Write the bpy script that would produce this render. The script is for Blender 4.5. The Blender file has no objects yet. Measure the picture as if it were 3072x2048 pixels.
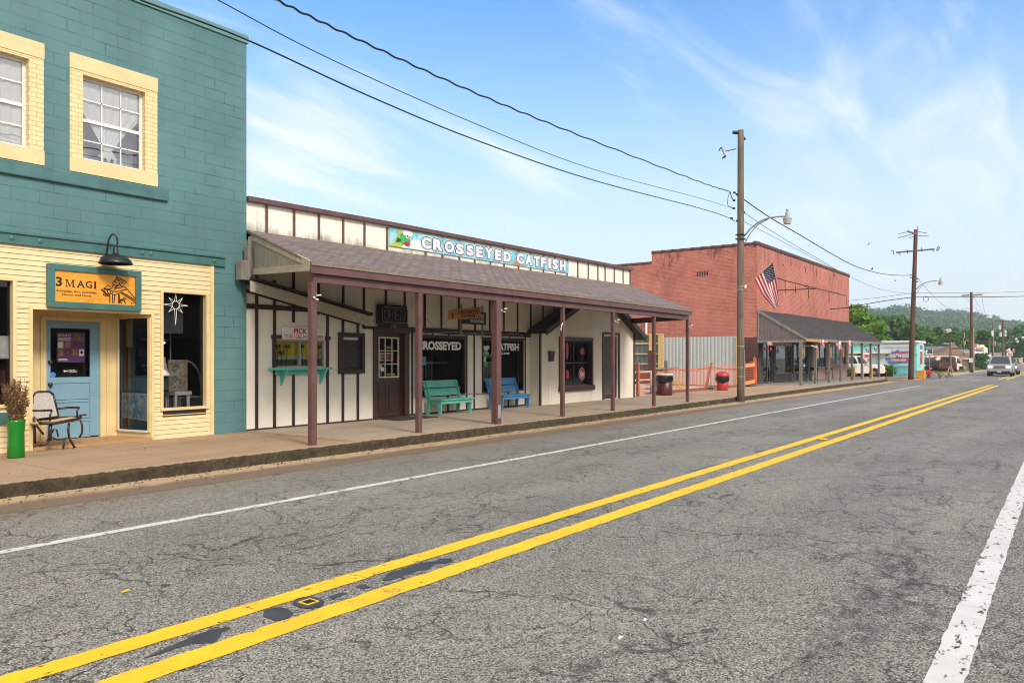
import bpy, bmesh, math, random
from mathutils import Vector, Matrix, noise
R = math.radians
# ---------------------------------------------------------------- camera, world, sun, exposure
F, XC, YH, H = 2300.0, 1536.0, 1074.0, 1.65          # focal length and principal point in photo pixels, eye height
TH = math.atan(1676 / F); S_, C_ = math.sin(TH), math.cos(TH)
sc = bpy.context.scene
col = sc.collection
cam = bpy.data.cameras.new('camera'); cam_o = bpy.data.objects.new('camera', cam); col.objects.link(cam_o)
cam_o.location = (0, 0, H); cam_o.rotation_euler = (R(90), 0, TH - R(90))
cam.sensor_width = 36; cam.lens = 36 * F / 3072; cam.shift_y = (YH - 1024) / 3072
cam.clip_start = .05; cam.clip_end = 6000
sc.camera = cam_o
SUN_EL, SUN_AZ = R(38), R(-108)       # azimuth measured from +X towards +Y: behind the camera, a little to the left
world = bpy.data.worlds.new('World'); sc.world = world; world.use_nodes = True
def build_world():
    nt = world.node_tree; N = nt.nodes; L = nt.links; N.clear()
    out = N.new('ShaderNodeOutputWorld')
    sky = N.new('ShaderNodeTexSky'); sky.sky_type = 'NISHITA'; sky.sun_disc = False
    sky.sun_elevation = SUN_EL; sky.sun_rotation = R(90) - SUN_AZ
    sky.air_density = 1.0; sky.dust_density = .6; sky.ozone_density = 2.0
    bg = N.new('ShaderNodeBackground'); bg.inputs['Strength'].default_value = .12
    tc = N.new('ShaderNodeTexCoord'); sep = N.new('ShaderNodeSeparateXYZ'); L.new(tc.outputs['Generated'], sep.inputs[0])
    def M(op, a, b=None, c=None, clamp=False):
        n = N.new('ShaderNodeMath'); n.operation = op; n.use_clamp = clamp
        for i, v in enumerate((a, b, c)):
            if v is None: continue
            if isinstance(v, (int, float)): n.inputs[i].default_value = v
            else: L.new(v, n.inputs[i])
        return n.outputs[0]
    z = M('MAXIMUM', sep.outputs[2], 0.0)
    zz = M('ADD', z, .16)
    cx = M('DIVIDE', sep.outputs[0], zz); cy = M('DIVIDE', sep.outputs[1], zz)
    cmb = N.new('ShaderNodeCombineXYZ'); L.new(cx, cmb.inputs[0]); L.new(cy, cmb.inputs[1])
    mp = N.new('ShaderNodeMapping'); mp.inputs['Rotation'].default_value = (0, 0, R(35)); mp.inputs['Scale'].default_value = (.5, 1.9, 1)
    mp.inputs['Location'].default_value = (CLX, CLY, 0)
    L.new(cmb.outputs[0], mp.inputs[0])
    n1 = N.new('ShaderNodeTexNoise'); n1.inputs['Scale'].default_value = 1.7; n1.inputs['Detail'].default_value = 10; n1.inputs['Roughness'].default_value = .62; n1.inputs['Distortion'].default_value = .9
    L.new(mp.outputs[0], n1.inputs['Vector'])
    n2 = N.new('ShaderNodeTexNoise'); n2.inputs['Scale'].default_value = .55; n2.inputs['Detail'].default_value = 3
    L.new(cmb.outputs[0], n2.inputs['Vector'])
    m = M('MULTIPLY_ADD', n2.outputs['Fac'], .5, -.22)
    m = M('ADD', n1.outputs['Fac'], m)
    # cloud fields stand in fixed directions of the sky; the noise frays them into wisps
    for (bx_, by_, br, ba) in ((860, 500, .17, .27), (1000, 470, .12, .14), (760, 560, .12, .14), (2640, 320, .10, .13), (2900, 290, .11, .10), (2350, 330, .07, .10), (2700, 470, .14, .04), (3000, 430, .12, .04), (1560, 560, .12, .16), (1680, 250, .06, .08), (2350, 60, .22, .05), (1300, 120, .25, -.10), (700, 200, .2, -.08), (1900, 180, .18, -.07)):
        v = Vector(((C_ + (bx_ - XC) / F * S_), (S_ - (bx_ - XC) / F * C_), -(by_ - YH) / F)).normalized()
        dn = N.new('ShaderNodeVectorMath'); dn.operation = 'DISTANCE'; L.new(tc.outputs['Generated'], dn.inputs[0]); dn.inputs[1].default_value = v
        br_ = N.new('ShaderNodeMapRange'); br_.interpolation_type = 'SMOOTHSTEP'; L.new(dn.outputs['Value'], br_.inputs[0]); br_.inputs[1].default_value = br; br_.inputs[2].default_value = 0; br_.inputs[4].default_value = ba
        m = M('MULTIPLY_ADD', br_.outputs[0], .62, m)
    r = N.new('ShaderNodeMapRange'); r.interpolation_type = 'SMOOTHSTEP'; L.new(m, r.inputs[0])
    r.inputs[1].default_value = .48; r.inputs[2].default_value = .94; r.inputs[3].default_value = 0; r.inputs[4].default_value = 1
    hz = N.new('ShaderNodeMapRange'); hz.interpolation_type = 'SMOOTHSTEP'; L.new(z, hz.inputs[0])
    hz.inputs[1].default_value = .02; hz.inputs[2].default_value = .45; hz.inputs[3].default_value = .93; hz.inputs[4].default_value = .03
    # unseen cloud bank added behind the camera on the sun side as fill light
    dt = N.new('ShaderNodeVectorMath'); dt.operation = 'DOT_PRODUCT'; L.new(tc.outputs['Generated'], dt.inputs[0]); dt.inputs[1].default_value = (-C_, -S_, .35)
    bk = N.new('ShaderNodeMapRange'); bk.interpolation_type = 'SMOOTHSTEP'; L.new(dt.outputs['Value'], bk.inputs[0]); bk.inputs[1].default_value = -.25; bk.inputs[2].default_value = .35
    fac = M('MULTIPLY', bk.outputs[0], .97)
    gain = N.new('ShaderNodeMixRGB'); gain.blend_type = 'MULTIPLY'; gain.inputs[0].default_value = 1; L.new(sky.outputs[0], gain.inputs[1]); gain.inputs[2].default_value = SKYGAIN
    mix = N.new('ShaderNodeMixRGB'); L.new(fac, mix.inputs[0]); mix.inputs[2].default_value = FILL_BANK
    prev = gain.outputs[0]
    for f_, c_ in ((hz.outputs[0], HORIZON), (M('MULTIPLY', r.outputs[0], .85), CLOUD)):
        x = N.new('ShaderNodeMixRGB'); L.new(f_, x.inputs[0]); L.new(prev, x.inputs[1]); x.inputs[2].default_value = c_; prev = x.outputs[0]
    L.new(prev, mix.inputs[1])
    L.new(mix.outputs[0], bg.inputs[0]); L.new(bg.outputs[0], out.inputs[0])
HAZE = 0.00038
CLX, CLY = 3.1, 1.7
SKYGAIN = (.52, .98, 1.28, 1); CLOUD = (5.2, 5.3, 5.4, 1); HORIZON = (4.45, 4.8, 5.0, 1); FILL_BANK = (6.8, 6.5, 6.2, 1)
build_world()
sun = bpy.data.lights.new('sun', 'SUN'); sun.energy = 2.0; sun.angle = R(13); sun.color = (1, .92, .81)
sun_o = bpy.data.objects.new('sun', sun); col.objects.link(sun_o)
sd = Vector((math.cos(SUN_EL) * math.cos(SUN_AZ), math.cos(SUN_EL) * math.sin(SUN_AZ), math.sin(SUN_EL)))
sun_o.rotation_euler = sd.to_track_quat('Z', 'Y').to_euler()
sc.view_settings.view_transform = 'Standard'; sc.view_settings.look = 'None'
sc.view_settings.exposure = .85; sc.view_settings.gamma = 1
sc.cycles.max_bounces = 6; sc.cycles.diffuse_bounces = 4; sc.cycles.glossy_bounces = 3; sc.cycles.transparent_max_bounces = 16
sc.cycles.volume_bounces = 0; sc.cycles.filter_width = 1.05; sc.cycles.use_denoising = True; sc.cycles.caustics_reflective = False; sc.cycles.caustics_refractive = False

# ---------------------------------------------------------------- pixel <-> world (photo pixels 3072 x 2048)
def at(px, py, Y):
    "point of the vertical plane Y seen at a photo pixel"
    u = (px - XC) / F; X = Y * (C_ + u * S_) / (S_ - u * C_); d = X * C_ + Y * S_
    return Vector((X, Y, H - (py - YH) * d / F))
def xz(px, py, Y):
    v = at(px, py, Y); return v.x, v.z
def gr(px, py, z=0.0):
    "point of the horizontal plane z"
    d = (H - z) * F / (py - YH); r = (px - XC) / F * d
    return Vector((d * C_ + r * S_, d * S_ - r * C_, z))
def dp(px, py, d):
    "point at depth d"
    r = (px - XC) / F * d
    return Vector((d * C_ + r * S_, d * S_ - r * C_, H - (py - YH) * d / F))
def onx(px, py, X):
    "point of the vertical plane X"
    u = (px - XC) / F; Y = X * (S_ - u * C_) / (C_ + u * S_); d = X * C_ + Y * S_
    return Vector((X, Y, H - (py - YH) * d / F))
FWD = Vector((C_, S_, 0)); RGT = Vector((S_, -C_, 0)); UP = Vector((0, 0, 1))

# ---------------------------------------------------------------- objects
def tag(o, label=None, cat=None, group=None, kind=None):
    if label: o['label'] = label
    if cat: o['category'] = cat
    if group: o['group'] = group
    if kind: o['kind'] = kind
    return o
def thing(name, label, cat, loc=(0, 0, 0), group=None, rz=0.0):
    o = bpy.data.objects.new(name, None); col.objects.link(o); o.empty_display_size = .2
    o.location = loc; o.rotation_euler = (0, 0, rz)
    return tag(o, label, cat, group)
def wmat(o):
    m = Matrix.LocRotScale(o.location, o.rotation_euler, o.scale)
    return wmat(o.parent) @ m if o.parent else m
class MB:
    "collects faces in world coordinates and links them as one mesh object"
    def __init__(s): s.v = []; s.f = []; s.mi = []; s.m = 0
    def add(s, vs, fs):
        b = len(s.v); s.v += [Vector(p) for p in vs]
        s.f += [tuple(b + i for i in f) for f in fs]; s.mi += [s.m] * len(fs); return s
    def box(s, x0, x1, y0, y1, z0, z1):
        x0, x1 = sorted((x0, x1)); y0, y1 = sorted((y0, y1)); z0, z1 = sorted((z0, z1))
        return s.add([(x, y, z) for z in (z0, z1) for y in (y0, y1) for x in (x0, x1)],
                     [(0, 2, 3, 1), (4, 5, 7, 6), (0, 1, 5, 4), (2, 6, 7, 3), (0, 4, 6, 2), (1, 3, 7, 5)])
    def quad(s, *p): return s.add(p, [tuple(range(len(p)))])
    def prism(s, pts, off):
        pts = [Vector(p) for p in pts]; off = Vector(off); n = len(pts)
        nrm = Vector((0, 0, 0))
        for i in range(n): nrm += pts[i].cross(pts[(i + 1) % n])
        if nrm.dot(off) > 0: pts.reverse()
        return s.add(pts + [p + off for p in pts], [tuple(range(n)), tuple(range(2 * n - 1, n - 1, -1))] +
                     [((i + 1) % n, i, i + n, (i + 1) % n + n) for i in range(n)])
    def beam(s, p, q, w, h, up=(0, 0, 1)):
        p = Vector(p); q = Vector(q); d = (q - p).normalized(); a = d.cross(Vector(up))
        if a.length < 1e-4: a = d.cross(Vector((1, 0, 0)))
        a.normalize(); b = a.cross(d).normalized(); a *= w / 2; b *= h / 2
        return s.prism([p - a - b, p + a - b, p + a + b, p - a + b], q - p)
    def tube(s, pts, r, n=8, cap=True):
        pts = [Vector(p) for p in pts]; k = len(pts); rs = r if isinstance(r, (list, tuple)) else [r] * k
        vs = []; a = None
        for i, p in enumerate(pts):
            d = (pts[min(i + 1, k - 1)] - pts[max(i - 1, 0)]).normalized()
            if a is None:
                a = d.cross(Vector((0, 0, 1)));
                if a.length < .1: a = d.cross(Vector((1, 0, 0)))
            else: a = a - d * a.dot(d)
            a.normalize(); b = d.cross(a)
            vs += [p + (a * math.cos(2 * math.pi * j / n) + b * math.sin(2 * math.pi * j / n)) * rs[i] for j in range(n)]
        fs = [(i * n + j, i * n + (j + 1) % n, (i + 1) * n + (j + 1) % n, (i + 1) * n + j) for i in range(k - 1) for j in range(n)]
        if cap: fs += [tuple(range(n - 1, -1, -1)), tuple((k - 1) * n + j for j in range(n))]
        return s.add(vs, fs)
    def lathe(s, prof, c, n=20, axis=(0, 0, 1)):
        ax = Vector(axis).normalized(); a = ax.cross(Vector((1, 0, 0)))
        if a.length < .1: a = ax.cross(Vector((0, 1, 0)))
        a.normalize(); b = ax.cross(a); c = Vector(c); k = len(prof); vs = []
        for r, h in prof:
            vs += [c + ax * h + (a * math.cos(2 * math.pi * j / n) + b * math.sin(2 * math.pi * j / n)) * max(r, 1e-4) for j in range(n)]
        return s.add(vs, [(i * n + j, i * n + (j + 1) % n, (i + 1) * n + (j + 1) % n, (i + 1) * n + j) for i in range(k - 1) for j in range(n)]
                     + [tuple(range(n - 1, -1, -1)), tuple((k - 1) * n + j for j in range(n))])
    def wall(s, x0, x1, z0, z1, Y, holes=(), depth=.15, lap=0, proud=.014):
        "wall facing -Y with rectangular holes (hx0,hx1,hz0,hz1) and reveals; lap = course height of lapped boards"
        hs = [(max(a, x0), min(b, x1), max(c, z0), min(d, z1)) for a, b, c, d in holes]
        xs = sorted({x0, x1} | {v for h in hs for v in h[:2]})
        zs = {z0, z1} | {v for h in hs for v in h[2:]}
        if lap:
            k = int((z1 - z0) / lap) + 1
            zs |= {z0 + i * lap for i in range(1, k) if z0 + i * lap < z1 - .001}
        zs = sorted(zs); q = []
        for i in range(len(zs) - 1):
            if zs[i + 1] - zs[i] < 1e-4: continue
            zm = (zs[i] + zs[i + 1]) / 2
            run = None
            for j in range(len(xs) - 1):
                xm = (xs[j] + xs[j + 1]) / 2
                solid = not any(a < xm < b and c < zm < d for a, b, c, d in hs)
                if solid:
                    a, b, lo, hi = xs[j], xs[j + 1], zs[i], zs[i + 1]
                    p = proud if lap else 0
                    s.quad((a, Y - p, lo), (b, Y - p, lo), (b, Y, hi), (a, Y, hi))
                    if lap: s.quad((a, Y, lo), (b, Y, lo), (b, Y - p, lo), (a, Y - p, lo))
        for a, b, c, d in hs:
            y = Y + depth
            if c > z0: s.quad((a, Y, c), (b, Y, c), (b, y, c), (a, y, c))
            if d < z1: s.quad((a, Y, d), (a, y, d), (b, y, d), (b, Y, d))
            if a > x0: s.quad((a, Y, c), (a, y, c), (a, y, d), (a, Y, d))
            if b < x1: s.quad((b, Y, c), (b, Y, d), (b, y, d), (b, y, c))
        return s
    def frame(s, x0, x1, z0, z1, y0, y1, t, tb=None):
        "rectangular frame lying in a plane parallel to the street"
        tb = t if tb is None else tb
        s.box(x0, x1, y0, y1, z1 - t, z1); s.box(x0, x1, y0, y1, z0, z0 + tb)
        s.box(x0, x0 + t, y0, y1, z0 + tb, z1 - t); s.box(x1 - t, x1, y0, y1, z0 + tb, z1 - t); return s
    def build(s, name, mat, parent=None, smooth=False, bevel=0, kind=None):
        me = bpy.data.meshes.new(name)
        inv = wmat(parent).inverted() if parent else Matrix()
        me.from_pydata([inv @ p for p in s.v], [], s.f)
        ms = mat if isinstance(mat, (list, tuple)) else [mat]
        for m in ms: me.materials.append(m)
        me.polygons.foreach_set('material_index', [min(i, len(ms) - 1) for i in s.mi])
        if smooth: me.polygons.foreach_set('use_smooth', [True] * len(me.polygons))
        me.update()
        o = bpy.data.objects.new(name, me); col.objects.link(o); o.parent = parent
        if bevel:
            b = o.modifiers.new('bevel', 'BEVEL'); b.width = bevel; b.segments = 2; b.limit_method = 'ANGLE'; b.angle_limit = R(40)
        if kind: o['kind'] = kind
        return o
def bx(name, mat, parent, *a, **k): return MB().box(*a).build(name, mat, parent, **k)
def solo(o, label, cat, group=None):
    "a thing that is one mesh"
    return tag(o, label, cat, group)
def copy_tree(o, parent=None):
    c = o.copy(); col.objects.link(c); c.parent = parent
    for ch in list(o.children): copy_tree(ch, c)
    return c
def text_verts(s, bold=0.0, extrude=.0, spacing=1.0, shear=0.0):
    cu = bpy.data.curves.new('t', 'FONT'); cu.body = s; cu.size = 1; cu.extrude = extrude; cu.offset = bold; cu.resolution_u = 3
    cu.space_character = spacing; cu.shear = shear; cu.align_x = 'LEFT'
    o = bpy.data.objects.new('t', cu); col.objects.link(o)
    dg = bpy.context.evaluated_depsgraph_get(); me = bpy.data.meshes.new_from_object(o.evaluated_get(dg))
    vs = [v.co.copy() for v in me.vertices]; fs = [tuple(p.vertices) for p in me.polygons]
    bpy.data.objects.remove(o); bpy.data.curves.remove(cu); bpy.data.meshes.remove(me)
    return vs, fs
def text(name, s, p0, ex, ez, w, h, mat, parent, bold=.0, t=.004, spacing=1.0, shear=0, warp=None):
    "lettering fitted into a w x h box whose lower left corner is p0; ex, ez are the unit axes of the board"
    ex = Vector(ex).normalized(); ez = Vector(ez).normalized(); n = ex.cross(ez).normalized()
    mb = MB(); _text(mb, s, Vector(p0), ex, ez, n, w, h, bold, t, spacing, shear)
    return mb.build(name, mat, parent)
def _text(mb, s, p0, ex, ez, n, w, h, bold=0, t=.004, spacing=1.0, shear=0, ref=None):
    """boldness beyond what the outline offset can give without folding over itself comes from shifted layers"""
    def base(b): return (0 if 'M' in s or 'W' in s else min(b, .028))
    b0 = base(bold); rad = bold - b0; vs, fs = text_verts(s, b0, .5, spacing, shear)
    rb = bold if ref is None else ref; rr_ = rb - base(rb); rv = vs if base(rb) == b0 else text_verts(s, base(rb), .5, spacing, shear)[0]
    x0 = min(v.x for v in rv) - rr_; x1 = max(v.x for v in rv) + rr_; y0 = min(v.y for v in rv) - rr_; y1 = max(v.y for v in rv) + rr_
    offs = [(0, 0)] + ([(rad * math.cos(k * math.pi / 5), rad * math.sin(k * math.pi / 5)) for k in range(10)] if rad > .004 else [])
    for k, (dx, dy) in enumerate(offs):
        mb.add([p0 + ex * ((v.x + dx - x0) / (x1 - x0) * w) + ez * ((v.y + dy - y0) / (y1 - y0) * h) + n * ((v.z + .5) * t * (1 - .035 * k)) for v in vs], fs)
EX, EZ = Vector((1, 0, 0)), Vector((0, 0, 1))

# ---------------------------------------------------------------- materials
class NT:
    def __init__(s, name):
        s.m = bpy.data.materials.new(name); s.m.use_nodes = True; s.t = s.m.node_tree; s.N = s.t.nodes; s.L = s.t.links
        s.p = s.N['Principled BSDF']; s.out = s.N['Material Output']
        s.tc = s.N.new('ShaderNodeTexCoord'); s.co = s.tc.outputs['Object']
    def set(s, k, v):
        if hasattr(v, 'is_output') or isinstance(v, bpy.types.NodeSocket): s.L.new(v, s.p.inputs[k])
        else: s.p.inputs[k].default_value = v
    def math(s, op, a, b=None, c=None, clamp=False):
        n = s.N.new('ShaderNodeMath'); n.operation = op; n.use_clamp = clamp
        for i, v in enumerate((a, b, c)):
            if v is None: continue
            if isinstance(v, (int, float)): n.inputs[i].default_value = v
            else: s.L.new(v, n.inputs[i])
        return n.outputs[0]
    def noise(s, scale, detail=4, rough=.55, vec=None, dist=0, out='Fac'):
        n = s.N.new('ShaderNodeTexNoise'); n.inputs['Scale'].default_value = scale; n.inputs['Detail'].default_value = detail
        n.inputs['Roughness'].default_value = rough; n.inputs['Distortion'].default_value = dist
        s.L.new(vec or s.co, n.inputs['Vector']); return n.outputs[out]
    def voro(s, scale, feat='F1', vec=None, out='Distance', rand=1.0):
        n = s.N.new('ShaderNodeTexVoronoi'); n.feature = feat; n.inputs['Scale'].default_value = scale
        n.inputs['Randomness'].default_value = rand
        s.L.new(vec or s.co, n.inputs['Vector']); return n.outputs[out]
    def mapv(s, scale=(1, 1, 1), rot=(0, 0, 0), loc=(0, 0, 0), vec=None):
        n = s.N.new('ShaderNodeMapping'); n.inputs['Scale'].default_value = scale; n.inputs['Rotation'].default_value = rot; n.inputs['Location'].default_value = loc
        s.L.new(vec or s.co, n.inputs[0]); return n.outputs[0]
    def rng(s, v, a, b, c=0.0, d=1.0, smooth=True):
        n = s.N.new('ShaderNodeMapRange'); n.interpolation_type = 'SMOOTHSTEP' if smooth else 'LINEAR'
        s.L.new(v, n.inputs[0])
        for i, x in enumerate((a, b, c, d)): n.inputs[i + 1].default_value = x
        return n.outputs[0]
    def mix(s, f, a, b, mode='MIX'):
        n = s.N.new('ShaderNodeMixRGB'); n.blend_type = mode
        for i, v in enumerate((f, a, b)):
            if isinstance(v, bpy.types.NodeSocket): s.L.new(v, n.inputs[i])
            elif i == 0: n.inputs[0].default_value = v
            else: n.inputs[i].default_value = (*v[:3], 1)
        return n.outputs[0]
    def sep(s, vec=None):
        n = s.N.new('ShaderNodeSeparateXYZ'); s.L.new(vec or s.co, n.inputs[0]); return n.outputs
    def comb(s, x, y, z=0.0):
        n = s.N.new('ShaderNodeCombineXYZ')
        for i, v in enumerate((x, y, z)):
            if isinstance(v, (int, float)): n.inputs[i].default_value = v
            else: s.L.new(v, n.inputs[i])
        return n.outputs[0]
    def facade(s):
        "(x+y, z) so that brick patterns run along walls of either direction"
        o = s.sep(); return s.comb(s.math('ADD', o[0], o[1]), o[2])
    def brick(s, vec, w, h, mortar=.01, c1=(1, 1, 1), c2=(.9, .9, .9), cm=(.5, .5, .5), off=.5, smooth=.3, bias=0.0):
        n = s.N.new('ShaderNodeTexBrick'); s.L.new(vec, n.inputs['Vector']); n.offset = off
        n.inputs['Color1'].default_value = (*c1, 1); n.inputs['Color2'].default_value = (*c2, 1); n.inputs['Mortar'].default_value = (*cm, 1)
        n.inputs['Scale'].default_value = 1; n.inputs['Mortar Size'].default_value = mortar; n.inputs['Mortar Smooth'].default_value = smooth
        n.inputs['Bias'].default_value = bias; n.inputs['Brick Width'].default_value = w; n.inputs['Row Height'].default_value = h
        return n.outputs
    def bump(s, h, strength=.4, dist=.01, prev=None):
        n = s.N.new('ShaderNodeBump'); n.inputs['Strength'].default_value = strength; n.inputs['Distance'].default_value = dist
        s.L.new(h, n.inputs['Height'])
        if prev: s.L.new(prev, n.inputs['Normal'])
        return n.outputs[0]
def plain(name, c, rough=.6, var=.18, nscale=3.0, metal=0.0, bump=.15, bscale=40, c2=None, wear=None, wscale=6, wthr=.62):
    "paint, metal or plastic with soft tonal variation, small bumps and optional patches of wear"
    t = NT(name); c2 = c2 or tuple(v * (1 - var * 1.6) for v in c)
    n = t.noise(nscale, 6, .6); colr = t.mix(t.rng(n, .3, .75), c, c2)
    if wear: colr = t.mix(t.rng(t.noise(wscale, 8, .7), wthr, wthr + .06), colr, wear)
    t.set('Base Color', colr); t.set('Roughness', rough); t.set('Metallic', metal)
    if bump: t.set('Normal', t.bump(t.noise(bscale, 3), bump, .004))
    return t.m
def emis(name, c, k):
    t = NT(name); t.set('Base Color', (*c, 1)); t.set('Emission Color', (*c, 1)); t.set('Emission Strength', k); return t.m
MT = {}
def teal():
    t = NT('teal_block_paint'); f = t.facade()
    w = t.mix(1.0, t.noise(.9, 3, out='Color'), (.5, .5, .5), 'SUBTRACT'); 
    v = t.N.new('ShaderNodeVectorMath'); v.operation = 'MULTIPLY_ADD'; t.L.new(w, v.inputs[0]); v.inputs[1].default_value = (.02, .02, 0); t.L.new(f, v.inputs[2])
    b = t.brick(v.outputs[0], .41, .205, .0075, smooth=.1)
    vis = t.rng(t.noise(1.7, 3), .42, .62)                 # joints are open in places, filled with paint elsewhere
    c = t.mix(t.rng(t.noise(.7, 5), .3, .7), (.086, .198, .208), (.064, .158, .168))
    c = t.mix(t.math('MULTIPLY', b[1], t.math('MULTIPLY_ADD', t.math('MULTIPLY', vis, t.rng(t.noise(3.1, 4), .4, .62)), .85, .05)), c, (.022, .07, .07))
    c = t.mix(t.math('MULTIPLY', t.rng(t.noise(1.6, 8, .7, t.mapv((1, 1, .16))), .52, .75), .30), c, (.045, .10, .10)); c = t.mix(t.math('MULTIPLY', t.rng(t.noise(.5, 3), .45, .7), .35), c, (.12, .25, .25))
    c = t.mix(t.math('MULTIPLY', t.rng(t.noise(9, 6, .7), .6, .75), .35), c, (.15, .31, .29))
    t.set('Base Color', c); t.set('Roughness', .62)
    h = t.math('SUBTRACT', t.math('MULTIPLY', t.noise(14, 6, .7), .35), t.math('MULTIPLY', b[1], 1.2))
    t.set('Normal', t.bump(h, .7, .012)); return t.m
def redbrick(name, c1, c2, cm, stain=True):
    t = NT(name); f = t.facade()
    b = t.brick(f, .215, .078, .009, c1, c2, cm, smooth=.15)
    c = b[0]
    big = t.noise(.35, 5, .6); c = t.mix(t.math('MULTIPLY', t.rng(t.noise(.9, 9, .75, t.mapv((1, 1, .7), loc=(4, 4, 4))), .48, .66), .42), c, tuple(v * .52 for v in c2)); c = t.mix(t.rng(big, .35, .7, 0, .5), c, tuple(v * 1.12 for v in c1))
    c = t.mix(t.math('MULTIPLY', t.rng(t.noise(1.6, 9, .8), .5, .68), .45), c, tuple(min(1, v * 1.6 + .03) for v in c2))
    if stain:
        z = t.sep()[2]
        st = t.math('MULTIPLY', t.rng(z, 5.6, 7.6), t.rng(t.noise(1.4, 9, .75, t.mapv((1, 1, .35))), .52, .64))
        c = t.mix(t.math('MULTIPLY', st, .8), c, (.045, .03, .028))
    t.set('Base Color', c); t.set('Roughness', .8)
    t.set('Normal', t.bump(t.math('SUBTRACT', t.math('MULTIPLY', t.noise(30, 4), .4), b[1]), .7, .012)); return t.m
def creampaint(name, c, c2, stain=(.16, .13, .09), thr=.7, fine=True, mould=None):
    t = NT(name); n = t.noise(1.6, 7, .65)
    k = t.mix(t.rng(n, .3, .7), c, c2)
    drip = t.noise(5, 8, .7, t.mapv((1, 1, .12)))
    k = t.mix(t.math('MULTIPLY', t.rng(drip, thr - .12, thr + .1), .45), k, stain)
    if mould:            # black mildew creeping up from the roof line in ragged tongues
        e = t.math('MULTIPLY_ADD', t.noise(7, 9, .8, t.mapv((1, 1, .3))), -.75, t.sep()[2]); e = t.math('MULTIPLY_ADD', t.noise(.9, 3), -.5, e)
        k = t.mix(t.math('MULTIPLY', t.rng(e, mould[1] - .83, mould[0] - .83), .9), k, (.03, .025, .02))
    t.set('Base Color', k); t.set('Roughness', .65)
    h = t.noise(60, 3)
    if fine: h = t.math('ADD', t.math('MULTIPLY', h, .5), t.math('PINGPONG', t.math('MULTIPLY', t.sep()[2], 1.0), .019))
    t.set('Normal', t.bump(h, .35, .01)); return t.m
def grooved(name, c, c2, pitch=.2, axis=0):
    t = NT(name); k = t.mix(t.rng(t.noise(1.5, 6, .65), .3, .7), c, c2)
    u = t.math('ADD', t.sep()[0], t.sep()[1]); g = t.math('PINGPONG', u, pitch / 2)
    g = t.rng(g, .0, .008)
    sp = t.rng(t.noise(7, 8, .7, t.mapv((1, 1, .2))), .6, .8); k = t.mix(t.math('MULTIPLY', sp, .4), k, (.25, .21, .16))
    k = t.mix(t.math('MULTIPLY_ADD', g, -.55, .55), k, tuple(v * .35 for v in c))
    t.set('Base Color', k); t.set('Roughness', .7); t.set('Normal', t.bump(g, .8, .012)); return t.m
def shingle(name, c1, c2, cm, moss=None):
    t = NT(name); o = t.sep()
    f = t.comb(o[0], t.math('MULTIPLY', o[1], 1.06))
    b = t.brick(f, .33, .15, .014, c1, c2, cm, smooth=.1)
    c = t.mix(t.rng(t.noise(.8, 6, .7), .35, .7, 0, .4), b[0], tuple(v * .55 for v in c1))
    c = t.mix(t.math('MULTIPLY', t.rng(t.noise(45, 2), .55, .75), .35), c, tuple(min(1, v * 1.9) for v in c1))
    if moss: c = t.mix(t.rng(t.noise(1.3, 9, .8), .66, .74), c, moss)
    t.set('Base Color', c); t.set('Roughness', .9)
    saw = t.math('FRACT', t.math('DIVIDE', f_y(t, f), .14))
    t.set('Normal', t.bump(t.math('SUBTRACT', t.math('MULTIPLY', saw, -1.0), b[1]), .9, .02)); return t.m
def f_y(t, f): return t.sep(f)[1]
def wood(name, c, c2, scale=(1, 1, .07), rough=.7, grain=14, crack=.0):
    t = NT(name); v = t.mapv(scale)
    n = t.noise(grain, 8, .7, v, 1.2); k = t.mix(t.rng(n, .3, .7), c, c2)
    k = t.mix(t.math('MULTIPLY', t.rng(t.noise(2.5, 5), .5, .8), .4), k, tuple(x * .5 for x in c2))
    if crack: k = t.mix(t.rng(t.noise(grain * 2, 6, .7, v), 1 - crack, 1 - crack + .08), k, (.02, .015, .012))
    t.set('Base Color', k); t.set('Roughness', rough); t.set('Normal', t.bump(n, .5, .006)); return t.m
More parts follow.
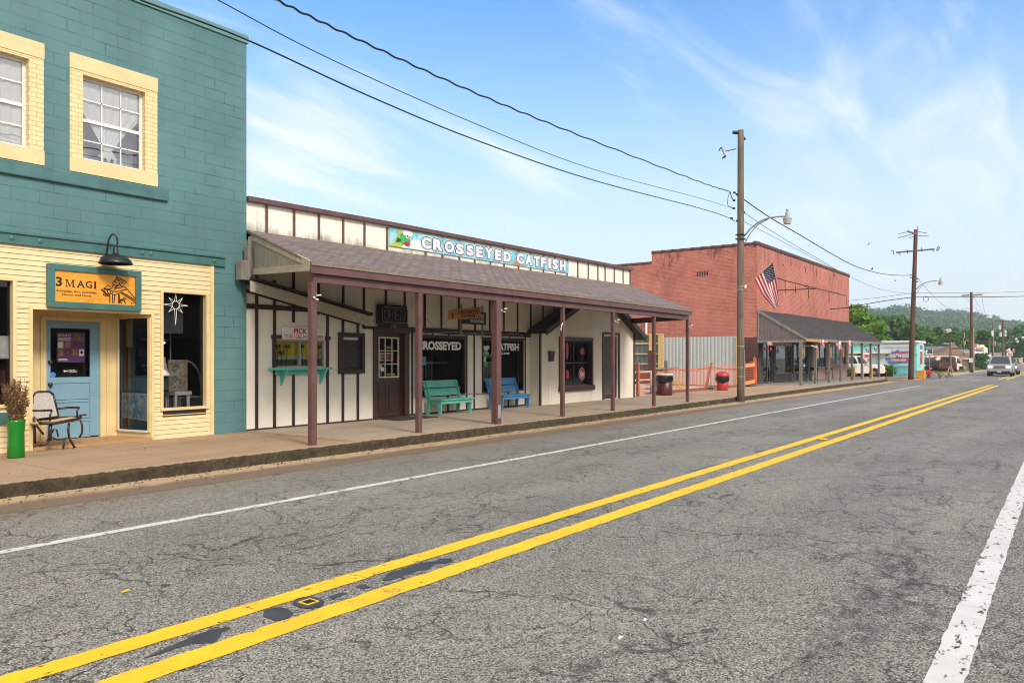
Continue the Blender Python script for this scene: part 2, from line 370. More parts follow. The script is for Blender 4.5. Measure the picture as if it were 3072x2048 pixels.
def asphalt():
    t = NT('asphalt'); o = t.sep()
    sp = t.voro(115, out='Color'); s1 = t.sep(sp)[0]; n2 = t.noise(210, 2)
    base = t.mix(t.rng(t.noise(.55, 6, .6), .3, .7), (.132, .126, .112), (.182, .175, .156))
    wheel = t.noise(.8, 5, .6, t.mapv((.14, 1, 1)))                 # bands along the wheel tracks
    base = t.mix(t.rng(wheel, .4, .72, 0, .75), base, (.24, .226, .196))
    c = t.mix(t.rng(s1, .1, .75), t.mix(1, base, (.31, .305, .30), 'MULTIPLY'), t.mix(1, base, (1.80, 1.78, 1.72), 'MULTIPLY'))
    c = t.mix(t.math('MULTIPLY', t.rng(n2, .55, .72), .5), c, (.035, .034, .033))
    c = t.mix(t.math('MULTIPLY', t.rng(s1, .86, .95), .7), c, (.52, .49, .42))
    # dark damp band beside the near edge line
    def blob(cx, cy, rx, ry, a):
        n = t.N.new('ShaderNodeVectorMath'); n.operation = 'LENGTH'
        t.L.new(t.mapv((1 / rx, 1 / ry, 0), loc=(-cx / rx, -cy / ry, 0)), n.inputs[0])
        return t.math('MULTIPLY', t.rng(t.math('MULTIPLY_ADD', t.noise(2.2, 7, .7), .9, n.outputs['Value']), 1.3, .45), a)
    p = gr(2650, 1760); c = t.mix(t.math('MULTIPLY', blob(p.x, p.y, 3.4, .6, .85), t.rng(t.noise(5, 9, .8), .42, .62)), c, (.022, .022, .021)); p = gr(1850, 1800); c = t.mix(t.math('MULTIPLY', blob(p.x, p.y, 3.0, 1.0, .8), t.rng(t.noise(6, 9, .8), .5, .66)), c, (.42, .38, .31))
    # cracks
    w = t.noise(1.3, 6, .6, out='Color'); wv = t.N.new('ShaderNodeVectorMath'); wv.operation = 'MULTIPLY_ADD'
    t.L.new(w, wv.inputs[0]); wv.inputs[1].default_value = (.9, .9, 0); t.L.new(t.co, wv.inputs[2])
    e1 = t.voro(.55, 'DISTANCE_TO_EDGE', wv.outputs[0]); e2 = t.voro(1.6, 'DISTANCE_TO_EDGE', wv.outputs[0])
    jit = t.math('MULTIPLY', t.noise(30, 4, .7), .009)
    k1 = t.math('MULTIPLY', t.rng(t.math('ADD', e1, jit), .0085, .0050), t.rng(t.noise(.5, 4), .40, .52))
    k2 = t.math('MULTIPLY', t.rng(t.math('ADD', e2, t.math('MULTIPLY', jit, 2.0)), .021, .013), t.rng(t.noise(.8, 5), .44, .56))
    e3 = t.voro(3.3, 'DISTANCE_TO_EDGE', t.mapv((.55, 1, 1), vec=wv.outputs[0])); k3 = t.math('MULTIPLY', t.rng(t.math('ADD', e3, t.math('MULTIPLY', jit, 3.0)), .040, .026), t.rng(t.noise(.7, 6, .6, t.mapv((.5, 1, 1), loc=(5, 2, 0))), .50, .58))
    cr = t.math('MAXIMUM', t.math('MAXIMUM', t.math('MULTIPLY', k1, .95), t.math('MULTIPLY', k2, .9)), t.math('MULTIPLY', k3, .7))
    c = t.mix(t.math('MULTIPLY', cr, .85), c, (.02, .018, .016))
    # brown dirt washed towards the far gutter
    d = t.rng(t.math('MULTIPLY_ADD', t.noise(1.6, 7, .7, t.mapv((.35, 1, 1))), 1.6, o[1]), 8.6, 10.3)
    c = t.mix(t.math('MULTIPLY', d, .55), c, (.21, .165, .12))
    t.set('Base Color', c); t.set('Roughness', .85)
    h = t.math('SUBTRACT', t.math('ADD', s1, t.math('MULTIPLY', n2, .5)), t.math('MULTIPLY', cr, 2.0))
    t.set('Normal', t.bump(h, .9, .006)); return t.m
def roadpaint(name, c, c2, thr=.64):
    t = NT(name); n = t.noise(16, 8, .7, t.mapv((.5, 1, 1))); g = t.noise(120, 2)
    wn = t.N.new('ShaderNodeVectorMath'); wn.operation = 'MULTIPLY_ADD'; t.L.new(t.noise(1.3, 6, .6, out='Color'), wn.inputs[0]); wn.inputs[1].default_value = (1.3, 1.3, 0); t.L.new(t.co, wn.inputs[2]); wob = wn.outputs[0]
    k = t.mix(t.rng(t.noise(3, 5), .3, .7), c, c2); k = t.mix(t.math('MULTIPLY', t.rng(g, .55, .8), .3), k, tuple(v * .55 for v in c))
    w = t.math('MAXIMUM', t.rng(n, thr, thr + .03), t.math('MULTIPLY', t.rng(t.math('ADD', t.voro(.9, 'DISTANCE_TO_EDGE', wob), t.math('MULTIPLY', t.noise(30, 4, .7), .02)), .017, .012), t.rng(t.noise(.9, 3), .5, .6)))
    k = t.mix(w, k, (.06, .058, .055)); t.set('Base Color', k); t.set('Roughness', .7); t.set('Normal', t.bump(t.math('SUBTRACT', g, w), .5, .004)); return t.m
def concrete(name, c, c2, stain, joint=0):
    t = NT(name); o = t.sep()
    k = t.mix(t.rng(t.noise(.9, 8, .65, t.mapv((.5, 1, 1))), .3, .7), c, c2)
    k = t.mix(t.math('MULTIPLY', t.rng(t.noise(2.4, 9, .75, t.mapv((.35, 1, 1))), .5, .72), .7), k, stain)
    k = t.mix(t.math('MULTIPLY', t.rng(t.noise(90, 3), .55, .8), .35), k, tuple(v * .5 for v in c))
    h = t.noise(50, 5)
    if joint:
        j = t.rng(t.math('PINGPONG', o[0], joint / 2), .0, .014); k = t.mix(t.math('MULTIPLY_ADD', j, -.6, .6), k, (.10, .07, .045)); h = t.math('ADD', h, t.math('MULTIPLY', j, 2.0))
    t.set('Base Color', k); t.set('Roughness', .85); t.set('Normal', t.bump(h, .5, .006)); return t.m
def kerbmat():
    t = NT('kerb_stone'); o = t.sep()
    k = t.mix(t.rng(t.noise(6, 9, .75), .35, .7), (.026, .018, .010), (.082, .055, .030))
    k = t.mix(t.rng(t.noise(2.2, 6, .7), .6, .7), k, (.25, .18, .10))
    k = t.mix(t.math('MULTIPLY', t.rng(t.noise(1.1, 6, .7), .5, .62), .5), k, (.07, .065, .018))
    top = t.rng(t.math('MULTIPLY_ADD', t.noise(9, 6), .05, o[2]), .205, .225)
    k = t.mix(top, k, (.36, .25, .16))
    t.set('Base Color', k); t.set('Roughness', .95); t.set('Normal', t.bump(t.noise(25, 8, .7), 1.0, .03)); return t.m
def gutter():
    t = NT('gutter_dirt'); o = t.sep()
    e = t.math('MULTIPLY_ADD', t.noise(2.2, 8, .7, t.mapv((.3, 1, 1))), .5, o[1])
    k = t.mix(t.rng(e, 9.75, 10.0), (.15, .10, .062), (.42, .29, .16))
    k = t.mix(t.math('MULTIPLY', t.rng(t.noise(4, 9, .75), .55, .7), .6), k, (.09, .06, .035))
    k = t.mix(t.math('MULTIPLY', t.rng(t.voro(80, out='Color'), .6, .9), .3), k, (.4, .36, .3))
    t.set('Base Color', k); t.set('Roughness', .95); t.set('Normal', t.bump(t.noise(40, 6, .7), .7, .01)); return t.m
def glass(name, tint=(.72, .78, .78), refl=1.0, low=0.0):
    t = NT(name); t.N.remove(t.p)
    g = t.N.new('ShaderNodeBsdfGlossy'); g.inputs['Roughness'].default_value = .02; g.inputs['Color'].default_value = (.9 * refl, .95 * refl, refl, 1)
    tr = t.N.new('ShaderNodeBsdfTransparent'); tr.inputs['Color'].default_value = (*tint, 1)
    fr = t.N.new('ShaderNodeFresnel'); fr.inputs['IOR'].default_value = 1.5
    t.L.new(t.bump(t.noise(1.5, 2), .05, .02), g.inputs['Normal'])
    mx = t.N.new('ShaderNodeMixShader'); t.L.new(t.math('MAXIMUM', t.math('MULTIPLY', fr.outputs[0], 1.1), low), mx.inputs[0]); t.L.new(tr.outputs[0], mx.inputs[1]); t.L.new(g.outputs[0], mx.inputs[2])
    t.L.new(mx.outputs[0], t.out.inputs[0]); return t.m
def netting(name, c, cell, wire):
    t = NT(name); t.set('Base Color', (*c, 1)); t.set('Roughness', .5)
    o = t.sep(); u = t.math('ADD', o[0], o[1])
    a = t.math('PINGPONG', u, cell / 2); b = t.math('PINGPONG', o[2], cell / 2)
    m = t.math('LESS_THAN', t.math('MINIMUM', a, b), wire); tr = t.N.new('ShaderNodeBsdfTransparent'); mx = t.N.new('ShaderNodeMixShader')
    t.L.new(m, mx.inputs[0]); t.L.new(tr.outputs[0], mx.inputs[1]); t.L.new(t.p.outputs[0], mx.inputs[2]); t.L.new(mx.outputs[0], t.out.inputs[0]); return t.m
def leafmat(name, c, c2, tr=.3):
    t = NT(name); n = t.noise(.5, 3); g = t.N.new('ShaderNodeNewGeometry')
    k = t.mix(t.rng(n, .35, .65), c, c2); k = t.mix(t.math('MULTIPLY', g.outputs['Random Per Island'], .5), k, tuple(v * 1.7 for v in c))
    t.set('Base Color', k); t.set('Roughness', .6)
    d = t.N.new('ShaderNodeBsdfTranslucent'); t.L.new(k, d.inputs[0]); mx = t.N.new('ShaderNodeMixShader'); mx.inputs[0].default_value = tr
    t.L.new(t.p.outputs[0], mx.inputs[1]); t.L.new(d.outputs[0], mx.inputs[2]); t.L.new(mx.outputs[0], t.out.inputs[0]); return t.m
def groundmat():
    t = NT('ground_earth'); k = t.mix(t.rng(t.noise(.15, 8, .65), .4, .6), (.07, .11, .03), (.33, .26, .17))
    k = t.mix(t.math('MULTIPLY', t.rng(t.noise(20, 4), .5, .8), .4), k, (.05, .06, .02)); t.set('Base Color', k); t.set('Roughness', .95); return t.m
M = dict(
    teal=teal(), brick=redbrick('red_brick_paint', (.54, .195, .145), (.42, .14, .10), (.20, .07, .05)),
    brickbrown=redbrick('brown_brick_paint', (.10, .045, .036), (.08, .036, .03), (.035, .02, .018), False),
    tealpaint=plain('teal_paint', (.055, .160, .155), .45), tealstucco=plain('teal_stucco', (.070, .172, .178), .8, bump=1.0, bscale=18),
    cream=creampaint('cream_clapboard', (.75, .60, .345), (.66, .52, .28), (.30, .21, .1), .70, False),
    creamtrim=plain('cream_trim', (.74, .58, .30), .5, .1), creambrick=None,
    panel=creampaint('cream_panel', (.84, .80, .71), (.77, .72, .62), (.30, .25, .18), .74), board=grooved('cream_grooved_board', (.80, .74, .62), (.72, .66, .54), .19),
    parapet=creampaint('parapet_panel', (.82, .79, .69), (.75, .71, .60), (.12, .09, .06), .66, True, (4.02, 4.42)),
    brown=plain('brown_trim_paint', (.036, .019, .014), .5, bump=.2), doorbrown=plain('door_brown', (.062, .026, .021), .45, wear=(.3, .22, .2), wscale=14, wthr=.74),
    mauve=plain('mauve_paint', (.135, .064, .060), .5, .2, wear=(.33, .25, .23), wscale=16, wthr=.70),
    shingle=shingle('brown_shingle', (.25, .19, .165), (.15, .11, .098), (.035, .027, .024)),
    shingledark=shingle('charcoal_shingle', (.052, .047, .044), (.036, .033, .031), (.015, .014, .013), (.10, .12, .02)),
    grey_wood=wood('weathered_wood', (.30, .28, .25), (.13, .115, .10), crack=.36), white_wood=wood('whitewashed_wood', (.55, .5, .4), (.36, .31, .23), (1, .1, 1), crack=.3),
    mauve_wood=wood('faded_mauve_board', (.19, .15, .15), (.10, .075, .078), crack=.35), lumber=wood('yellow_lumber', (.62, .43, .17), (.48, .31, .11)),
    pole=wood('utility_pole_wood', (.21, .165, .12), (.085, .062, .045), (1, 1, .04), .85, 18, .36), poledark=wood('creosote_pole_wood', (.135, .06, .036), (.06, .028, .018), (1, 1, .04), .8, 14, .3),
    post_grey=wood('grey_post', (.24, .23, .20), (.10, .095, .085), crack=.3), signwood=wood('carved_sign_wood', (.55, .25, .055), (.42, .16, .03), (.25, 1, 3)),
    orange_board=wood('varnished_sign_board', (.80, .36, .035), (.70, .27, .02), (.35, 1, 2.2), .35, 7),
    asphalt=asphalt(), white=roadpaint('white_road_paint', (.62, .61, .57), (.54, .53, .49), .575), yellow=roadpaint('yellow_road_paint', (.84, .50, .012), (.78, .44, .01), .62),
    walk=concrete('sidewalk_concrete', (.40, .27, .165), (.30, .20, .12), (.19, .12, .07), 1.52), porch=concrete('porch_concrete', (.40, .32, .235), (.33, .26, .19), (.23, .16, .10), 0),
    greywalk=concrete('grey_porch_concrete', (.33, .30, .26), (.26, .235, .20), (.2, .15, .1)), terracotta=concrete('terracotta_pavement', (.52, .25, .13), (.44, .22, .12), (.4, .3, .22)),
    slab=concrete('pale_slab', (.5, .43, .38), (.42, .36, .32), (.36, .28, .24)), tan=concrete('tan_gravel', (.48, .36, .25), (.40, .30, .20), (.30, .24, .17)),
    kerb=kerbmat(), gutter=gutter(), ground=groundmat(), tar=plain('tar_patch', (.060, .060, .063), .5, .3, bump=.4, bscale=60),
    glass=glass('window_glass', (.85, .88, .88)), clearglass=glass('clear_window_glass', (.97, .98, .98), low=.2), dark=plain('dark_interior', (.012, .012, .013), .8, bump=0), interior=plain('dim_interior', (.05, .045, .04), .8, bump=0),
    blackm=plain('black_metal', (.012, .012, .014), .35, bump=0), whitep=plain('white_paint', (.74, .73, .70), .4, .06), offwhite=plain('offwhite', (.6, .58, .54), .5, .1),
    bluedoor=plain('blue_door_paint', (.19, .35, .46), .45, .08), red=plain('red_paint', (.50, .025, .035), .42, .22, 9, wear=(.33, .06, .06), wscale=18, wthr=.66), blue=plain('blue_paint', (.03, .10, .38), .4),
    aqua=plain('aqua_paint', (.10, .50, .47), .45, .1, wear=(.35, .5, .46), wscale=20, wthr=.70), mint=plain('mint_paint', (.12, .52, .40), .5, .12, wear=(.28, .30, .24), wscale=22, wthr=.70), benchblue=plain('bench_blue_paint', (.07, .27, .52), .5, .12, wear=(.25, .28, .30), wscale=22, wthr=.70),
    green=plain('green_plastic', (.004, .17, .012), .3, .1, bump=0), orange=plain('safety_orange', (.66, .15, .06), .5, .2), grey=plain('grey_metal', (.33, .34, .35), .4, metal=.6, bump=0),
    galv=plain('galvanised_metal', (.42, .43, .42), .4, metal=.3, bump=0), corr=plain('grey_steel_sheet', (.42, .45, .43), .45, .06, bump=0), darkred=plain('dark_red_plastic', (.075, .012, .012), .4, .1, bump=.1),
    bag=plain('black_bag', (.01, .01, .011), .25, bump=.0), rust=plain('rusty_steel', (.10, .035, .022), .7), chrome=plain('chrome', (.6, .6, .6), .15, metal=1, bump=0), rubber=plain('rubber', (.016, .016, .017), .8, bump=0),
    turq=plain('turquoise_wall_paint', (.27, .68, .60), .6, .06), turqdeep=plain('turquoise_rail_paint', (.09, .48, .60), .5, .08), roofmetal=plain('white_roof_metal', (.55, .55, .53), .4, .1), roofbrown=plain('brown_roof', (.20, .12, .075), .85, .15),
    carwhite=plain('white_car_paint', (.75, .75, .74), .2, .02, bump=0), silver=plain('silver_car_paint', (.34, .35, .37), .25, .03, metal=.3, bump=0), darkcar=plain('dark_car_paint', (.02, .022, .025), .2, .02, bump=0), bronze=plain('bronze_car_paint', (.22, .15, .11), .25, .03, bump=0),
    carglass=plain('car_glass', (.03, .04, .045), .06, bump=0), shopblue=plain('shop_blue', (.02, .07, .26), .5), lamp=emis('headlight', (1, .93, .8), .9), fabric=plain('speckled_fabric', (.50, .46, .43), .9, .3, 60), palegreen=plain('pale_wall', (.45, .48, .36), .7),
    flagred=plain('flag_red', (.55, .004, .02), .7, .05, bump=0), flagwhite=plain('flag_white', (.76, .74, .74), .7, .05, bump=0), flagblue=plain('flag_blue', (.006, .012, .07), .7, .05, bump=0),
    net=netting('orange_netting', (.85, .16, .05), .05, .0036), netdense=netting('orange_netting_dense', (.80, .16, .04), .09, .0045), navy=plain('navy_ink', (.015, .025, .07), .5, bump=0),
    purple=plain('purple_print', (.09, .03, .16), .4, .3, bump=0), skin=plain('portrait_print', (.35, .16, .09), .5, .5, 20, bump=0), curtain=plain('sheer_curtain', (.93, .93, .92), .8, .08), yellowp=plain('yellow_paint', (.75, .42, .04), .5),
    hedge=leafmat('hedge_leaf', (.06, .15, .02), (.11, .22, .03)), leafA=leafmat('bright_leaf', (.15, .30, .03), (.09, .21, .02)), leafB=leafmat('deep_leaf', (.045, .115, .02), (.07, .16, .02)), leafC=leafmat('mid_leaf', (.09, .20, .03), (.06, .145, .02)),
    leafD=leafmat('far_wood_leaf', (.028, .085, .015), (.055, .125, .022)), bark=wood('tree_bark', (.11, .085, .06), (.05, .04, .03)), dry=leafmat('dried_flower', (.20, .11, .04), (.36, .20, .09)), grass=leafmat('grass_blade', (.09, .20, .02), (.15, .26, .03)),
)
def cbrick():
    t = NT('cream_brick_paint'); b = t.brick(t.facade(), .21, .075, .008, smooth=.2)
    t.set('Base Color', t.mix(t.math('MULTIPLY', b[1], .55), t.mix(t.rng(t.noise(3, 4), .3, .7), (.78, .62, .34), (.72, .56, .29)), (.36, .25, .10))); t.set('Roughness', .6); t.set('Normal', t.bump(b[1], -.6, .01)); return t.m
M['creambrick'] = cbrick()
# ================================================================ THE SETTING
def S(name, o): o['kind'] = 'structure'; return o
rnd = random.Random(5)
S('ground', MB().quad((-60, -900, -.03), (2600, -900, -.03), (2600, 1800, -.03), (-60, 1800, -.03)).build('ground', M['ground']))
# road with a far stretch that widens beyond the junction
rd = MB(); rd.quad((-12, -7, 0), (420, -7, 0), (420, 9.9, 0), (-12, 9.9, 0)); rd.build('road', M['asphalt'])['kind'] = 'structure'
sr = MB(); sr.quad((59.5, 9.9, -.002), (71.5, 9.9, -.002), (71.5, 60, -.002), (59.5, 60, -.002)); sr.build('side_road', M['asphalt'])['kind'] = 'structure'
mk = MB()
def stripe(mb, pts, w, z=.005, seg=None):
    for (a, b) in zip(pts, pts[1:]):
        a = Vector(a); b = Vector(b); n = (b - a).cross(UP).normalized() * w / 2
        mb.quad(a - n + UP * z, a + n + UP * z, b + n + UP * z, b - n + UP * z) if n.y > 0 else mb.quad(a + n + UP * z, a - n + UP * z, b - n + UP * z, b + n + UP * z)
def lineg(mb, p0, p1, w, ext=None, jit=.006, step=.25):
    "painted line from ground pixel to ground pixel with slightly uneven edges"
    a = gr(*p0); b = gr(*p1)
    if ext is not None: a = a + (a - b).normalized() * ext
    d = (b - a); L = d.length; d.normalize(); n = Vector((-d.y, d.x, 0)); k = max(2, int(L / step)); rows = []
    for i in range(k + 1):
        p = a + d * L * i / k; rows += [p + n * (w / 2 + rnd.uniform(-jit, jit)) + UP * .005, p - n * (w / 2 + rnd.uniform(-jit, jit)) + UP * .005]
    mb.add(rows, [(2 * i + 1, 2 * i + 3, 2 * i + 2, 2 * i) for i in range(k)])
m = MB(); lineg(m, (0, 1657), (2757, 1157.5), .125, 6); S('', m.build('white_edge_line', M['white']))
m = MB(); a = gr(2825, 2048); lineg(m, (2830, 2048), (3072, 1434), .175, 4, step=.1)
b0 = gr(3072, 1434); b1 = Vector((420, b0.y + .2, 0)); n0 = Vector((0, .0875, .005)); m.quad(b0 - Vector((0, .0875, -.005)), b1 - Vector((0, .0875, -.005)), b1 + n0, b0 + n0)
S('', m.build('white_edge_line', M['white']))
m = MB(); lineg(m, (0, 2051), (2975, 1154.5), .19, 4, jit=.009, step=.12); S('', m.build('yellow_centre_line', M['yellow']))
m = MB(); lineg(m, (279, 2075), (2993, 1156), .205, 6, jit=.009, step=.12); S('', m.build('yellow_centre_line', M['yellow']))
m = MB(); m.box(69.5, 330, 4.40, 4.55, .004, .006); m.box(69.5, 330, 3.9, 4.05, .004, .006); S('', m.build('yellow_centre_line', M['yellow']))
m = MB()
for (y0, y1) in ((9.0, 7.7), (7.4, 6.4), (6.1, 5.15), (4.85, 3.6), (2.9, 1.9), (1.5, .4), (0, -1.4)): m.box(66.6, 67.0, y0, y1, .004, .006)
S('', m.build('white_crossing_dashes', M['white']))
m = MB(); lineg(m, (3048, 1103), (3072, 1089), .25); S('', m.build('white_edge_line', M['white']))
# tar patches and the little covers between the centre lines
def blobpoly(mb, pts, z=.0035):
    P = [gr(*p) for p in pts]
    mb.add([Vector((q.x, q.y, z)) for q in P], [tuple(range(len(P)))] if area2(P) > 0 else [tuple(reversed(range(len(P))))])
def area2(P): return sum(P[i].x * P[(i + 1) % len(P)].y - P[(i + 1) % len(P)].x * P[i].y for i in range(len(P)))
def zz(pts, ox, oy, s): return [(ox + x / s, oy + y / s) for x, y in pts]
def ring(cx, cy, rx, ry, n=26, j=.06): return [(cx + rx * math.cos(t * 2 * math.pi / n) * rnd.uniform(1 - j, 1 + j), cy + ry * math.sin(t * 2 * math.pi / n) * rnd.uniform(1 - j, 1 + j)) for t in range(n)]
m = MB()
blobpoly(m, zz([(665, 1062), (780, 1010), (850, 980), (905, 955), (985, 925), (1075, 908), (1085, 918), (1040, 938), (1035, 960), (1000, 985), (900, 990), (840, 1008), (745, 1040)], 0, 1300, 1.568))
blobpoly(m, ring(833.5, 1840.8, 45, 19))
blobpoly(m, zz([(1550, 768), (1600, 748), (1640, 750), (1590, 770), (1560, 782)], 0, 1300, 1.568))
blobpoly(m, zz([(1670, 720), (1710, 708), (1750, 722), (1710, 732)], 0, 1300, 1.568))
blobpoly(m, zz([(1795, 690), (1830, 655), (1885, 640), (1960, 612), (2050, 600), (2070, 590), (2120, 586), (2135, 600), (2100, 612), (2050, 612), (2010, 640), (1960, 648), (1900, 668), (1840, 690)], 0, 1300, 1.568))
S('', m.build('tar_patch', M['tar']))
cv = thing('valve_cover', 'small square valve cover rimmed in yellow in a tar collar between the yellow lines', 'valve cover', gr(926, 1808))
m = MB(); blobpoly(m, ring(926, 1808, 47, 17.5, j=.02), .006); m.build('collar', M['tar'], cv)
c0 = gr(926, 1807); m = MB()
for (a, b, c, d) in ((-.05, .05, -.05, -.039), (-.05, .05, .039, .05), (-.05, -.039, -.039, .039), (.039, .05, -.039, .039)):
    m.box(c0.x + a, c0.x + b, c0.y + c, c0.y + d, .006, .011)
m.build('rim', M['yellow'], cv); bx('lid', M['blackm'], cv, c0.x - .039, c0.x + .039, c0.y - .039, c0.y + .039, .006, .009)
mk = gr(2470, 1318.5); m = MB(); m.prism([mk + Vector(v) for v in ((-.1, -.06, .004), (.1, -.06, .004), (.1, .06, .004), (-.1, .06, .004))], (0, 0, .02))
tag(m.build('road_stud', M['yellow'], bevel=.008), 'worn yellow road stud glued between the two yellow lines', 'road stud')

# sidewalk, kerb and gutter
XK = 58.5
def kerbY(x): return 10.0 + .35 * max(0, min(1, (x - 20) / 25))
w = MB(); xs = [-14 + i * .5 for i in range(int((XK + 14) / .5) + 1)]
for a, b in zip(xs, xs[1:]): w.quad((a, kerbY(a) + .12, .2), (b, kerbY(b) + .12, .2), (b, 13.3, .2), (a, 13.3, .2))
S('', w.build('sidewalk', M['walk']))
w = MB(); w.quad((9.2, 10.13, .204), (25.2, 10.20, .204), (25.2, 13.5, .204), (9.2, 13.5, .204)); S('', w.build('porch_floor', M['porch']))
w = MB(); w.add([(42.3, 10.5, .206), (58.4, 10.5, .206), (63.6, 11.3, .206), (63.6, 14.15, .206), (40.9, 14.15, .206)], [(0, 1, 2, 3, 4)]); S('', w.build('grey_porch_floor', M['greywalk']))
w = MB(); w.add([(58.4, 10.35, .2), (58.6, 10.35, 0), (63.8, 11.2, 0), (63.6, 11.3, .2), (63.8, 15, 0), (63.6, 15, .2)], [(0, 1, 2, 3), (3, 2, 4, 5)]); S('', w.build('kerb_end', M['kerb']))
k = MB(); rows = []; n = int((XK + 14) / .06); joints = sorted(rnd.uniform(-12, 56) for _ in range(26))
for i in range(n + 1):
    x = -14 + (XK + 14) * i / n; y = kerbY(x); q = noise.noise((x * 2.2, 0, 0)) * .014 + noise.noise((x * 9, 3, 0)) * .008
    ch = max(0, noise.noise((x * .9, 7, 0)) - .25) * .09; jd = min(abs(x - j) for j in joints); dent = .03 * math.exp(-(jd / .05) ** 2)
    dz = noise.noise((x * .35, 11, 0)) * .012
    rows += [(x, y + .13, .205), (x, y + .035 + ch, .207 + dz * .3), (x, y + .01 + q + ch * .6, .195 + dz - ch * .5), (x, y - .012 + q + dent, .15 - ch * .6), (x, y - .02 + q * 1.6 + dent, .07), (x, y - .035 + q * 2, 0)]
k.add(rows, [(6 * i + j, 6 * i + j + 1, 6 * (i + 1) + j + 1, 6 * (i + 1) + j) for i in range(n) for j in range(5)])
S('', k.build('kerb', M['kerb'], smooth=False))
g = MB(); rows = []
for i in range(n + 1):
    x = -14 + (XK + 14) * i / n; y = kerbY(x); e = noise.noise((x * .6, 1, 5)) * .10 + noise.noise((x * 3, 1, 5)) * .03
    rows += [(x, y, .028 + .01 * noise.noise((x * 3, 0, 0))), (x, y - .28 + e * .5, .02), (x, y - .5 + e, .012), (x, y - .86 + e, .003)]
g.add(rows, [(4 * i + j, 4 * i + j + 1, 4 * (i + 1) + j + 1, 4 * (i + 1) + j) for i in range(n) for j in range(3)])
S('', g.build('gutter', M['gutter']))
# yard between the buildings, corner pavements, far verge
S('', MB().quad((25.4, 13.3, .06), (42.4, 13.3, .06), (42.4, 30, .06), (25.4, 30, .06)).build('yard_slab', M['slab']))
S('', MB().quad((71.5, 10.2, .03), (140, 10.2, .03), (140, 40, .03), (71.5, 40, .03)).build('corner_pavement', M['terracotta']))
m = MB(); m.prism([(63.4, 9.3, 0), (66.4, 9.3, 0), (66.8, 10.4, 0), (63.2, 10.4, 0)], (0, 0, .05)); S('', m.build('tactile_pad', M['terracotta']))
S('', MB().quad((85, 8.9, .012), (140, 8.9, .012), (140, 14.5, .012), (78, 12.5, .012)).build('dirt_shoulder', M['tan']))
S('', MB().quad((140, 9.7, .02), (600, 9.9, .6), (600, 40, 6), (140, 40, .5)).build('gravel_bank', M['tan']))
def tuft(mb, c, r, h, n, rr):
    for _ in range(n):
        a = rr.uniform(0, 6.28); q = r * math.sqrt(rr.random()); p = Vector(c) + Vector((q * math.cos(a), q * math.sin(a), 0)); l = h * rr.uniform(.4, 1); w = l * .09; b = rr.uniform(0, 6.28)
        t = Vector((math.cos(b), math.sin(b), 0)); s = Vector((-t.y, t.x, 0)) * w
        mb.quad(p - s, p + s, p + t * l * .4 + UP * l)
gb = MB(); rr = random.Random(3)
for _ in range(260): tuft(gb, (rr.uniform(86, 110), rr.uniform(12.3, 15), .02), .5, .22, 14, rr)
for _ in range(160): tuft(gb, (rr.uniform(100, 140), rr.uniform(10, 12.5), .02), .7, .28, 12, rr)
for x in (29.9, 30.1, 30.6, 38.2, 38.9, 24.6, 20.2): tuft(gb, (x, kerbY(x) - .06, .03), .12, .13, 30, rr)
tag(gb.build('grass', M['grass']), 'tufts of green grass on the far verge and along the kerb', 'grass', kind='stuff')

# grit, leaf litter and pebbles washed along the gutter and the kerb foot
gd = MB(); rr = random.Random(21)
for _ in range(2600):
    x = rr.uniform(1, 57); y = kerbY(x) - abs(rr.gauss(0, .22)) - .02; s = rr.uniform(.006, .022); a = rr.uniform(0, 3.14); c_, s_ = math.cos(a) * s, math.sin(a) * s
    z = .03 + .0 * s; gd.m = rr.choice((0, 0, 1, 2)); gd.add([(x + c_, y + s_, z), (x - s_, y + c_, z), (x - c_, y - s_, z + s * .3), (x + s_, y - c_, z + s * .4), (x, y, z + s * .6)], [(0, 1, 4), (1, 2, 4), (2, 3, 4), (3, 0, 4)])
for _ in range(260):
    x = rr.uniform(2, 40); y = rr.uniform(10.3, 13.0); s = rr.uniform(.005, .014); z = .206; a = rr.uniform(0, 3.14); c_, s_ = math.cos(a) * s, math.sin(a) * s; gd.m = rr.choice((0, 1)); gd.add([(x + c_, y + s_, z), (x - s_, y + c_, z), (x - c_, y - s_, z), (x + s_, y - c_, z), (x, y, z + s * .5)], [(0, 1, 4), (1, 2, 4), (2, 3, 4), (3, 0, 4)])
tag(gd.build('gutter_litter', [plain('litter_brown', (.10, .06, .03), .9, bump=0), plain('litter_dark', (.03, .022, .015), .9, bump=0), plain('litter_pale', (.42, .36, .28), .9, bump=0)]), 'leaf litter and grit scattered in the gutter and on the sidewalk', 'litter', kind='stuff')
def scrap(label, px, py, w, mt): p = gr(px, py, .006); m = MB(); m.add([p + Vector((-w, -w * .4, 0)), p + Vector((w, -w * .5, .004)), p + Vector((w * .8, w * .5, .01)), p + Vector((-w * .9, w * .4, .003))], [(0, 1, 2, 3)]); tag(m.build('paper_scrap', mt), label, 'litter')
scrap('tiny white paper scrap on the asphalt at the bottom of the photo', 1861, 1912, .02, M['whitep']); scrap('tiny yellow scrap on the asphalt left of the yellow lines', 376, 1773, .03, M['yellowp']); scrap('tiny white scrap on the asphalt above the bottom white scrap', 1935, 1859, .016, M['whitep'])
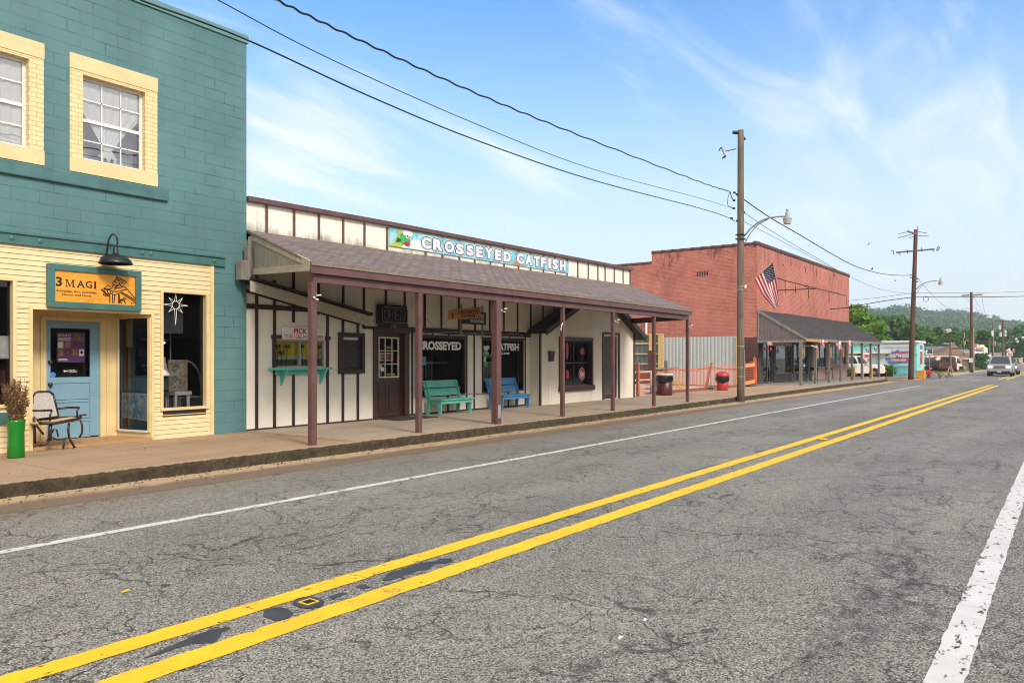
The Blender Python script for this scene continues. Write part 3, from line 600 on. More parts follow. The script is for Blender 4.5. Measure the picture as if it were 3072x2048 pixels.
# hills with their wood
def hillz(px): 
    tab = [(2400, 950), (2590, 935), (2620, 930), (2640, 938), (2680, 924), (2720, 921), (2760, 932), (2790, 943), (2850, 938), (2900, 940), (2960, 952), (3000, 965), (3072, 975), (3150, 985), (3400, 960)]
    for (a, ya), (b, yb) in zip(tab, tab[1:]):
        if a <= px <= b: return ya + (yb - ya) * (px - a) / (b - a)
    return 960
hm = MB(); cols = list(range(2380, 3420, 12)); D = [420, 560, 700, 860, 1100]; rows = []
for px in cols:
    for j, d in enumerate(D):
        f = [0.0, .42, .74, 1.0, .9][j]; top = hillz(px) + 7; y = YH + 4 - (YH + 4 - top) * f * (1 if j < 4 else 1)
        rows.append(dp(px, y, d))
hm.add(rows, [(i * 5 + j, (i + 1) * 5 + j, (i + 1) * 5 + j + 1, i * 5 + j + 1) for i in range(len(cols) - 1) for j in range(4)])
S('', hm.build('hill', M['leafD']))
wd = MB(); rr = random.Random(8)
ico = bmesh.new(); bmesh.ops.create_icosphere(ico, subdivisions=1, radius=1); IV = [v.co.copy() for v in ico.verts]; IF = [tuple(v.index for v in f.verts) for f in ico.faces]; ico.free()
def leafclump(mb, c, r, n, s, rr, flat=.8):
    for _ in range(n):
        d = Vector((rr.gauss(0, 1), rr.gauss(0, 1), rr.gauss(0, 1))).normalized() * rr.uniform(.55, 1.05) ** .5
        p = Vector(c) + Vector((d.x * r, d.y * r, d.z * r * flat)); nrm = (d + Vector((rr.gauss(0, .6), rr.gauss(0, .6), rr.gauss(0, .6)))).normalized()
        a = nrm.orthogonal().normalized(); b = nrm.cross(a); t = rr.uniform(0, 3.14); a, b = a * math.cos(t) + b * math.sin(t), b * math.cos(t) - a * math.sin(t)
        k = s * rr.uniform(.6, 1.3); mb.quad(p - a * k, p + b * k * .6, p + a * k, p - b * k * .6)
for i in range(2300):
    px = rr.uniform(2480, 3380); f = rr.random() ** .8; d = 430 + 430 * f
    fj = min(1, (d - 420) / 440); fr = [0, .42, .74, 1.0]; q = (d - 420) / 140; fz = fr[min(2, int(q))] + (fr[min(2, int(q)) + 1] - fr[min(2, int(q))]) * min(1, q - int(q)) if q < 2 else .74 + .26 * min(1, (d - 700) / 160)
    y = YH + 4 - (YH + 4 - hillz(px) - 7) * fz; c = dp(px, y, d); r = rr.uniform(4.5, 8)
    leafclump(wd, c + UP * r * .3, r, 46, 1.5, rr, .75)
tag(wd.build('hillside_wood', M['leafD']), 'distant wooded hillside fading into haze behind the town', 'wood', kind='stuff')
# ================================================================ TEAL AND CREAM SHOP BUILDING
YF = 13.2
tb = thing('teal_shop_building', 'two storey teal block building with cream clapboard shopfront and blue door', 'building', (5, YF, .2))
XR = 9.18
wx = lambda px, py=1000: at(px, py, YF).x
win = [(5.96, 7.13, 4.93, 6.36), (4.09, 5.26, 4.93, 6.36)]
win = [(wx(246), wx(433), at(246, 477.5, YF).z, at(246, 225, YF).z)]
win.append((win[0][0] - 1.87, win[0][1] - 1.87, win[0][2], win[0][3])); win.append((win[0][0] - 5.2, win[0][1] - 5.2, win[0][2], win[0][3]))
m = MB(); m.wall(-4, XR, 3.58, 7.9, YF, [(a - .02, b + .02, c - .02, d + .02) for a, b, c, d in win], .16); m.wall(8.45, XR, .2, 3.58, YF); m.quad((XR, YF, .2), (XR, YF + 14, .2), (XR, YF + 14, 7.9), (XR, YF, 7.9)); m.quad((-4, YF, .2), (-4, YF, 7.9), (-4, YF + 14, 7.9), (-4, YF + 14, .2)); m.quad((-4, YF + 14, .2), (-4, YF + 14, 7.9), (XR, YF + 14, 7.9), (XR, YF + 14, .2))
m.build('block_wall', M['teal'], tb)
m = MB(); m.box(-4, XR - .01, YF + .05, YF + 13.9, 7.6, 7.7); m.build('roof', M['shingledark'], tb)
m = MB(); m.prism([(-4, YF - .03, 7.87), (XR + .03, YF - .03, 7.87), (XR + .03, YF - .03, 8.03), (-4, YF - .03, 8.03)], (0, .25, 0)); m.box(XR - .22, XR + .031, YF + .22, YF + 14, 7.871, 8.029)
m.build('parapet_cap', plain('teal_flashing', (.12, .25, .255), .4, .1, bump=0), tb, bevel=.006)
m = MB(); m.box(-4, XR - 1.65, YF - .06, YF + .02, 4.47, 4.69); m.build('ledge', M['tealstucco'], tb, bevel=.02)
m = MB(); m.box(-4, 8.68, YF - .05, YF + .02, 3.41, 3.43); m.box(-4, 8.68, YF - .03, YF + .02, 3.43, 3.57); m.box(-4, 8.68, YF - .06, YF + .02, 3.57, 3.6)
for px in (33, 118, 425, 450, 640): 
    for dx in ((0,)): m.lathe([(.035, 0), (.035, .012), (.015, .02)], (wx(px), YF - .03, 3.50), 12, (0, -1, 0))
m.build('steel_lintel', M['tealpaint'], tb)
def sash_window(x0, x1, z0, z1, tied):
    tx0, tx1, tz0, tz1 = x0 - .20, x1 + .22, z0 - .23, z1 + .30
    f = MB(); f.wall(tx0, tx1, tz0, tz1, YF - .035, [(x0, x1, z0, z1)], .16)
    f.quad((tx0, YF, tz0), (tx1, YF, tz0), (tx1, YF - .035, tz0), (tx0, YF - .035, tz0)); f.quad((tx0, YF - .035, tz1), (tx1, YF - .035, tz1), (tx1, YF, tz1), (tx0, YF, tz1)); f.quad((tx1, YF - .035, tz0), (tx1, YF, tz0), (tx1, YF, tz1), (tx1, YF - .035, tz1)); f.quad((tx0, YF, tz0), (tx0, YF - .035, tz0), (tx0, YF - .035, tz1), (tx0, YF, tz1))
    w = f.build('window_surround', M['creambrick'], tb)
    m = MB(); m.box(tx0 - .005, tx1 + .005, YF - .045, YF, z1 + .06, tz1 + .005); m.build('surround_lintel', M['creamtrim'], w); m = MB(); m.box(tx0 - .005, tx1 + .005, YF - .045, YF, tz0 - .005, z0 - .01); m.build('surround_sill', M['creamtrim'], w)
    y = YF + .08; zm = (z0 + z1) / 2 - .02
    s = MB(); s.frame(x0, x1, z0, z1, y, y + .06, .045); s.box(x0 + .045, x1 - .045, y + .005, y + .055, zm - .025, zm + .03)
    for a in (z0 + .045, zm + .03):
        b = zm - .025 if a < zm else z1 - .045
        for i in (1, 2): xx = x0 + .045 + (x1 - x0 - .09) * i / 3; s.box(xx - .011, xx + .011, y + .02, y + .035, a, b)
        s.box(x0 + .045, x1 - .045, y + .02, y + .035, (a + b) / 2 - .011, (a + b) / 2 + .011)
    s.build('sash', M['whitep'], w)
    m = MB(); m.quad((x0 + .03, y + .027, z0 + .03), (x1 - .03, y + .027, z0 + .03), (x1 - .03, y + .027, z1 - .03), (x0 + .03, y + .027, z1 - .03)); m.build('pane', M['clearglass'], w)
    c = MB(); n = 40; rows = []
    cxm = x0 + (x1 - x0) * .46
    for i in range(n + 1):
        t = i / n; xa = x0 + (x1 - x0) * t; w_ = .02 * math.sin(t * 46)
        zq = z1 - (z1 - z0) * .34
        if tied: pts_ = [(xa, z1 - .02), (xa, zq), (xa * .55 + cxm * .45, (zq + z0 + .3) / 2), (cxm + (xa - cxm) * .14, z0 + .27), (cxm + (t - .5) * .34, z0 + .10 + .05 * math.sin(t * 20))]
        else: pts_ = [(xa, z1 - .02), (xa, zq), (xa, (zq + z0) / 2), (xa, z0 + .2), (xa, z0 + .015)]
        rows += [(u_, y + .06 + w_ * .5, v_) for u_, v_ in pts_]
    c.add(rows, [(i * 5 + j, i * 5 + j + 1, (i + 1) * 5 + j + 1, (i + 1) * 5 + j) for i in range(n) for j in range(4)])
    c.build('curtain', M['curtain'], w, smooth=True)
    bx('room', plain('pale_room', (.55, .56, .56), .8, bump=0), w, x0 - .1, x1 + .1, y + .5, y + .6, z0 - .1, z1 + .1)
for i, (a, b, c, d) in enumerate(win): sash_window(a, b, c, d, i == 0)

# --- cream shopfront
xe0, xe1 = wx(96), wx(452)           # entry recess
xw0, xw1 = wx(488), wx(617)          # right display window
xl1 = wx(37)
zt_e = at(96, 927, YF).z; zw0 = at(488, 1224, YF).z; zw1 = at(488, 876, YF).z
zl0 = at(20, 1213, YF).z; zl1 = at(30, 842, YF).z
holes = [(xe0, xe1, .2, zt_e), (xw0, xw1, zw0, zw1), (1.6, xl1, zl0, zl1)]
m = MB(); m.wall(-4, 8.45, .2, 3.41, YF, holes, .10, lap=.083); m.build('clapboard_wall', M['cream'], tb)
tr = MB(); t = .05
for a, b, c, d in holes[1:]:
    tr.box(a - t, b + t, YF - .03, YF, d, d + t); tr.box(a - t, a, YF - .03, YF, c, d); tr.box(b, b + t, YF - .03, YF, c, d)
    tr.box(a - t, b + t, YF - .05, YF, c - .045, c)
tr.box(xe0 - t, xe1 + t, YF - .03, YF, zt_e, zt_e + t); tr.box(xe0 - t, xe0, YF - .03, YF, .2, zt_e); tr.box(xe1, xe1 + t, YF - .03, YF, .2, zt_e)
tr.box(8.38, 8.455, YF - .025, YF, .2, 3.41)
tr.build('shopfront_trim', M['creamtrim'], tb)
bx('worn_sill', plain('dark_rotten_sill', (.035, .018, .012), .8), tb, xw0 + .0, xw1, YF - .012, YF + .06, zw0 - .16, zw0 - .045)
# recess: side wall, door wall, ceiling, floor, angled display window
YD = 14.1
xa = at(350, 1200, YD).x
dx0, dx1 = at(137, 1200, YD).x, at(299, 1200, YD).x
dzt = at(137, 960, YD).z
m = MB(); m.quad((xe0, YF, .2), (xe0, YD, .2), (xe0, YD, zt_e + .05), (xe0, YF, zt_e + .05))
m.wall(xe0, xa, .2, zt_e + .05, YD, [(dx0, dx1, .2, dzt)], .06); m.quad((xe0, YF, zt_e + .03), (xe0, YD, zt_e + .03), (xe1, YD, zt_e + .03), (xe1, YF, zt_e + .03))
m.build('entry_wall', M['creamtrim'], tb)
m = MB()
for i in range(9): xx = dx0 + .02 + i * .165; m.box(xx, xx + .012, YD - .012, YD, dzt + .06, zt_e + .03)
m.box(dx0 - .09, dx0, YD - .03, YD, .22, dzt); m.box(dx1, dx1 + .07, YD - .03, YD, .22, dzt); m.box(dx0 - .09, dx1 + .07, YD - .03, YD, dzt, dzt + .06); m.box(dx1 + .12, dx1 + .14, YD - .02, YD, .22, zt_e)
m.build('door_casing', M['creamtrim'], tb)
bx('entry_floor', wood('entry_boards', (.50, .30, .13), (.36, .2, .09), (.1, 1, 1)), tb, xe0, xe1, YF - .06, YD + .05, .19, .245)
d = MB(); y = YD + .02; zs = .27
gx0, gx1 = at(153, 1000, YD).x, at(272, 1000, YD).x; gz0, gz1 = at(153, 1132, YD).z, at(153, 983, YD).z
d.wall(dx0, dx1, zs, dzt, y, [(gx0, gx1, gz0, gz1)], .03)
ph = (gz0 - .1 - zs) / 3.2
for i in range(3):
    z1_ = gz0 - .09 - i * (ph + .04); d.frame(gx0, gx1, z1_ - ph + .0, z1_, y - .012, y, .012)
door = d.build('door', M['bluedoor'], tb)
for zz_ in (at(145, 1086, YD).z, at(145, 1153, YD).z): MB().lathe([(.03, 0), (.03, .012), (.018, .02), (.03, .04), (.032, .055), (.012, .066)], (dx0 + .07, y, zz_), 14, (0, -1, 0)).build('handle', plain('aged_brass', (.12, .09, .05), .35, metal=.8, bump=0), door, smooth=True)
MB().quad((gx0, y + .02, gz0), (gx1, y + .02, gz0), (gx1, y + .02, gz1), (gx0, y + .02, gz1)).build('pane', M['glass'], door)
bx('inside_dark', M['dark'], door, gx0 - .05, gx1 + .05, y + .25, y + .3, gz0 - .1, gz1 + .1)
# printed poster inside the door glass
pp = thing('poster', 'purple event poster with portrait photos taped behind the blue door glass', 'poster', (gx0, y + .01, gz0))
q0 = at(173, 1087, YD); q1 = at(257, 997, YD); px0, px1, pz0, pz1 = q0.x, q1.x, q0.z, at(173, 996, YD).z; yy = y + .012
bx('sheet', M['purple'], pp, px0, px1, yy - .004, yy, pz0, pz1)
W, HH = px1 - px0, pz1 - pz0
def cell(u0, v0, u1, v1, mat, nm='portrait', k=1): bx(nm, mat, pp, px0 + W * u0, px0 + W * u1, yy - .004 - .002 * k, yy - .004, pz0 + HH * v0, pz0 + HH * v1)
cell(.03, .48, .22, .68, M['offwhite']); cell(.28, .48, .48, .68, M['skin']); cell(.56, .68, .96, .96, plain('photo_brown', (.16, .09, .07), .5, .5, 14)); cell(.56, .50, .96, .66, plain('photo_dusk', (.10, .04, .07), .5, .5, 14))
for i, c in enumerate((M['skin'], M['rust'], M['skin'], M['offwhite'])): cell(.03 + i * .25, .22, .22 + i * .25, .44, c)
for i in range(4): 
    m = MB(); cx = px0 + W * (.125 + i * .25); cz = pz0 + HH * .34; m.prism([(cx + .022 * math.cos(a * .524), yy - .0075, cz + .030 * math.sin(a * .524)) for a in range(12)], (0, -.002, 0)); m.build('portrait_face', M['dark'] if i == 3 else M['skin'], pp)
text('title', 'ROYALTY', (px0 + W * .05, yy - .004, pz0 + HH * .87), EX, EZ, W * .46, HH * .07, M['offwhite'], pp, .01)
for v, u in ((.81, .44), (.76, .46), (.72, .40), (.10, .30), (.06, .34)): cell(.05, v, .05 + u, v + .022, M['offwhite'] if v < .8 else M['yellowp'], 'text_line')
st = thing('door_sticker', 'black and white arrow sticker on the blue door glass', 'sticker', at(190, 1112, YD))
a0 = at(190, 1113, YD); a1 = at(236, 1113, YD); h0 = .062; bx('label', M['blackm'], st, a0.x, a1.x, yy - .004, yy, a0.z - .03, a0.z + .035)
text('lettering', 'PLEASE USE\nOTHER DOOR', (a0.x + .1, yy - .004, a0.z - .02), EX, EZ, a1.x - a0.x - .12, .042, M['whitep'], st, .02)
m = MB(); m.prism([(a0.x + .01, yy - .0065, a0.z), (a0.x + .04, yy - .0065, a0.z - .02), (a0.x + .04, yy - .0065, a0.z - .007), (a0.x + .085, yy - .0065, a0.z - .007), (a0.x + .085, yy - .0065, a0.z + .009), (a0.x + .04, yy - .0065, a0.z + .009), (a0.x + .04, yy - .0065, a0.z + .02)], (0, .003, 0)); m.build('arrow', M['whitep'], st)
p = at(161, 1124, YD); m = MB(); m.lathe([(.045, 0), (.045, .004)], (p.x, yy, p.z), 20, (0, -1, 0)); tag(m.build('round_sticker', plain('sticker_blue', (.05, .28, .62), .4)), 'small round blue sticker in the lower corner of the door glass', 'sticker')

# angled display window
A0 = Vector((xa, YD, .2)); A1 = Vector((xe1, YF, .2)); ad = (A1 - A0).normalized(); an = Vector((ad.y, -ad.x, 0)); AL = (A1 - A0).length
def ang(u, z, o=0): return Vector((xa, YD, 0)) + ad * (AL * u) + an * o + UP * z
m = MB(); zb = .33; ztt = zt_e - .06
m.quad(ang(0, .2), ang(1, .2), ang(1, zb), ang(0, zb)); m.quad(ang(0, ztt), ang(1, ztt), ang(1, zt_e + .05), ang(0, zt_e + .05))
for (u0, u1) in ((0, .07), (.93, 1)): m.prism([ang(u0, zb), ang(u1, zb), ang(u1, ztt), ang(u0, ztt)], an * .02)
m.build('angled_window_frame', M['creamtrim'], tb)
m = MB(); m.prism([ang(.07, zb, .012), ang(.93, zb, .012), ang(.93, zb + .035, .012), ang(.07, zb + .035, .012)], an * .02); m.prism([ang(.07, zb, .012), ang(.10, zb, .012), ang(.10, ztt, .012), ang(.07, ztt, .012)], an * .02); m.build('angled_window_bead', M['whitep'], tb)
m = MB(); m.quad(ang(.07, zb), ang(.93, zb), ang(.93, ztt), ang(.07, ztt)); m.build('angled_window_pane', M['glass'], tb)
# shop interior: dark room behind all the display windows
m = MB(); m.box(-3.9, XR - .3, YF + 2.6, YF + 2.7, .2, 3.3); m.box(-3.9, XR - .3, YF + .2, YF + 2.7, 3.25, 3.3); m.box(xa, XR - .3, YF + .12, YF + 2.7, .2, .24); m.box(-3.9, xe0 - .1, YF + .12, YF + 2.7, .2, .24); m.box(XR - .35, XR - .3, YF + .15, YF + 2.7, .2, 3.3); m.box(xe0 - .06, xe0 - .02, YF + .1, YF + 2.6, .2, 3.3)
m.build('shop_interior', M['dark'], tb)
MB().quad((xw0, YF + .08, zw0), (xw1, YF + .08, zw0), (xw1, YF + .08, zw1), (xw0, YF + .08, zw1)).build('display_pane', M['glass'], tb)
MB().quad((1.6, YF + .08, zl0), (xl1, YF + .08, zl0), (xl1, YF + .08, zl1), (1.6, YF + .08, zl1)).build('display_pane', M['glass'], tb)
bx('grey_blind', plain('grey_blind', (.08, .095, .10), .8), tb, xw0, xw1 - .16, YF + .5, YF + .52, zw1 - .72, zw1)
bx('window_bottom_rail', M['tealpaint'], tb, -4, xl1 + .1, YF - .04, YF, zl0 - .3, zl0 - .12)
# goods in the windows
o = thing('painting', 'blue and white abstract painting propped in the angled window', 'painting', ang(.5, .6, -.08))
m = MB(); m.prism([ang(.09, at(340, 1259, 13.6).z, -.05), ang(.88, .52, -.05), ang(.88, 1.02, -.05), ang(.09, 1.02, -.05)], -an * .03); m.build('canvas', M['whitep'], o)
t = NT('abstract_blue'); n = t.noise(4.5, 8, .7, None, 2.5); t.set('Base Color', t.mix(t.rng(n, .42, .60), (.10, .32, .60), (.72, .76, .80))); 
m = MB(); m.prism([ang(.14, .56, -.045), ang(.76, .56, -.045), ang(.76, .98, -.045), ang(.14, .98, -.045)], an * .002); m.build('brushwork', t.m, o)
o = thing('table_lamp', 'cream bell shaded lamp standing behind the angled window', 'lamp', ang(.75, 1.1, -.35))
c = ang(.82, 1.33, -.32); m = MB(); m.lathe([(.20, 0), (.15, .06), (.12, .16), (.10, .30), (.095, .34)], c, 24); m.build('shade', M['offwhite'], o, smooth=True)
m = MB(); c2 = ang(.82, 1.06, -.32); m.lathe([(.09, 0), (.09, .02), (.03, .05), (.05, .12), (.05, .18), (.015, .26)], c2, 16); m.build('base', M['chrome'], o, smooth=True)
o = MB(); o.prism([ang(.08, 1.06, -.1), ang(.9, 1.06, -.1), ang(.9, 1.30, -.1), ang(.08, 1.30, -.1)], -an * .35); tag(o.build('cabinet', plain('teal_cabinet', (.06, .13, .15), .5), bevel=.01), 'dark teal cabinet inside the angled window above the painting', 'cabinet')
o = MB(); o.prism([ang(.1, 1.85, -.12), ang(.27, 1.85, -.12), ang(.27, 2.35, -.12), ang(.1, 2.35, -.12)], -an * .03); tag(o.build('cardboard_panel', plain('buff_board', (.36, .31, .22), .7), bevel=.004), 'plain buff board leaning high in the angled window', 'panel')
# left window lamp shade; the added table stands in for a car reflection
o = thing('table_lamp', 'large white pleated lamp shade in the left display window', 'lamp', (4.75, YF + .5, 1.4))
m = MB(); c = at(10, 1076, YF + .45); m.lathe([(.30, 0), (.22, .08), (.15, .25), (.12, .36)], c, 28); m.build('shade', M['whitep'], o, smooth=True)
m = MB(); m.lathe([(.1, -.62), (.1, -.6), (.03, -.55), (.06, -.3), (.02, 0)], c, 14); m.build('base', M['rust'], o, smooth=True)
o = MB(); o.box(c.x - .5, xe0 - .10, YF + .2, YF + .8, .3, c.z - .62); tag(o.build('reflection_table', M['darkred'], bevel=.01), 'dark red table under the white lamp shade standing in for a car reflection', 'table')
# star ornament hung in the right display window
sp_ = at(527, 915, YF + .04); so = thing('star_ornament', 'white wire eight pointed star hung in the right display window', 'ornament', sp_)
m = MB()
for i in range(8):
    a = i * math.pi / 4 + math.pi / 2; Lr = {0: .22, 4: .36}.get(i, .24 if i % 2 == 0 else .19)
    tip = sp_ + Vector((math.cos(a) * Lr, 0, math.sin(a) * Lr))
    for s_ in (-.19, .19): b = a + s_ * 1.6; m.tube([sp_ + Vector((math.cos(b) * .075, 0, math.sin(b) * .075)), tip], .005, 5)
m.build('points', M['whitep'], so); m = MB(); m.tube([sp_ + Vector((math.cos(a * .3927) * .07, 0, math.sin(a * .3927) * .07)) for a in range(17)], .006, 6); m.build('hoop', M['whitep'], so)
m = MB(); m.tube([sp_ + Vector((0, 0, .22)), sp_ + Vector((0, 0, .45))], .002, 4); m.build('cord', M['whitep'], so)
# painted chair in the right window
o = thing('antique_chair', 'small painted wooden chair with patterned back in the right display window', 'chair', (xw0 + .35, YF + .4, zw0))
t = NT('decoupage'); t.set('Base Color', t.mix(t.rng(t.noise(9, 6, .7, None, 1.5), .42, .58), (.09, .11, .12), (.45, .36, .27)))
ca, cb = at(505, 1100, YF + .35), at(562, 1100, YF + .35); cw = cb.x - ca.x
m = MB(); m.frame(ca.x, cb.x, 1.03, 1.62, YF + .34, YF + .38, .06); m.build('back_frame', plain('faded_paint', (.42, .30, .22), .6, .4, 12), o, bevel=.006)
bx('backrest', t.m, o, ca.x + .06, cb.x - .06, YF + .35, YF + .37, 1.09, 1.56)
m = MB()
for a in (.08, cw - .05): m.box(ca.x + a - .03, ca.x + a + .02, YF + .22, YF + .26, .24, 1.03); m.box(ca.x + a - .03, ca.x + a + .02, YF + .52, YF + .56, .24, 1.03)
m.build('legs', M['offwhite'], o); bx('seat', M['offwhite'], o, ca.x + .04, cb.x, YF + .2, YF + .58, .96, 1.03)
o = thing('bentwood_chair', 'dark round backed wooden chair in the right display window', 'chair', (xw1 - .3, YF + .5, .24))
c = Vector((xw1 - .12, YF + .5, 1.15)); m = MB(); m.tube([c + Vector((.33 * math.cos(a), 0, .45 * math.sin(a))) for a in [math.pi * i / 14 for i in range(15)]], .018, 7); m.build('hoop_back', M['galv'], o); m = MB()
for dx in (-.33, -.1): m.tube([c + Vector((dx, 0, 0)), c + Vector((dx * 1.05, 0, -.9))], .018, 6)
m.build('leg', M['grey'], o); bx('seat', M['grey'], o, c.x - .33, c.x + .2, YF + .3, YF + .6, .9, .93)
o = MB(); 
for dx in (0, .42): o.box(xw1 - .55 + dx, xw1 - .53 + dx, YF + 1.0, YF + 1.02, .24, 2.5)
for z in (1.0, 1.5, 2.0, 2.49): o.box(xw1 - .55, xw1 - .11, YF + 1.0, YF + 1.3, z, z + .015)
tag(o.build('shelf_rack', M['galv']), 'thin metal shelf rack at the back of the right display window', 'rack')
p = at(493, 1028, YF + 1.5); o = MB(); o.lathe([(.001, -.02), (.02, 0), (.001, .02)], p, 10); tag(o.build('light_bulb', emis('bulb', (1, .45, .15), 6)), 'tiny glowing bulb deep in the right display window', 'bulb')

def catm(pts, n=6):
    out = []
    for i in range(len(pts) - 1):
        p0, p1, p2, p3 = pts[max(i - 1, 0)], pts[i], pts[i + 1], pts[min(i + 2, len(pts) - 1)]
        for k in range(n): t = k / n; out.append(.5 * ((2 * p1) + (p2 - p0) * t + (2 * p0 - 5 * p1 + 4 * p2 - p3) * t * t + (3 * p1 - 3 * p2 + p3 - p0) * t ** 3))
    return out + [pts[-1]]
# --- signboard, gooseneck lamp
YS = YF - .07
s0 = at(142, 789, YS); s1 = at(421, 811, YS); sz0 = at(142, 921, YS).z; sz1 = s0.z
sg = thing('shop_sign', 'orange varnished board reading 3 MAGI in a teal frame over the blue door', 'sign', (s0.x, YS, sz0))
m = MB(); m.frame(s0.x, s1.x, sz0, sz1, YS - .045, YS + .05, .10); m.build('frame', M['tealpaint'], sg, bevel=.006)
bi0, bi1, bz0, bz1 = s0.x + .10, s1.x - .10, sz0 + .10, sz1 - .10
bx('board', M['orange_board'], sg, bi0, bi1, YS - .015, YS + .03, bz0, bz1)
BW, BH = bi1 - bi0, bz1 - bz0; fy = YS - .0155
INK = plain('carved_ink', (.018, .008, .005), .5, bump=0)
def bt(s, u0, u1, v0, v1, bold=.0, nm='lettering', serif=False):
    text(nm, s, (bi0 + BW * u0, fy, bz0 + BH * v0), EX, EZ, BW * (u1 - u0), BH * (v1 - v0), INK, sg, bold)
bt('3', .015, .085, .49, .79, .028)
for ch, u0, u1 in (('A', .265, .35), ('G', .365, .445), ('I', .472, .494)): bt(ch, u0, u1, .50, .72, .012)
m = MB()
def ser(u, v): x = bi0 + BW * u; z = bz0 + BH * v; m.box(x - BW * .013, x + BW * .013, fy - .004, fy, z - .006, z + .006)
for u in (.14, .225, .274, .342, .483): ser(u, .503)
for u in (.14, .225, .483): ser(u, .717)
def mstroke(u0, v0, u1, v1, w): a_ = Vector((bi0 + BW * u0, fy - .001, bz0 + BH * v0)); b_ = Vector((bi0 + BW * u1, fy - .001, bz0 + BH * v1)); m.prism([a_, a_ + EX * w, b_ + EX * w, b_], (0, -.003, 0))
for q_ in ((.135, .50, .135, .72, .008), (.135, .72, .172, .50, .02), (.175, .50, .208, .72, .008), (.208, .50, .208, .72, .02)): mstroke(*q_)
m.build('serif', INK, sg)
bt('Antiques, Art, Oddities,', .015, .51, .30, .385, .006); bt('Decor, and More', .09, .43, .195, .27, .006)
ma = MB()                                        # line drawing of a robed king carrying a covered dish
def P2(x, y):      # coordinates of the enlarged crop (sheared by perspective) -> board
    u = (x - 150) / (2172 - 150); top = 180 + (325 - 180) * u; bot = 1040 + (1140 - 1040) * u
    return Vector((bi0 + BW * u, fy - .002, bz1 - BH * (y - top) / (bot - top)))
def stroke(pts, w=.0075): ma.tube([P2(*p) for p in pts], w, 5)
for pts in ([(1665, 320), (1690, 345), (1760, 360), (1820, 400), (1880, 430), (1950, 500), (1890, 520), (1830, 510), (1740, 450), (1670, 410), (1665, 320)], [(1700, 350), (1740, 440), (1780, 400), (1830, 470), (1880, 440)],
            [(1660, 410), (1620, 460), (1575, 515), (1590, 560), (1560, 600), (1590, 625), (1650, 640), (1690, 600), (1740, 560), (1760, 500)], [(1620, 480), (1660, 490), (1690, 500)], [(1600, 550), (1650, 600), (1720, 560)],
            [(1740, 520), (1800, 580), (1840, 600), (1900, 620), (1960, 680), (2060, 800), (2165, 940)], [(1840, 600), (1760, 640), (1660, 650), (1610, 700)], [(1950, 680), (1860, 700), (1760, 740), (1640, 750), (1560, 740)],
            [(1340, 660), (1400, 620), (1450, 570), (1500, 610), (1570, 660), (1480, 680), (1400, 680), (1340, 660)], [(1275, 700), (1330, 760), (1400, 810), (1480, 820), (1560, 800), (1580, 740), (1480, 700), (1380, 690), (1275, 700)], [(1340, 720), (1400, 790)], [(1420, 710), (1460, 800)], [(1500, 720), (1520, 810)],
            [(1320, 820), (1400, 830), (1470, 860), (1480, 880), (1400, 870), (1330, 850)], [(1560, 830), (1640, 840), (1720, 800), (1760, 790)],
            [(1495, 820), (1495, 1070)], [(1570, 840), (1562, 1070)], [(1625, 840), (1605, 1075)], [(1725, 800), (1728, 1070)], [(1745, 830), (1750, 1080)],
            [(1770, 780), (1900, 860), (2060, 960), (2165, 1060)], [(1800, 760), (1960, 850), (2165, 990)], [(1770, 970), (1840, 960), (1900, 900)], [(1760, 1000), (1850, 990), (1930, 940)], [(1760, 1010), (1810, 1080)], [(1870, 1000), (1910, 1085)], [(2080, 1060), (2060, 1085)], [(2120, 1070), (2110, 1090)]):
    stroke(pts, .0085 if len(pts) < 4 else .007)
ma.build('king_drawing', INK, sg)
lp = at(350, 760, YF); gl = thing('gooseneck_lamp', 'black gooseneck barn lamp arching over the 3 MAGI signboard', 'lamp', (lp.x, YF, 3.3))
YLm = YF - .30; cL = at(347, 766, YLm)
b0_ = at(310, 780, YF); m = MB(); m.lathe([(.07, 0), (.07, .02), (.03, .03)], (b0_.x, YF - .03, b0_.z), 16, (0, -1, 0)); m.build('wall_plate', M['blackm'], gl, smooth=True)
neck = catm([Vector((b0_.x, YF - .05, b0_.z)), at(319, 768, YF - .14), at(322, 745, YF - .18), at(327, 718, YF - .22), at(338, 703, YF - .26), at(350, 712, YLm), at(352, 732, YLm), cL + UP * .06])
m = MB(); m.tube(neck, .015, 8); m.build('neck', M['blackm'], gl, smooth=True)
m = MB(); m.lathe([(.022, .15), (.035, .13), (.045, .04), (.06, .02), (.10, 0), (.19, -.04), (.24, -.09), (.26, -.13), (.262, -.145), (.25, -.14), (.21, -.09), (.02, -.03)], cL, 30); m.build('shade', M['blackm'], gl, smooth=True)

# --- green planter with dried flowers, wooden armchair
pl = gr(48, 1372, .2); po = thing('flower_pot', 'tall green planter holding dried brown flowers beside the shopfront', 'planter', pl)
m = MB(); m.lathe([(.105, 0), (.112, .02), (.108, .2), (.105, .35), (.12, .52), (.122, .55), (.11, .555), (.09, .5)], pl, 24); m.build('pot', M['green'], po, smooth=True)
rr = random.Random(4); m = MB(); st_ = MB()
for _ in range(85):
    a = rr.uniform(0, 6.28); r0 = rr.uniform(0, .08); sp = rr.uniform(.02, .20); h = rr.uniform(.30, .66); p0 = pl + Vector((math.cos(a) * r0, math.sin(a) * r0, .5)); p1 = pl + Vector((math.cos(a) * sp, math.sin(a) * sp, .5 + h))
    st_.tube([p0, (p0 + p1) / 2 + Vector((0, 0, .03)), p1], .0025, 4)
    for k in range(20): q = p0.lerp(p1, rr.uniform(.12, 1)); leafclump(m, q, .026, 4, .013, rr)
st_.build('stems', M['bark'], po); m.build('blooms', M['dry'], po)
DW = wood('dark_carved_wood', (.045, .022, .014), (.02, .01, .007), rough=.35)
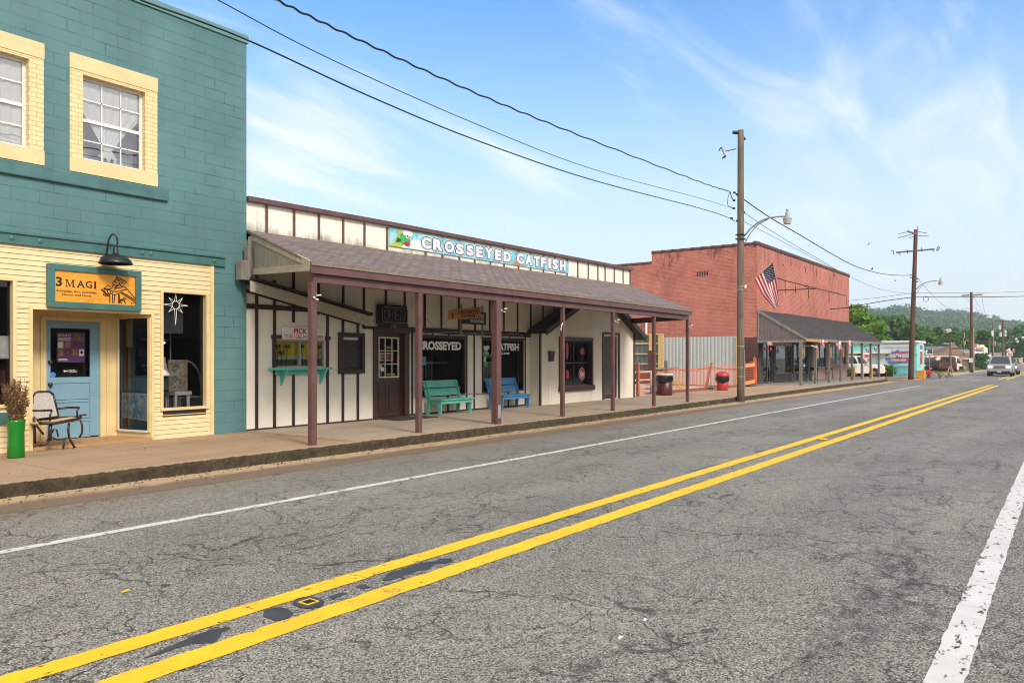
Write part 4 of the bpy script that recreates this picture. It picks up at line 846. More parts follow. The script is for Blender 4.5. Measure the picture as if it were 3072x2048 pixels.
ac = thing('wooden_armchair', 'dark carved wooden rocking armchair with speckled cushions in front of the blue door', 'chair', gr(205, 1330, .2))
def cp(px, py, Y): return at(px, py, Y)
yl, yr = YF - .02, YF - .42     # rear and front of the seat; chair faces right along the wall front
def q(px, py, d=0.0):           # points on the chair, measured near the shopfront plane
    return at(px, py, YF - .12 - d)
m = MB(); m.prism([q(100, 1190, -.1), q(102, 1180, -.1), q(112, 1178, -.1), q(150, 1178, -.1), q(159, 1186, -.1), q(174, 1245, -.05), q(172, 1248, -.05), q(112, 1256, -.05)], (-.05, .05, 0)); m.build('back_cushion', M['fabric'], ac, bevel=.012)
m = MB()
for pts in ([(98, 1192), (106, 1178), (112, 1175), (148, 1174), (159, 1182)], [(98, 1192), (104, 1230), (112, 1256), (118, 1270)], [(159, 1182), (168, 1215), (175, 1248)], [(112, 1252), (140, 1251), (174, 1248)]): m.tube([q(*p, -.11) for p in pts], .017, 7)
m.build('back_frame', DW, ac, smooth=True)
m = MB(); m.prism([q(113, 1270, .25), q(158, 1265, .25), q(236, 1252, .1), q(236, 1256, .1), q(160, 1272, .25), q(116, 1276, .25)], (.02, .42, .0)); m.build('seat_cushion', wood('cane_seat', (.6, .5, .33), (.5, .33, .15)), ac, bevel=.01)
m = MB(); m.tube([q(116, 1268, .25), q(160, 1270, .25), q(240, 1255, .2), q(243, 1246, .1)], .024, 8); m.tube([q(118, 1258, -.2), q(175, 1252, -.2), q(238, 1250, -.2)], .018, 7); m.build('seat_rail', DW, ac, smooth=True)
for off, pts in ((.25, [(98, 1231), (130, 1231), (156, 1230)]), (-.12, [(172, 1226), (205, 1222), (238, 1222)])):
    m = MB(); m.tube([q(*p, off) for p in pts], .017, 8)
    m.tube([q(156, 1230, off), q(150, 1245, off), q(150, 1262, off)] if off > 0 else [q(238, 1222, off), q(231, 1232, off), q(232, 1250, off)], .014, 7); m.build('armrest', DW, ac, smooth=True)
for nm, pts, rad, off in (('leg', [(152, 1265), (150, 1295), (149, 1322)], .028, .2), ('leg', [(207, 1268), (205, 1290), (207, 1312), (216, 1328), (224, 1342)], .018, .2), ('leg', [(242, 1260), (247, 1278), (246, 1298), (238, 1312)], .016, -.1), ('leg', [(102, 1250), (104, 1300), (104, 1330)], .02, -.05),
    ('rocker', [(149, 1318), (140, 1330), (118, 1336)], .02, .2), ('stretcher', [(150, 1308), (170, 1318), (195, 1316), (200, 1312)], .016, .2), ('stretcher', [(157, 1298), (160, 1288), (170, 1288), (175, 1310)], .012, .1), ('leg', [(194, 1318), (191, 1332), (190, 1345)], .016, .2), ('stretcher', [(108, 1275), (122, 1292), (130, 1302)], .017, .15), ('armrest', [(238, 1246), (250, 1244), (259, 1244)], .014, -.1)):
    m = MB(); m.tube([q(*p, off) for p in pts], rad, 7); m.build(nm, DW, ac, smooth=True)
# ================================================================ CROSSEYED CATFISH: board and batten restaurant with a porch
YA, YB, YW = 13.25, 13.5, 13.14        # wall left of and with the door, wall right of the door, gabled wing
cf = thing('restaurant_building', 'cream and brown batten restaurant with long shingled porch roof', 'building', (17, YA, .2))
X0, XE = 9.2, at(1890, 855, YA).x
def z3(x, y): return 640 + x / 1.9605, 560 + y / 1.9605
def z4(x, y): return 1200 + x / 2.3756, 600 + y / 2.3756
def zd(x, y): return 800 + x / 4.611, 960 + y / 4.611     # door and pick-up window crop
def zw(x, y): return 1100 + x / 4.126, 880 + y / 4.126    # display windows crop
def zg(x, y): return 1560 + x / 4.611, 900 + y / 4.611    # wing crop
def A(p, Y): return at(p[0], p[1], Y)
xdoor = (A(zd(1480, 0), YA).x, A(zd(1960, 0), YA).x)
zbeam = A(z3(930, 830), YA).z                          # underside band, about 2.5 m
zr_l, zr_r = at(740, 690, YA).z, at(1890, 855, YA).z  # porch roof meets the wall
# walls
pu = (A(zd(122, 0), YA).x, A(zd(818, 0), YA).x, A(zd(122, 655), YA).z, A(zd(122, 265), YA).z)      # pick-up window
d_ = (A(zd(1510, 0), YA).x, A(zd(1895, 0), YA).x, .2, A(zd(1700, 175), YA).z)
xC = A(zd(1962, 0), YA).x
w1 = (A(zw(600, 0), YB).x, A(zw(1215, 0), YB).x, A(zw(700, 1285), YB).z, A(zw(700, 530), YB).z)
w2 = (A(zw(1425, 0), YB).x, A(zw(1935, 0), YB).x, A(zw(1480, 1225), YB).z, A(zw(1480, 560), YB).z)
xwg = A(zg(268, 0), YW).x; xwe = A(zg(1575, 0), YW).x
m = MB(); m.wall(X0, xC, .2, 4.2, YA, [pu, d_], .12); m.quad((xC, YA, .2), (xC, YB, .2), (xC, YB, 4.2), (xC, YA, 4.2)); m.wall(xC, xwg + .05, .2, 4.4, YB, [w1, w2], .12); m.wall(xwg + .05, XE, 2.3, 4.4, YB)
m.quad((XE, YB, .2), (XE, YB + 12, .2), (XE, YB + 12, 4.75), (XE, YB, 4.75)); m.quad((X0, YB + 12, .2), (X0, YB + 12, 4.7), (XE, YB + 12, 4.7), (XE, YB + 12, .2))
m.build('panel_wall', M['panel'], cf)
# parapet above the porch roof
pt = [at(740, 597, YA), at(1152.6, 669.7, YA), at(1890, 808, YA)]
pt[0].x = X0; m = MB(); YP = YA
m.prism([(X0, YP, 4.0)] + [(XE, YP, 4.1)] + [(XE, YP, pt[2].z - .05), (pt[1].x, YP, pt[1].z - .05), (X0, YP, pt[0].z - .05)], (0, .15, 0)); m.build('parapet', M['parapet'], cf)
m = MB(); m.beam(pt[0] + Vector((0, .03, 0)), pt[1] + Vector((0, .03, 0)), .26, .10); m.beam(pt[1] + Vector((0, .03, 0)), pt[2] + Vector((.06, .03, 0)), .26, .10); m.box(XE - .05, XE + .04, YP - .02, YP + .16, 4.0, pt[2].z - .04)
m.build('parapet_cap', M['mauve'], cf, bevel=.008)
m = MB(); m.box(X0, XE - .02, YB + .4, YB + 11.9, 4.3, 4.35); m.build('flat_roof', M['shingledark'], cf)
pb = [z3(x, 0)[0] for x in (312, 473, 619, 762, 887, 1020)] + [z4(x, 0)[0] for x in (180, 300, 420, 530, 643, 740, 843, 930, 1020, 1105, 1190, 1265, 1340, 1408, 1460, 1525, 1588)]
m = MB()
for px in pb: x = at(px, 800, YP).x; zt = pt[0].z + (pt[2].z - pt[0].z) * (x - X0) / (XE - X0) - .06; bx('parapet_batten', M['mauve'], cf, x - .028, x + .028, YP - .022, YP, 4.1, zt)
# battens and bands of the porch wall
zb2_ = A(zw(1300, 485), YB).z + .07
ub = [z3(x, 0)[0] for x in (470, 617, 762, 884, 1013, 1124)]; ub2 = [z3(x, 0)[0] for x in (1240,)] + [z4(x, 0)[0] for x in (175, 293, 418, 533, 638, 738, 836, 930, 1017, 1098)]
zband = A(z3(400, 714), YA).z
class BT:      # every batten a part of its own
    def box(s, *a): bx('batten', M['brown'], cf, *a)
    def beam(s, *a): MB().beam(*a).build('batten', M['brown'], cf)
    def build(s, *a): pass
m = BT()
for px in ub: x = at(px, 900, YA).x; m.box(x - .03, x + .03, YA - .022, YA, zbeam + .04 if x > at(1100, 0, YA).x else 2.6, 4.1)
for px in ub2: x = at(px, 900, YB).x; m.box(x - .03, x + .03, YB - .022, YB, zb2_, 4.3)
for x_, top in ((253, 3.35), (358, 3.25), (469, 3.2), (670, 2.95), (760, 2.75), (848, 2.7)):
    x = at(z3(x_, 0)[0], 1000, YA).x
    if x_ == 469: m.box(x - .032, x + .032, YA - .022, YA, .2, pu[2] - .16); m.box(x - .032, x + .032, YA - .022, YA, pu[3] + .36, top); continue
    m.box(x - .032, x + .032, YA - .022, YA, .2, top)
xb = A(z3(880, 0), YA).x
m.box(X0, A(z3(730, 0), YA).x, YA - .03, YA, zband - .05, zband + .05)
m.box(xb - .02, xC, YA - .03, YA, zbeam - .03, zbeam + .04); m.beam((A(z3(820, 778), YA).x, YA - .012, A(z3(820, 778), YA).z), (xb, YA - .012, A(z3(880, 798), YA).z), .028, .06); m.box(xb - .03, xb + .03, YA - .031, YA, zbeam, A(z3(880, 798), YA).z)
zb2 = A(zw(1300, 485), YB).z
m.box(xC, xwg + .3, YB - .035, YB, zb2 - .07, zb2 + .07)
for a in (560, 1235, 1328, 1960, 2030): x = A(zw(a, 0), YB).x; m.box(x - .025, x + .025, YB - .02, YB, .2, zb2 - .07)
for a in (810, 1010, 1765): x = A(zw(a, 0), YB).x; m.box(x - .022, x + .022, YB - .02, YB, w1[3], zb2 - .07)
for a in (1003, 1750): x = A(zw(a, 0), YB).x; m.box(x - .025, x + .025, YB - .02, YB, .2, w1[2])
m.box(X0, d_[0] - .12, YA - .012, YA, .2, .235); m.box(d_[1] + .15, xC, YA - .012, YA, .2, .235); m.box(xC, xwg, YB - .012, YB, .2, .24)
m.build('batten', M['brown'], cf)
# sloping gable hood left (over the pick-up window)
def hood(mb_s, mb_f, mb_t, pa, pb_, dY, th, Yp, soff):
    a = at(*pa, Yp - dY); b = at(*pb_, Yp - dY); n = Vector((0, dY, 0))
    mb_f.prism([a, b, b - UP * th, a - UP * th], (0, .04, 0))
m = MB(); ha, hb = A(z3(222, 545), YA - .4), A(z3(928, 757), YA - .4)
th = .25
m.prism([ha, hb, hb - UP * th, ha - UP * (th - .02)], (0, .04, 0)); m.build('hood_fascia', M['white_wood'], cf)
m = MB(); m.prism([ha + UP * .0, hb, hb - UP * .02, ha - UP * .02], (0, .4, 0)); m.quad(ha - UP * th + Vector((0, .04, 0)), hb - UP * th + Vector((0, .04, 0)), hb - UP * (th * .6) + Vector((0, .4, 0)), ha - UP * (th * .6) + Vector((0, .4, 0))); m.beam(ha + Vector((0, -.005, .03)), hb + Vector((.03, -.005, .03)), .06, .055); m.beam(ha + Vector((0, .38, -.16)), hb + Vector((0, .38, -.18)), .05, .06)
m.build('hood_roof', M['brown'], cf)
# porch roof
e0 = at(934.8, 785, 10.08); e1 = at(2077.7, 930, 10.08); t0 = Vector((X0 + .0, YA - .02, zr_l)); t1 = Vector((XE + .02, YA - .02, zr_r))
e0 = Vector((e0.x, e0.y, e0.z)); rn = .09
m = MB(); NX = 40; rows = []
for i in range(NX + 1):
    t = i / NX
    for j in range(9):
        s = j / 8; p = e0.lerp(e1, t).lerp(t0.lerp(t1, t), s); p.z += noise.noise((p.x * .7, p.y * .7, 0)) * .018; rows.append(p)
m.add(rows, [(i * 9 + j, (i + 1) * 9 + j, (i + 1) * 9 + j + 1, i * 9 + j + 1) for i in range(NX) for j in range(8)]); m.build('porch_roof', M['shingle'], cf)
m = MB(); d = UP * -.05
m.add([e0 + d, e1 + d, t1 + d, t0 + d], [(0, 3, 2, 1)]); m.add([e0, e1, e1 + d, e0 + d], [(0, 3, 2, 1)]); m.add([e1, t1, t1 + d, e1 + d], [(0, 3, 2, 1)]); m.add([e0, t0, t0 + d, e0 + d], [(0, 1, 2, 3)])
for i in range(20): t = (i + .5) / 20; m.beam(e0.lerp(e1, t) - UP * .11 + Vector((0, .1, 0)), t0.lerp(t1, t) - UP * .11, .05, .10)
m.build('roof_underside', wood('roof_boards', (.26, .20, .14), (.16, .12, .085)), cf)
m = MB(); f0, f1 = e0 + Vector((.01, .02, -.05)), e1 + Vector((-.01, .02, -.05)); m.prism([f0, f1, f1 - UP * .13, f0 - UP * .13], (0, .035, 0)); m.build('fascia', M['mauve'], cf, bevel=.004)
m = MB(); b0, b1 = f0 + Vector((.12, .075, -.10)), f1 + Vector((-.08, .075, -.10)); m.prism([b0, b1, b1 - UP * .17, b0 - UP * .17], (0, .11, 0))
rb0 = b1 - UP * .0; m.prism([b1 + Vector((0, .1, 0)), (XE - .35, YB, b1.z), (XE - .35, YB, b1.z - .2), b1 + Vector((0, .1, -.17))], (-.05, 0, 0)); m.build('porch_beam', M['mauve'], cf, bevel=.004)
# weathered gable end on the left
g0, g1, g2 = at(757, 703, YA - .15), at(757, 822, YA - .15), at(934, 800, 10.16); g0b = at(934, 788, 10.16); GX = Vector((0, 0, 0))
m = MB(); m.prism([g0 - UP * .08, g1, g2 + UP * .02, g0b - UP * .03], (.03, 0, 0)); m.build('gable_board', wood('flaking_board', (.38, .36, .31), (.26, .245, .21), crack=.42), cf)
m = MB(); m.beam(g0 - UP * .05 - Vector((.02, 0, 0)), g0b - UP * .02 - Vector((.02, 0, 0)), .04, .11); m.beam(g1 + Vector((-.02, 0, .04)), g2 - Vector((.02, 0, .01)), .05, .12); m.box(g0.x - .06, g0.x, YA - .2, YA - .1, g1.z - .1, g0.z - .05); m.build('gable_trim', M['white_wood'], cf)
c0 = A(z3(165, 430), YA - .3); c1 = A(z3(212, 550), YA - .3); m = MB(); m.box(c0.x, c1.x, YA - .32, YA - .12, c1.z, c0.z); m.box(c1.x - .01, c1.x + .08, YA - .26, YA - .14, c1.z + .02, c0.z + .3); m.build('rotten_bracket', M['grey_wood'], cf, bevel=.006)
# posts
for (px, py, px2, wd_) in ((938, 1335, 0, .115), (1257, 1300, 0, .105), (1490, 1271, 0, .17), (1688, 1251, 0, .10), (1839, 1232, 0, .10), (1962, 1217.5, 0, .10), (2063, 1205, 0, .10)):
    p = at(px, py, 10.22); h = b0.z + (b1.z - b0.z) * (p.x - b0.x) / (b1.x - b0.x) - .165
    m = MB(); m.box(p.x - wd_ / 2, p.x + wd_ / 2, 10.22 - wd_ * .4, 10.22 + wd_ * .5, .18, h); o = m.build('porch_post', M['mauve'], cf, bevel=.006)
    if wd_ > .15: m = MB(); m.box(p.x - .045, p.x + .045, 10.22 - wd_ * .4 - .008, 10.22 - wd_ * .4, .33, .62); m.build('cover_plate', M['galv'], o)
# parapet banner
q0, q1 = at(1168.5, 683, YP - .03), at(1706, 786, YP - .03); q2, q3 = at(1168.5, 737, YP - .03), at(1706, 820, YP - .03)
bs = thing('banner_sign', 'long blue banner sign reading CROSSEYED CATFISH on the parapet', 'sign', q0)
ex = (q3 - q2).normalized(); BWd = (q3 - q2).length
t = NT('banner_sky'); n = t.noise(1.3, 7, .6, None, 1.5); k = t.mix(t.rng(n, .35, .6), (.06, .34, .50), (.30, .62, .68)); k = t.mix(t.rng(t.noise(2.3, 5, .6, t.mapv(loc=(9, 0, 0))), .60, .68), k, (.25, .55, .25)); t.set('Base Color', k); t.set('Roughness', .35)
m = MB(); m.prism([q2, q3, q1, q0], (0, .02, 0)); m.build('panel', t.m, bs)
BHt = (q0.z - q2.z); ez = EZ
def bw(px): return (at(px, 740, YP - .03).x - q2.x)
def on(px, v): return q2 + ex * bw(px) + ez * (BHt * v)
zb = lambda x: 1150 + x / 4.126
m = MB(); m2 = MB()
for wv in (((zb(60), 0), (zb(230), 0), (zb(235), .35), (zb(205), .6), (zb(225), 1), (zb(185), 1), (zb(170), .6), (zb(130), .2)),): m.prism([on(a, v) + Vector((0, -.002, 0)) for a, v in wv], (0, -.002, 0))
m.build('kelp_print', plain('kelp', (.45, .50, .06), .5, .2), bs)
m = MB(); m.prism([on(zb(330), .02), on(zb(620), .02), on(zb(520), .45), on(zb(400), .62), on(zb(340), .5)], (0, -.003, 0)); m.build('white_print', M['whitep'], bs)
m = MB(); m.prism([on(a, v) for a, v in ((zb(1600), .02), (zb(1760), .02), (zb(1700), .2), (zb(1650), .28), (zb(1615), .15))], (0, -.003, 0)); m.build('orange_print', M['orange'], bs)
def fish(par, f, dy, scale_t=.003, nm='fish_print', hat=True):
    "generic green fish with a chef hat, drawn from flat layers; f(u, v) maps the unit square to the board"
    def L(pts, mat, k, n_): mb = MB(); mb.prism([f(*p) + Vector((0, -dy * k, 0)) for p in pts], (0, -dy * .9, 0)); mb.build(n_, mat, par)
    def el(cx, cy, rx, ry, n=22, a0=0, a1=6.2832, rot=0): return [(cx + rx * math.cos(a0 + (a1 - a0) * i / n) * math.cos(rot) - ry * math.sin(a0 + (a1 - a0) * i / n) * math.sin(rot), cy + rx * math.cos(a0 + (a1 - a0) * i / n) * math.sin(rot) + ry * math.sin(a0 + (a1 - a0) * i / n) * math.cos(rot)) for i in range(n)]
    g = MT.setdefault('fg', plain('fish_green', (.05, .42, .10), .5, .15)); g2 = MT.setdefault('fg2', plain('fish_dark', (.01, .10, .05), .5)); r_ = M['red']
    return L, el, g, g2, r_
f_ = lambda u, v: on(zb(150 + 230 * u), v)
L, el, g, g2, r_ = fish(bs, f_, .002)
L(el(.48, .46, .30, .36), g2, 1, 'fish_outline'); L(el(.48, .46, .27, .33), g, 2, 'fish_body'); L([(0, .25), (.1, .55), (.28, .45), (.25, .3)], g2, 2, 'fish_fin'); L([(.40, .22), (.55, .42), (.80, .30), (.72, .14), (.55, .12)], r_, 3, 'fish_mouth')
L(el(.62, .66, .07, .10), M['whitep'], 3, 'fish_eye'); L(el(.76, .62, .06, .09), M['whitep'], 3, 'fish_eye'); L(el(.65, .64, .025, .04), M['navy'], 4, 'fish_pupil'); L(el(.74, .62, .025, .04), M['navy'], 4, 'fish_pupil')
L([(.42, .74), (.82, .66), (.95, .9), (.78, 1.0), (.5, 1.0), (.38, .92)], M['whitep'], 3, 'chef_hat'); L([(.30, 0), (.42, .18), (.62, .16), (.60, 0)], M['whitep'], 3, 'fish_belly')
letters = [('C', 465, 590, .12, .85), ('R', 607, 735, .12, .86), ('O', 752, 880, .11, .86), ('S', 890, 1000, .10, .82), ('S', 1020, 1120, .11, .84), ('E', 1142, 1232, .10, .86), ('Y', 1250, 1352, .12, .88), ('E', 1375, 1462, .11, .86), ('D', 1480, 1580, .10, .86),
           ('C', 1645, 1740, .10, .90), ('A', 1752, 1842, .10, .90), ('T', 1855, 1935, .10, .90), ('F', 1945, 2015, .10, .90), ('I', 2035, 2075, .10, .90), ('S', 2085, 2165, .10, .90), ('H', 2178, 2258, .10, .92)]
mN = MB(); mW = MB(); mG = MB()
for ch, a, b, v0, v1 in letters:
    p = on(zb(a), v0); w_ = bw(zb(b)) - bw(zb(a)); h_ = BHt * (v1 - v0); 
    for mb, bo, yo in ((mG, .150, .004), (mN, .125, .006), (mW, .068, .009)): _text(mb, ch, p + Vector((0, -yo, 0)), ex, EZ, Vector((0, -1, 0)), w_, h_, bo, .002, ref=.10)
mG.build('letter_glow', M['whitep'], bs); mN.build('letter_outline', M['navy'], bs); mW.build('lettering', plain('letter_white', (.74, .72, .80), .4, .05, bump=0), bs)

# pick-up window
y = YA + .06; m = MB(); xm = A(zd(480, 0), YA).x
m.frame(pu[0], xm + .02, pu[2], pu[3], y - .02, y + .03, .03); m.frame(xm - .02, pu[1], pu[2], pu[3], y + .0, y + .05, .03); pw = m.build('pickup_window', M['galv'], cf)
MB().quad((pu[0], y + .03, pu[2]), (pu[1], y + .03, pu[2]), (pu[1], y + .03, pu[3]), (pu[0], y + .03, pu[3])).build('pane', M['clearglass'], pw)
t = NT('palm_curtain'); o_ = t.sep(); n = t.noise(1.0, 4, .6, t.mapv((4, 1, .6)))
zr = t.rng(o_[2], pu[2] - .2 + .1, pu[3] - .2, 0, 1, False)
k = t.mix(t.rng(zr, .10, .18), (.08, .18, .02), (.75, .85, .62)); k = t.mix(t.rng(zr, .24, .34), k, (.90, .72, .03)); k = t.mix(t.math('MULTIPLY', t.rng(n, .5, .75), .45), k, (.25, .19, .01)); t.set('Base Color', k)
m = MB(); n_ = 60; rows = []
for i in range(n_ + 1): xx = pu[0] + .02 + (pu[1] - pu[0] - .04) * i / n_; yy2 = y + .10 + .02 * math.sin(i * .9); rows += [(xx, yy2, pu[2] + .0), (xx, yy2, pu[3])]
m.add(rows, [(2 * i, 2 * i + 2, 2 * i + 3, 2 * i + 1) for i in range(n_)]); cu = m.build('curtain', t.m, pw, smooth=True)
pm = MB(); rr = random.Random(2)
for (cx, h, dz) in ((.10, .30, .05), (.28, .30, -.1), (.60, .31, .05), (.86, .26, 0), (.18, .2, 0), (.93, .3, -.04)):
    x = pu[0] + (pu[1] - pu[0]) * cx; b = Vector((x, y + .075, pu[2] + .05)); tp = b + Vector((rr.uniform(-.03, .03), 0, h * 1.3)); pm.tube([b, (b + tp) / 2 + Vector((.01, 0, 0)), tp], .006, 4)
    for i in range(9): a = i * .7; d1 = Vector((math.cos(a), 0, math.sin(a) * .7 + .1)) * .11; pm.prism([tp, tp + d1 * .5 + Vector((0, 0, .012)), tp + d1 - Vector((0, 0, .02)), tp + d1 * .5 - Vector((0, 0, .012))], (0, .003, 0))
pm.build('palm_print', plain('palm_dark', (.02, .025, .01), .7), pw)
bx('head_trim', M['brown'], pw, A(zd(62, 0), YA).x, A(zd(865, 0), YA).x, YA - .05, YA, pu[3] + .01, pu[3] + .09); bx('side_trim', M['brown'], pw, A(zd(75, 0), YA).x, pu[0], YA - .035, YA, pu[2], pu[3] + .01); bx('side_trim', M['brown'], pw, pu[1], A(zd(850, 0), YA).x, YA - .035, YA, pu[2], pu[3] + .01)
s0, s1 = A(zd(95, 0), YA - .2).x, A(zd(895, 0), YA - .2).x; m = MB(); m.prism([(s0, YA - .30, pu[2] - .05), (s1 - .06, YA - .30, pu[2] - .05), (s1, YA - .24, pu[2] - .05), (s1, YA - .02, pu[2] - .05), (s0, YA - .02, pu[2] - .05)], (0, 0, .045)); m.box(s0 + .15, s1 - .2, YA - .1, YA - .04, pu[2] - .15, pu[2] - .05)
for x in (s0 + .28, s1 - .2): m.prism([(x, YA - .04, pu[2] - .05), (x, YA - .28, pu[2] - .05), (x, YA - .04, pu[2] - .38)], (.04, 0, 0))
m.build('shelf', M['aqua'], pw, bevel=.005)
ps = thing('pickup_sign', 'white sign with red PICK UP lettering above the pick up window', 'sign', (pu[0], YA, pu[3]))
a0, a1 = A(zd(212, 260), YA - .06), A(zd(800, 260), YA - .06); a2 = A(zd(212, 92), YA - .06)
bx('board', M['whitep'], ps, a0.x, a1.x, YA - .075, YA - .052, a0.z, a2.z, bevel=.006); w_ = a1.x - a0.x; h_ = a2.z - a0.z
RED = plain('sign_red', (.42, .015, .02), .4, .05, bump=0)
text('lettering', 'PICK UP', (a0.x + w_ * .26, YA - .075, a0.z + h_ * .45), EX, EZ, w_ * .50, h_ * .46, RED, ps, .025); text('lettering', 'TO GO / CALL IN ORDERS HERE', (a0.x + w_ * .035, YA - .075, a0.z + h_ * .08), EX, EZ, w_ * .92, h_ * .29, RED, ps, .008)
# menu board
a0, a1, a2 = A(zd(1003, 742), YA - .05), A(zd(1348, 742), YA - .05), A(zd(1003, 170), YA - .05)
mb_ = thing('menu_board', 'brown framed glass menu case with chalk writing left of the brown door', 'menu board', a0); m = MB(); m.frame(a0.x, a1.x, a0.z, a2.z, YA - .09, YA - .003, .095); m.build('frame', M['brown'], mb_, bevel=.006)
bx('chalkboard', plain('chalkboard', (.018, .018, .022), .5, .4, 6), mb_, a0.x + .09, a1.x - .09, YA - .03, YA - .01, a0.z + .09, a2.z - .09); bx('paper_strip', M['offwhite'], mb_, a0.x + .11, a1.x - .18, YA - .04, YA - .03, a2.z - .16, a2.z - .10)
CH = plain('chalk', (.16, .15, .17), .9, bump=0); m = MB(); rr = random.Random(7)
for i in range(9):
    z = a2.z - .24 - i * .10; x = a0.x + .12 + rr.uniform(0, .06)
    while x < a1.x - .16: l = rr.uniform(.02, .05); m.tube([(x, YA - .032, z), (x + l * .5, YA - .032, z + rr.uniform(-.02, .03)), (x + l, YA - .032, z + rr.uniform(-.01, .01))], .0025, 3); x += l + .012
m.build('chalk_scribble', CH, mb_)
# door
m = MB(); m.box(d_[0] - .10, d_[0] + .006, YA - .05, YA + .12, .2, d_[3] + .10); m.box(d_[1] - .006, d_[1] + .16, YA - .05, YA + .12, .2, d_[3] + .10); m.box(d_[0] - .10, d_[1] + .16, YA - .06, YA + .121, d_[3] - .006, d_[3] + .13); m.build('door_frame', M['doorbrown'], cf, bevel=.005)
bx('threshold', M['doorbrown'], cf, d_[0], d_[1], YA - .03, YA + .12, .2, .24)
yd = YA + .07; gx0, gx1, gz0, gz1 = A(zd(1545, 0), yd).x, A(zd(1820, 0), yd).x, A(zd(1680, 790), yd).z, A(zd(1680, 240), yd).z
m = MB(); m.wall(d_[0], d_[1], .25, d_[3], yd, [(gx0, gx1, gz0, gz1)], .03)
for i in (0, 1):
    a = d_[0] + .12 + i * .36; m.frame(a, a + .28, .36, gz0 - .14, yd - .008, yd, .02); m.box(a + .05, a + .23, yd - .006, yd, .42, gz0 - .20)
dr = m.build('door', M['doorbrown'], cf)
m = MB(); m.frame(gx0 - .01, gx1 + .01, gz0 - .01, gz1 + .01, yd - .02, yd + .01, .035)
for i in (1, 2): x = gx0 + (gx1 - gx0) * i / 3; m.box(x - .011, x + .011, yd - .012, yd + .01, gz0, gz1); z = gz0 + (gz1 - gz0) * i / 3; m.box(gx0, gx1, yd - .012, yd + .01, z - .011, z + .011)
m.build('muntins', plain('ivory_paint', (.72, .67, .52), .5), dr); MB().quad((gx0, yd + .015, gz0), (gx1, yd + .015, gz0), (gx1, yd + .015, gz1), (gx0, yd + .015, gz1)).build('pane', M['glass'], dr)
bx('inside_dark', M['dark'], dr, d_[0], d_[1], yd + .3, yd + .32, .3, d_[3])
m = MB(); hx = A(zd(1512, 0), yd).x
for zz_ in (A(zd(1512, 830), yd).z, A(zd(1512, 750), yd).z): m.lathe([(.026, 0), (.026, .01), (.014, .02), (.028, .045), (.01, .055)], (hx, yd, zz_), 14, (0, -1, 0))
m.box(hx - .02, hx + .02, yd - .03, yd, A(zd(1512, 510), yd).z, A(zd(1512, 440), yd).z); m.build('handle', M['chrome'], dr, smooth=True)
cs = thing('closed_sign', 'white CLOSED sign with red letters behind the brown door panes', 'sign', (gx0, yd, gz0)); a0, a1 = A(zd(1575, 565), yd), A(zd(1758, 450), yd)
bx('board', M['whitep'], cs, a0.x, a1.x, yd + .018, yd + .022, a0.z, a1.z); text('lettering', 'CLOSED', (a0.x + .02, yd + .018, a0.z + .03), EX, EZ, a1.x - a0.x - .04, (a1.z - a0.z) * .68, RED, cs, .05, .002)
ds = thing('door_decals', 'white and blue stickers in the lower panes of the brown door', 'sticker', (gx0, yd, gz0 + .1)); a0 = A(zd(1560, 680), yd); bx('paper', M['offwhite'], ds, a0.x, a0.x + .08, yd + .009, yd + .013, a0.z, a0.z + .13)
m = MB(); c = A(zd(1605, 680), yd); m.lathe([(.055, 0), (.055, .004)], (c.x, yd + .012, c.z), 20, (0, -1, 0)); m.build('oval', M['whitep'], ds); a0 = A(zd(1555, 765), yd); bx('blue_label', M['blue'], ds, a0.x, a0.x + .1, yd + .009, yd + .013, a0.z, a0.z + .12)
text('lettering', 'No Checks', (A(zd(1670, 760), yd).x, yd + .012, A(zd(1670, 760), yd).z), EX, EZ, .28, .045, M['whitep'], ds, .02, .002); text('lettering', 'Cafe', (A(zd(1640, 395), yd).x, yd + .012, A(zd(1640, 395), yd).z), EX, EZ, .20, .07, M['offwhite'], ds, 0, .002)
# OPEN sign and number plaque
a0, a1 = A(zw(140, 378), YA - .1), A(zw(480, 160), YA - .1); os_ = thing('open_sign', 'unlit neon OPEN sign in a black case above the brown door', 'sign', a0)
bx('case', M['blackm'], os_, a0.x, a1.x, YA - .16, YA - .03, a0.z, a1.z, bevel=.01); NE = plain('neon_tube', (.20, .22, .20), .2, .05, bump=0)
fx0, fx1, fz0, fz1 = a0.x + .07, a1.x + .0, a0.z + .05, a1.z - .06; m = MB(); yy = YA - .175; r = .04
m.tube([(fx0 + r, yy, fz0), (fx1 - r, yy, fz0), (fx1, yy, fz0 + r), (fx1, yy, fz1 - r), (fx1 - r, yy, fz1), (fx0 + r, yy, fz1), (fx0, yy, fz1 - r), (fx0, yy, fz0 + r), (fx0 + r, yy, fz0)], .009, 6); m.build('neon_border', NE, os_)
m = MB(); W_ = (fx1 - fx0 - .12) / 4; zc0, zc1 = fz0 + .06, fz1 - .05
def nx(i, u, v): return (fx0 + .06 + W_ * (i + u * .8), yy, zc0 + (zc1 - zc0) * v)
m.tube([nx(0, .5 + .5 * math.sin(a), .5 + .5 * math.cos(a)) for a in [i * .4488 for i in range(15)]], .008, 5)
m.tube([nx(1, 0, 0), nx(1, 0, 1), nx(1, .8, 1), nx(1, 1, .75), nx(1, .8, .5), nx(1, 0, .5)], .008, 5); m.tube([nx(2, 1, 0), nx(2, 0, 0), nx(2, 0, 1), nx(2, 1, 1)], .008, 5); m.tube([nx(2, 0, .5), nx(2, .8, .5)], .008, 5); m.tube([nx(3, 0, 0), nx(3, 0, 1), nx(3, 1, 0), nx(3, 1, 1)], .008, 5); m.build('neon_letters', NE, os_)
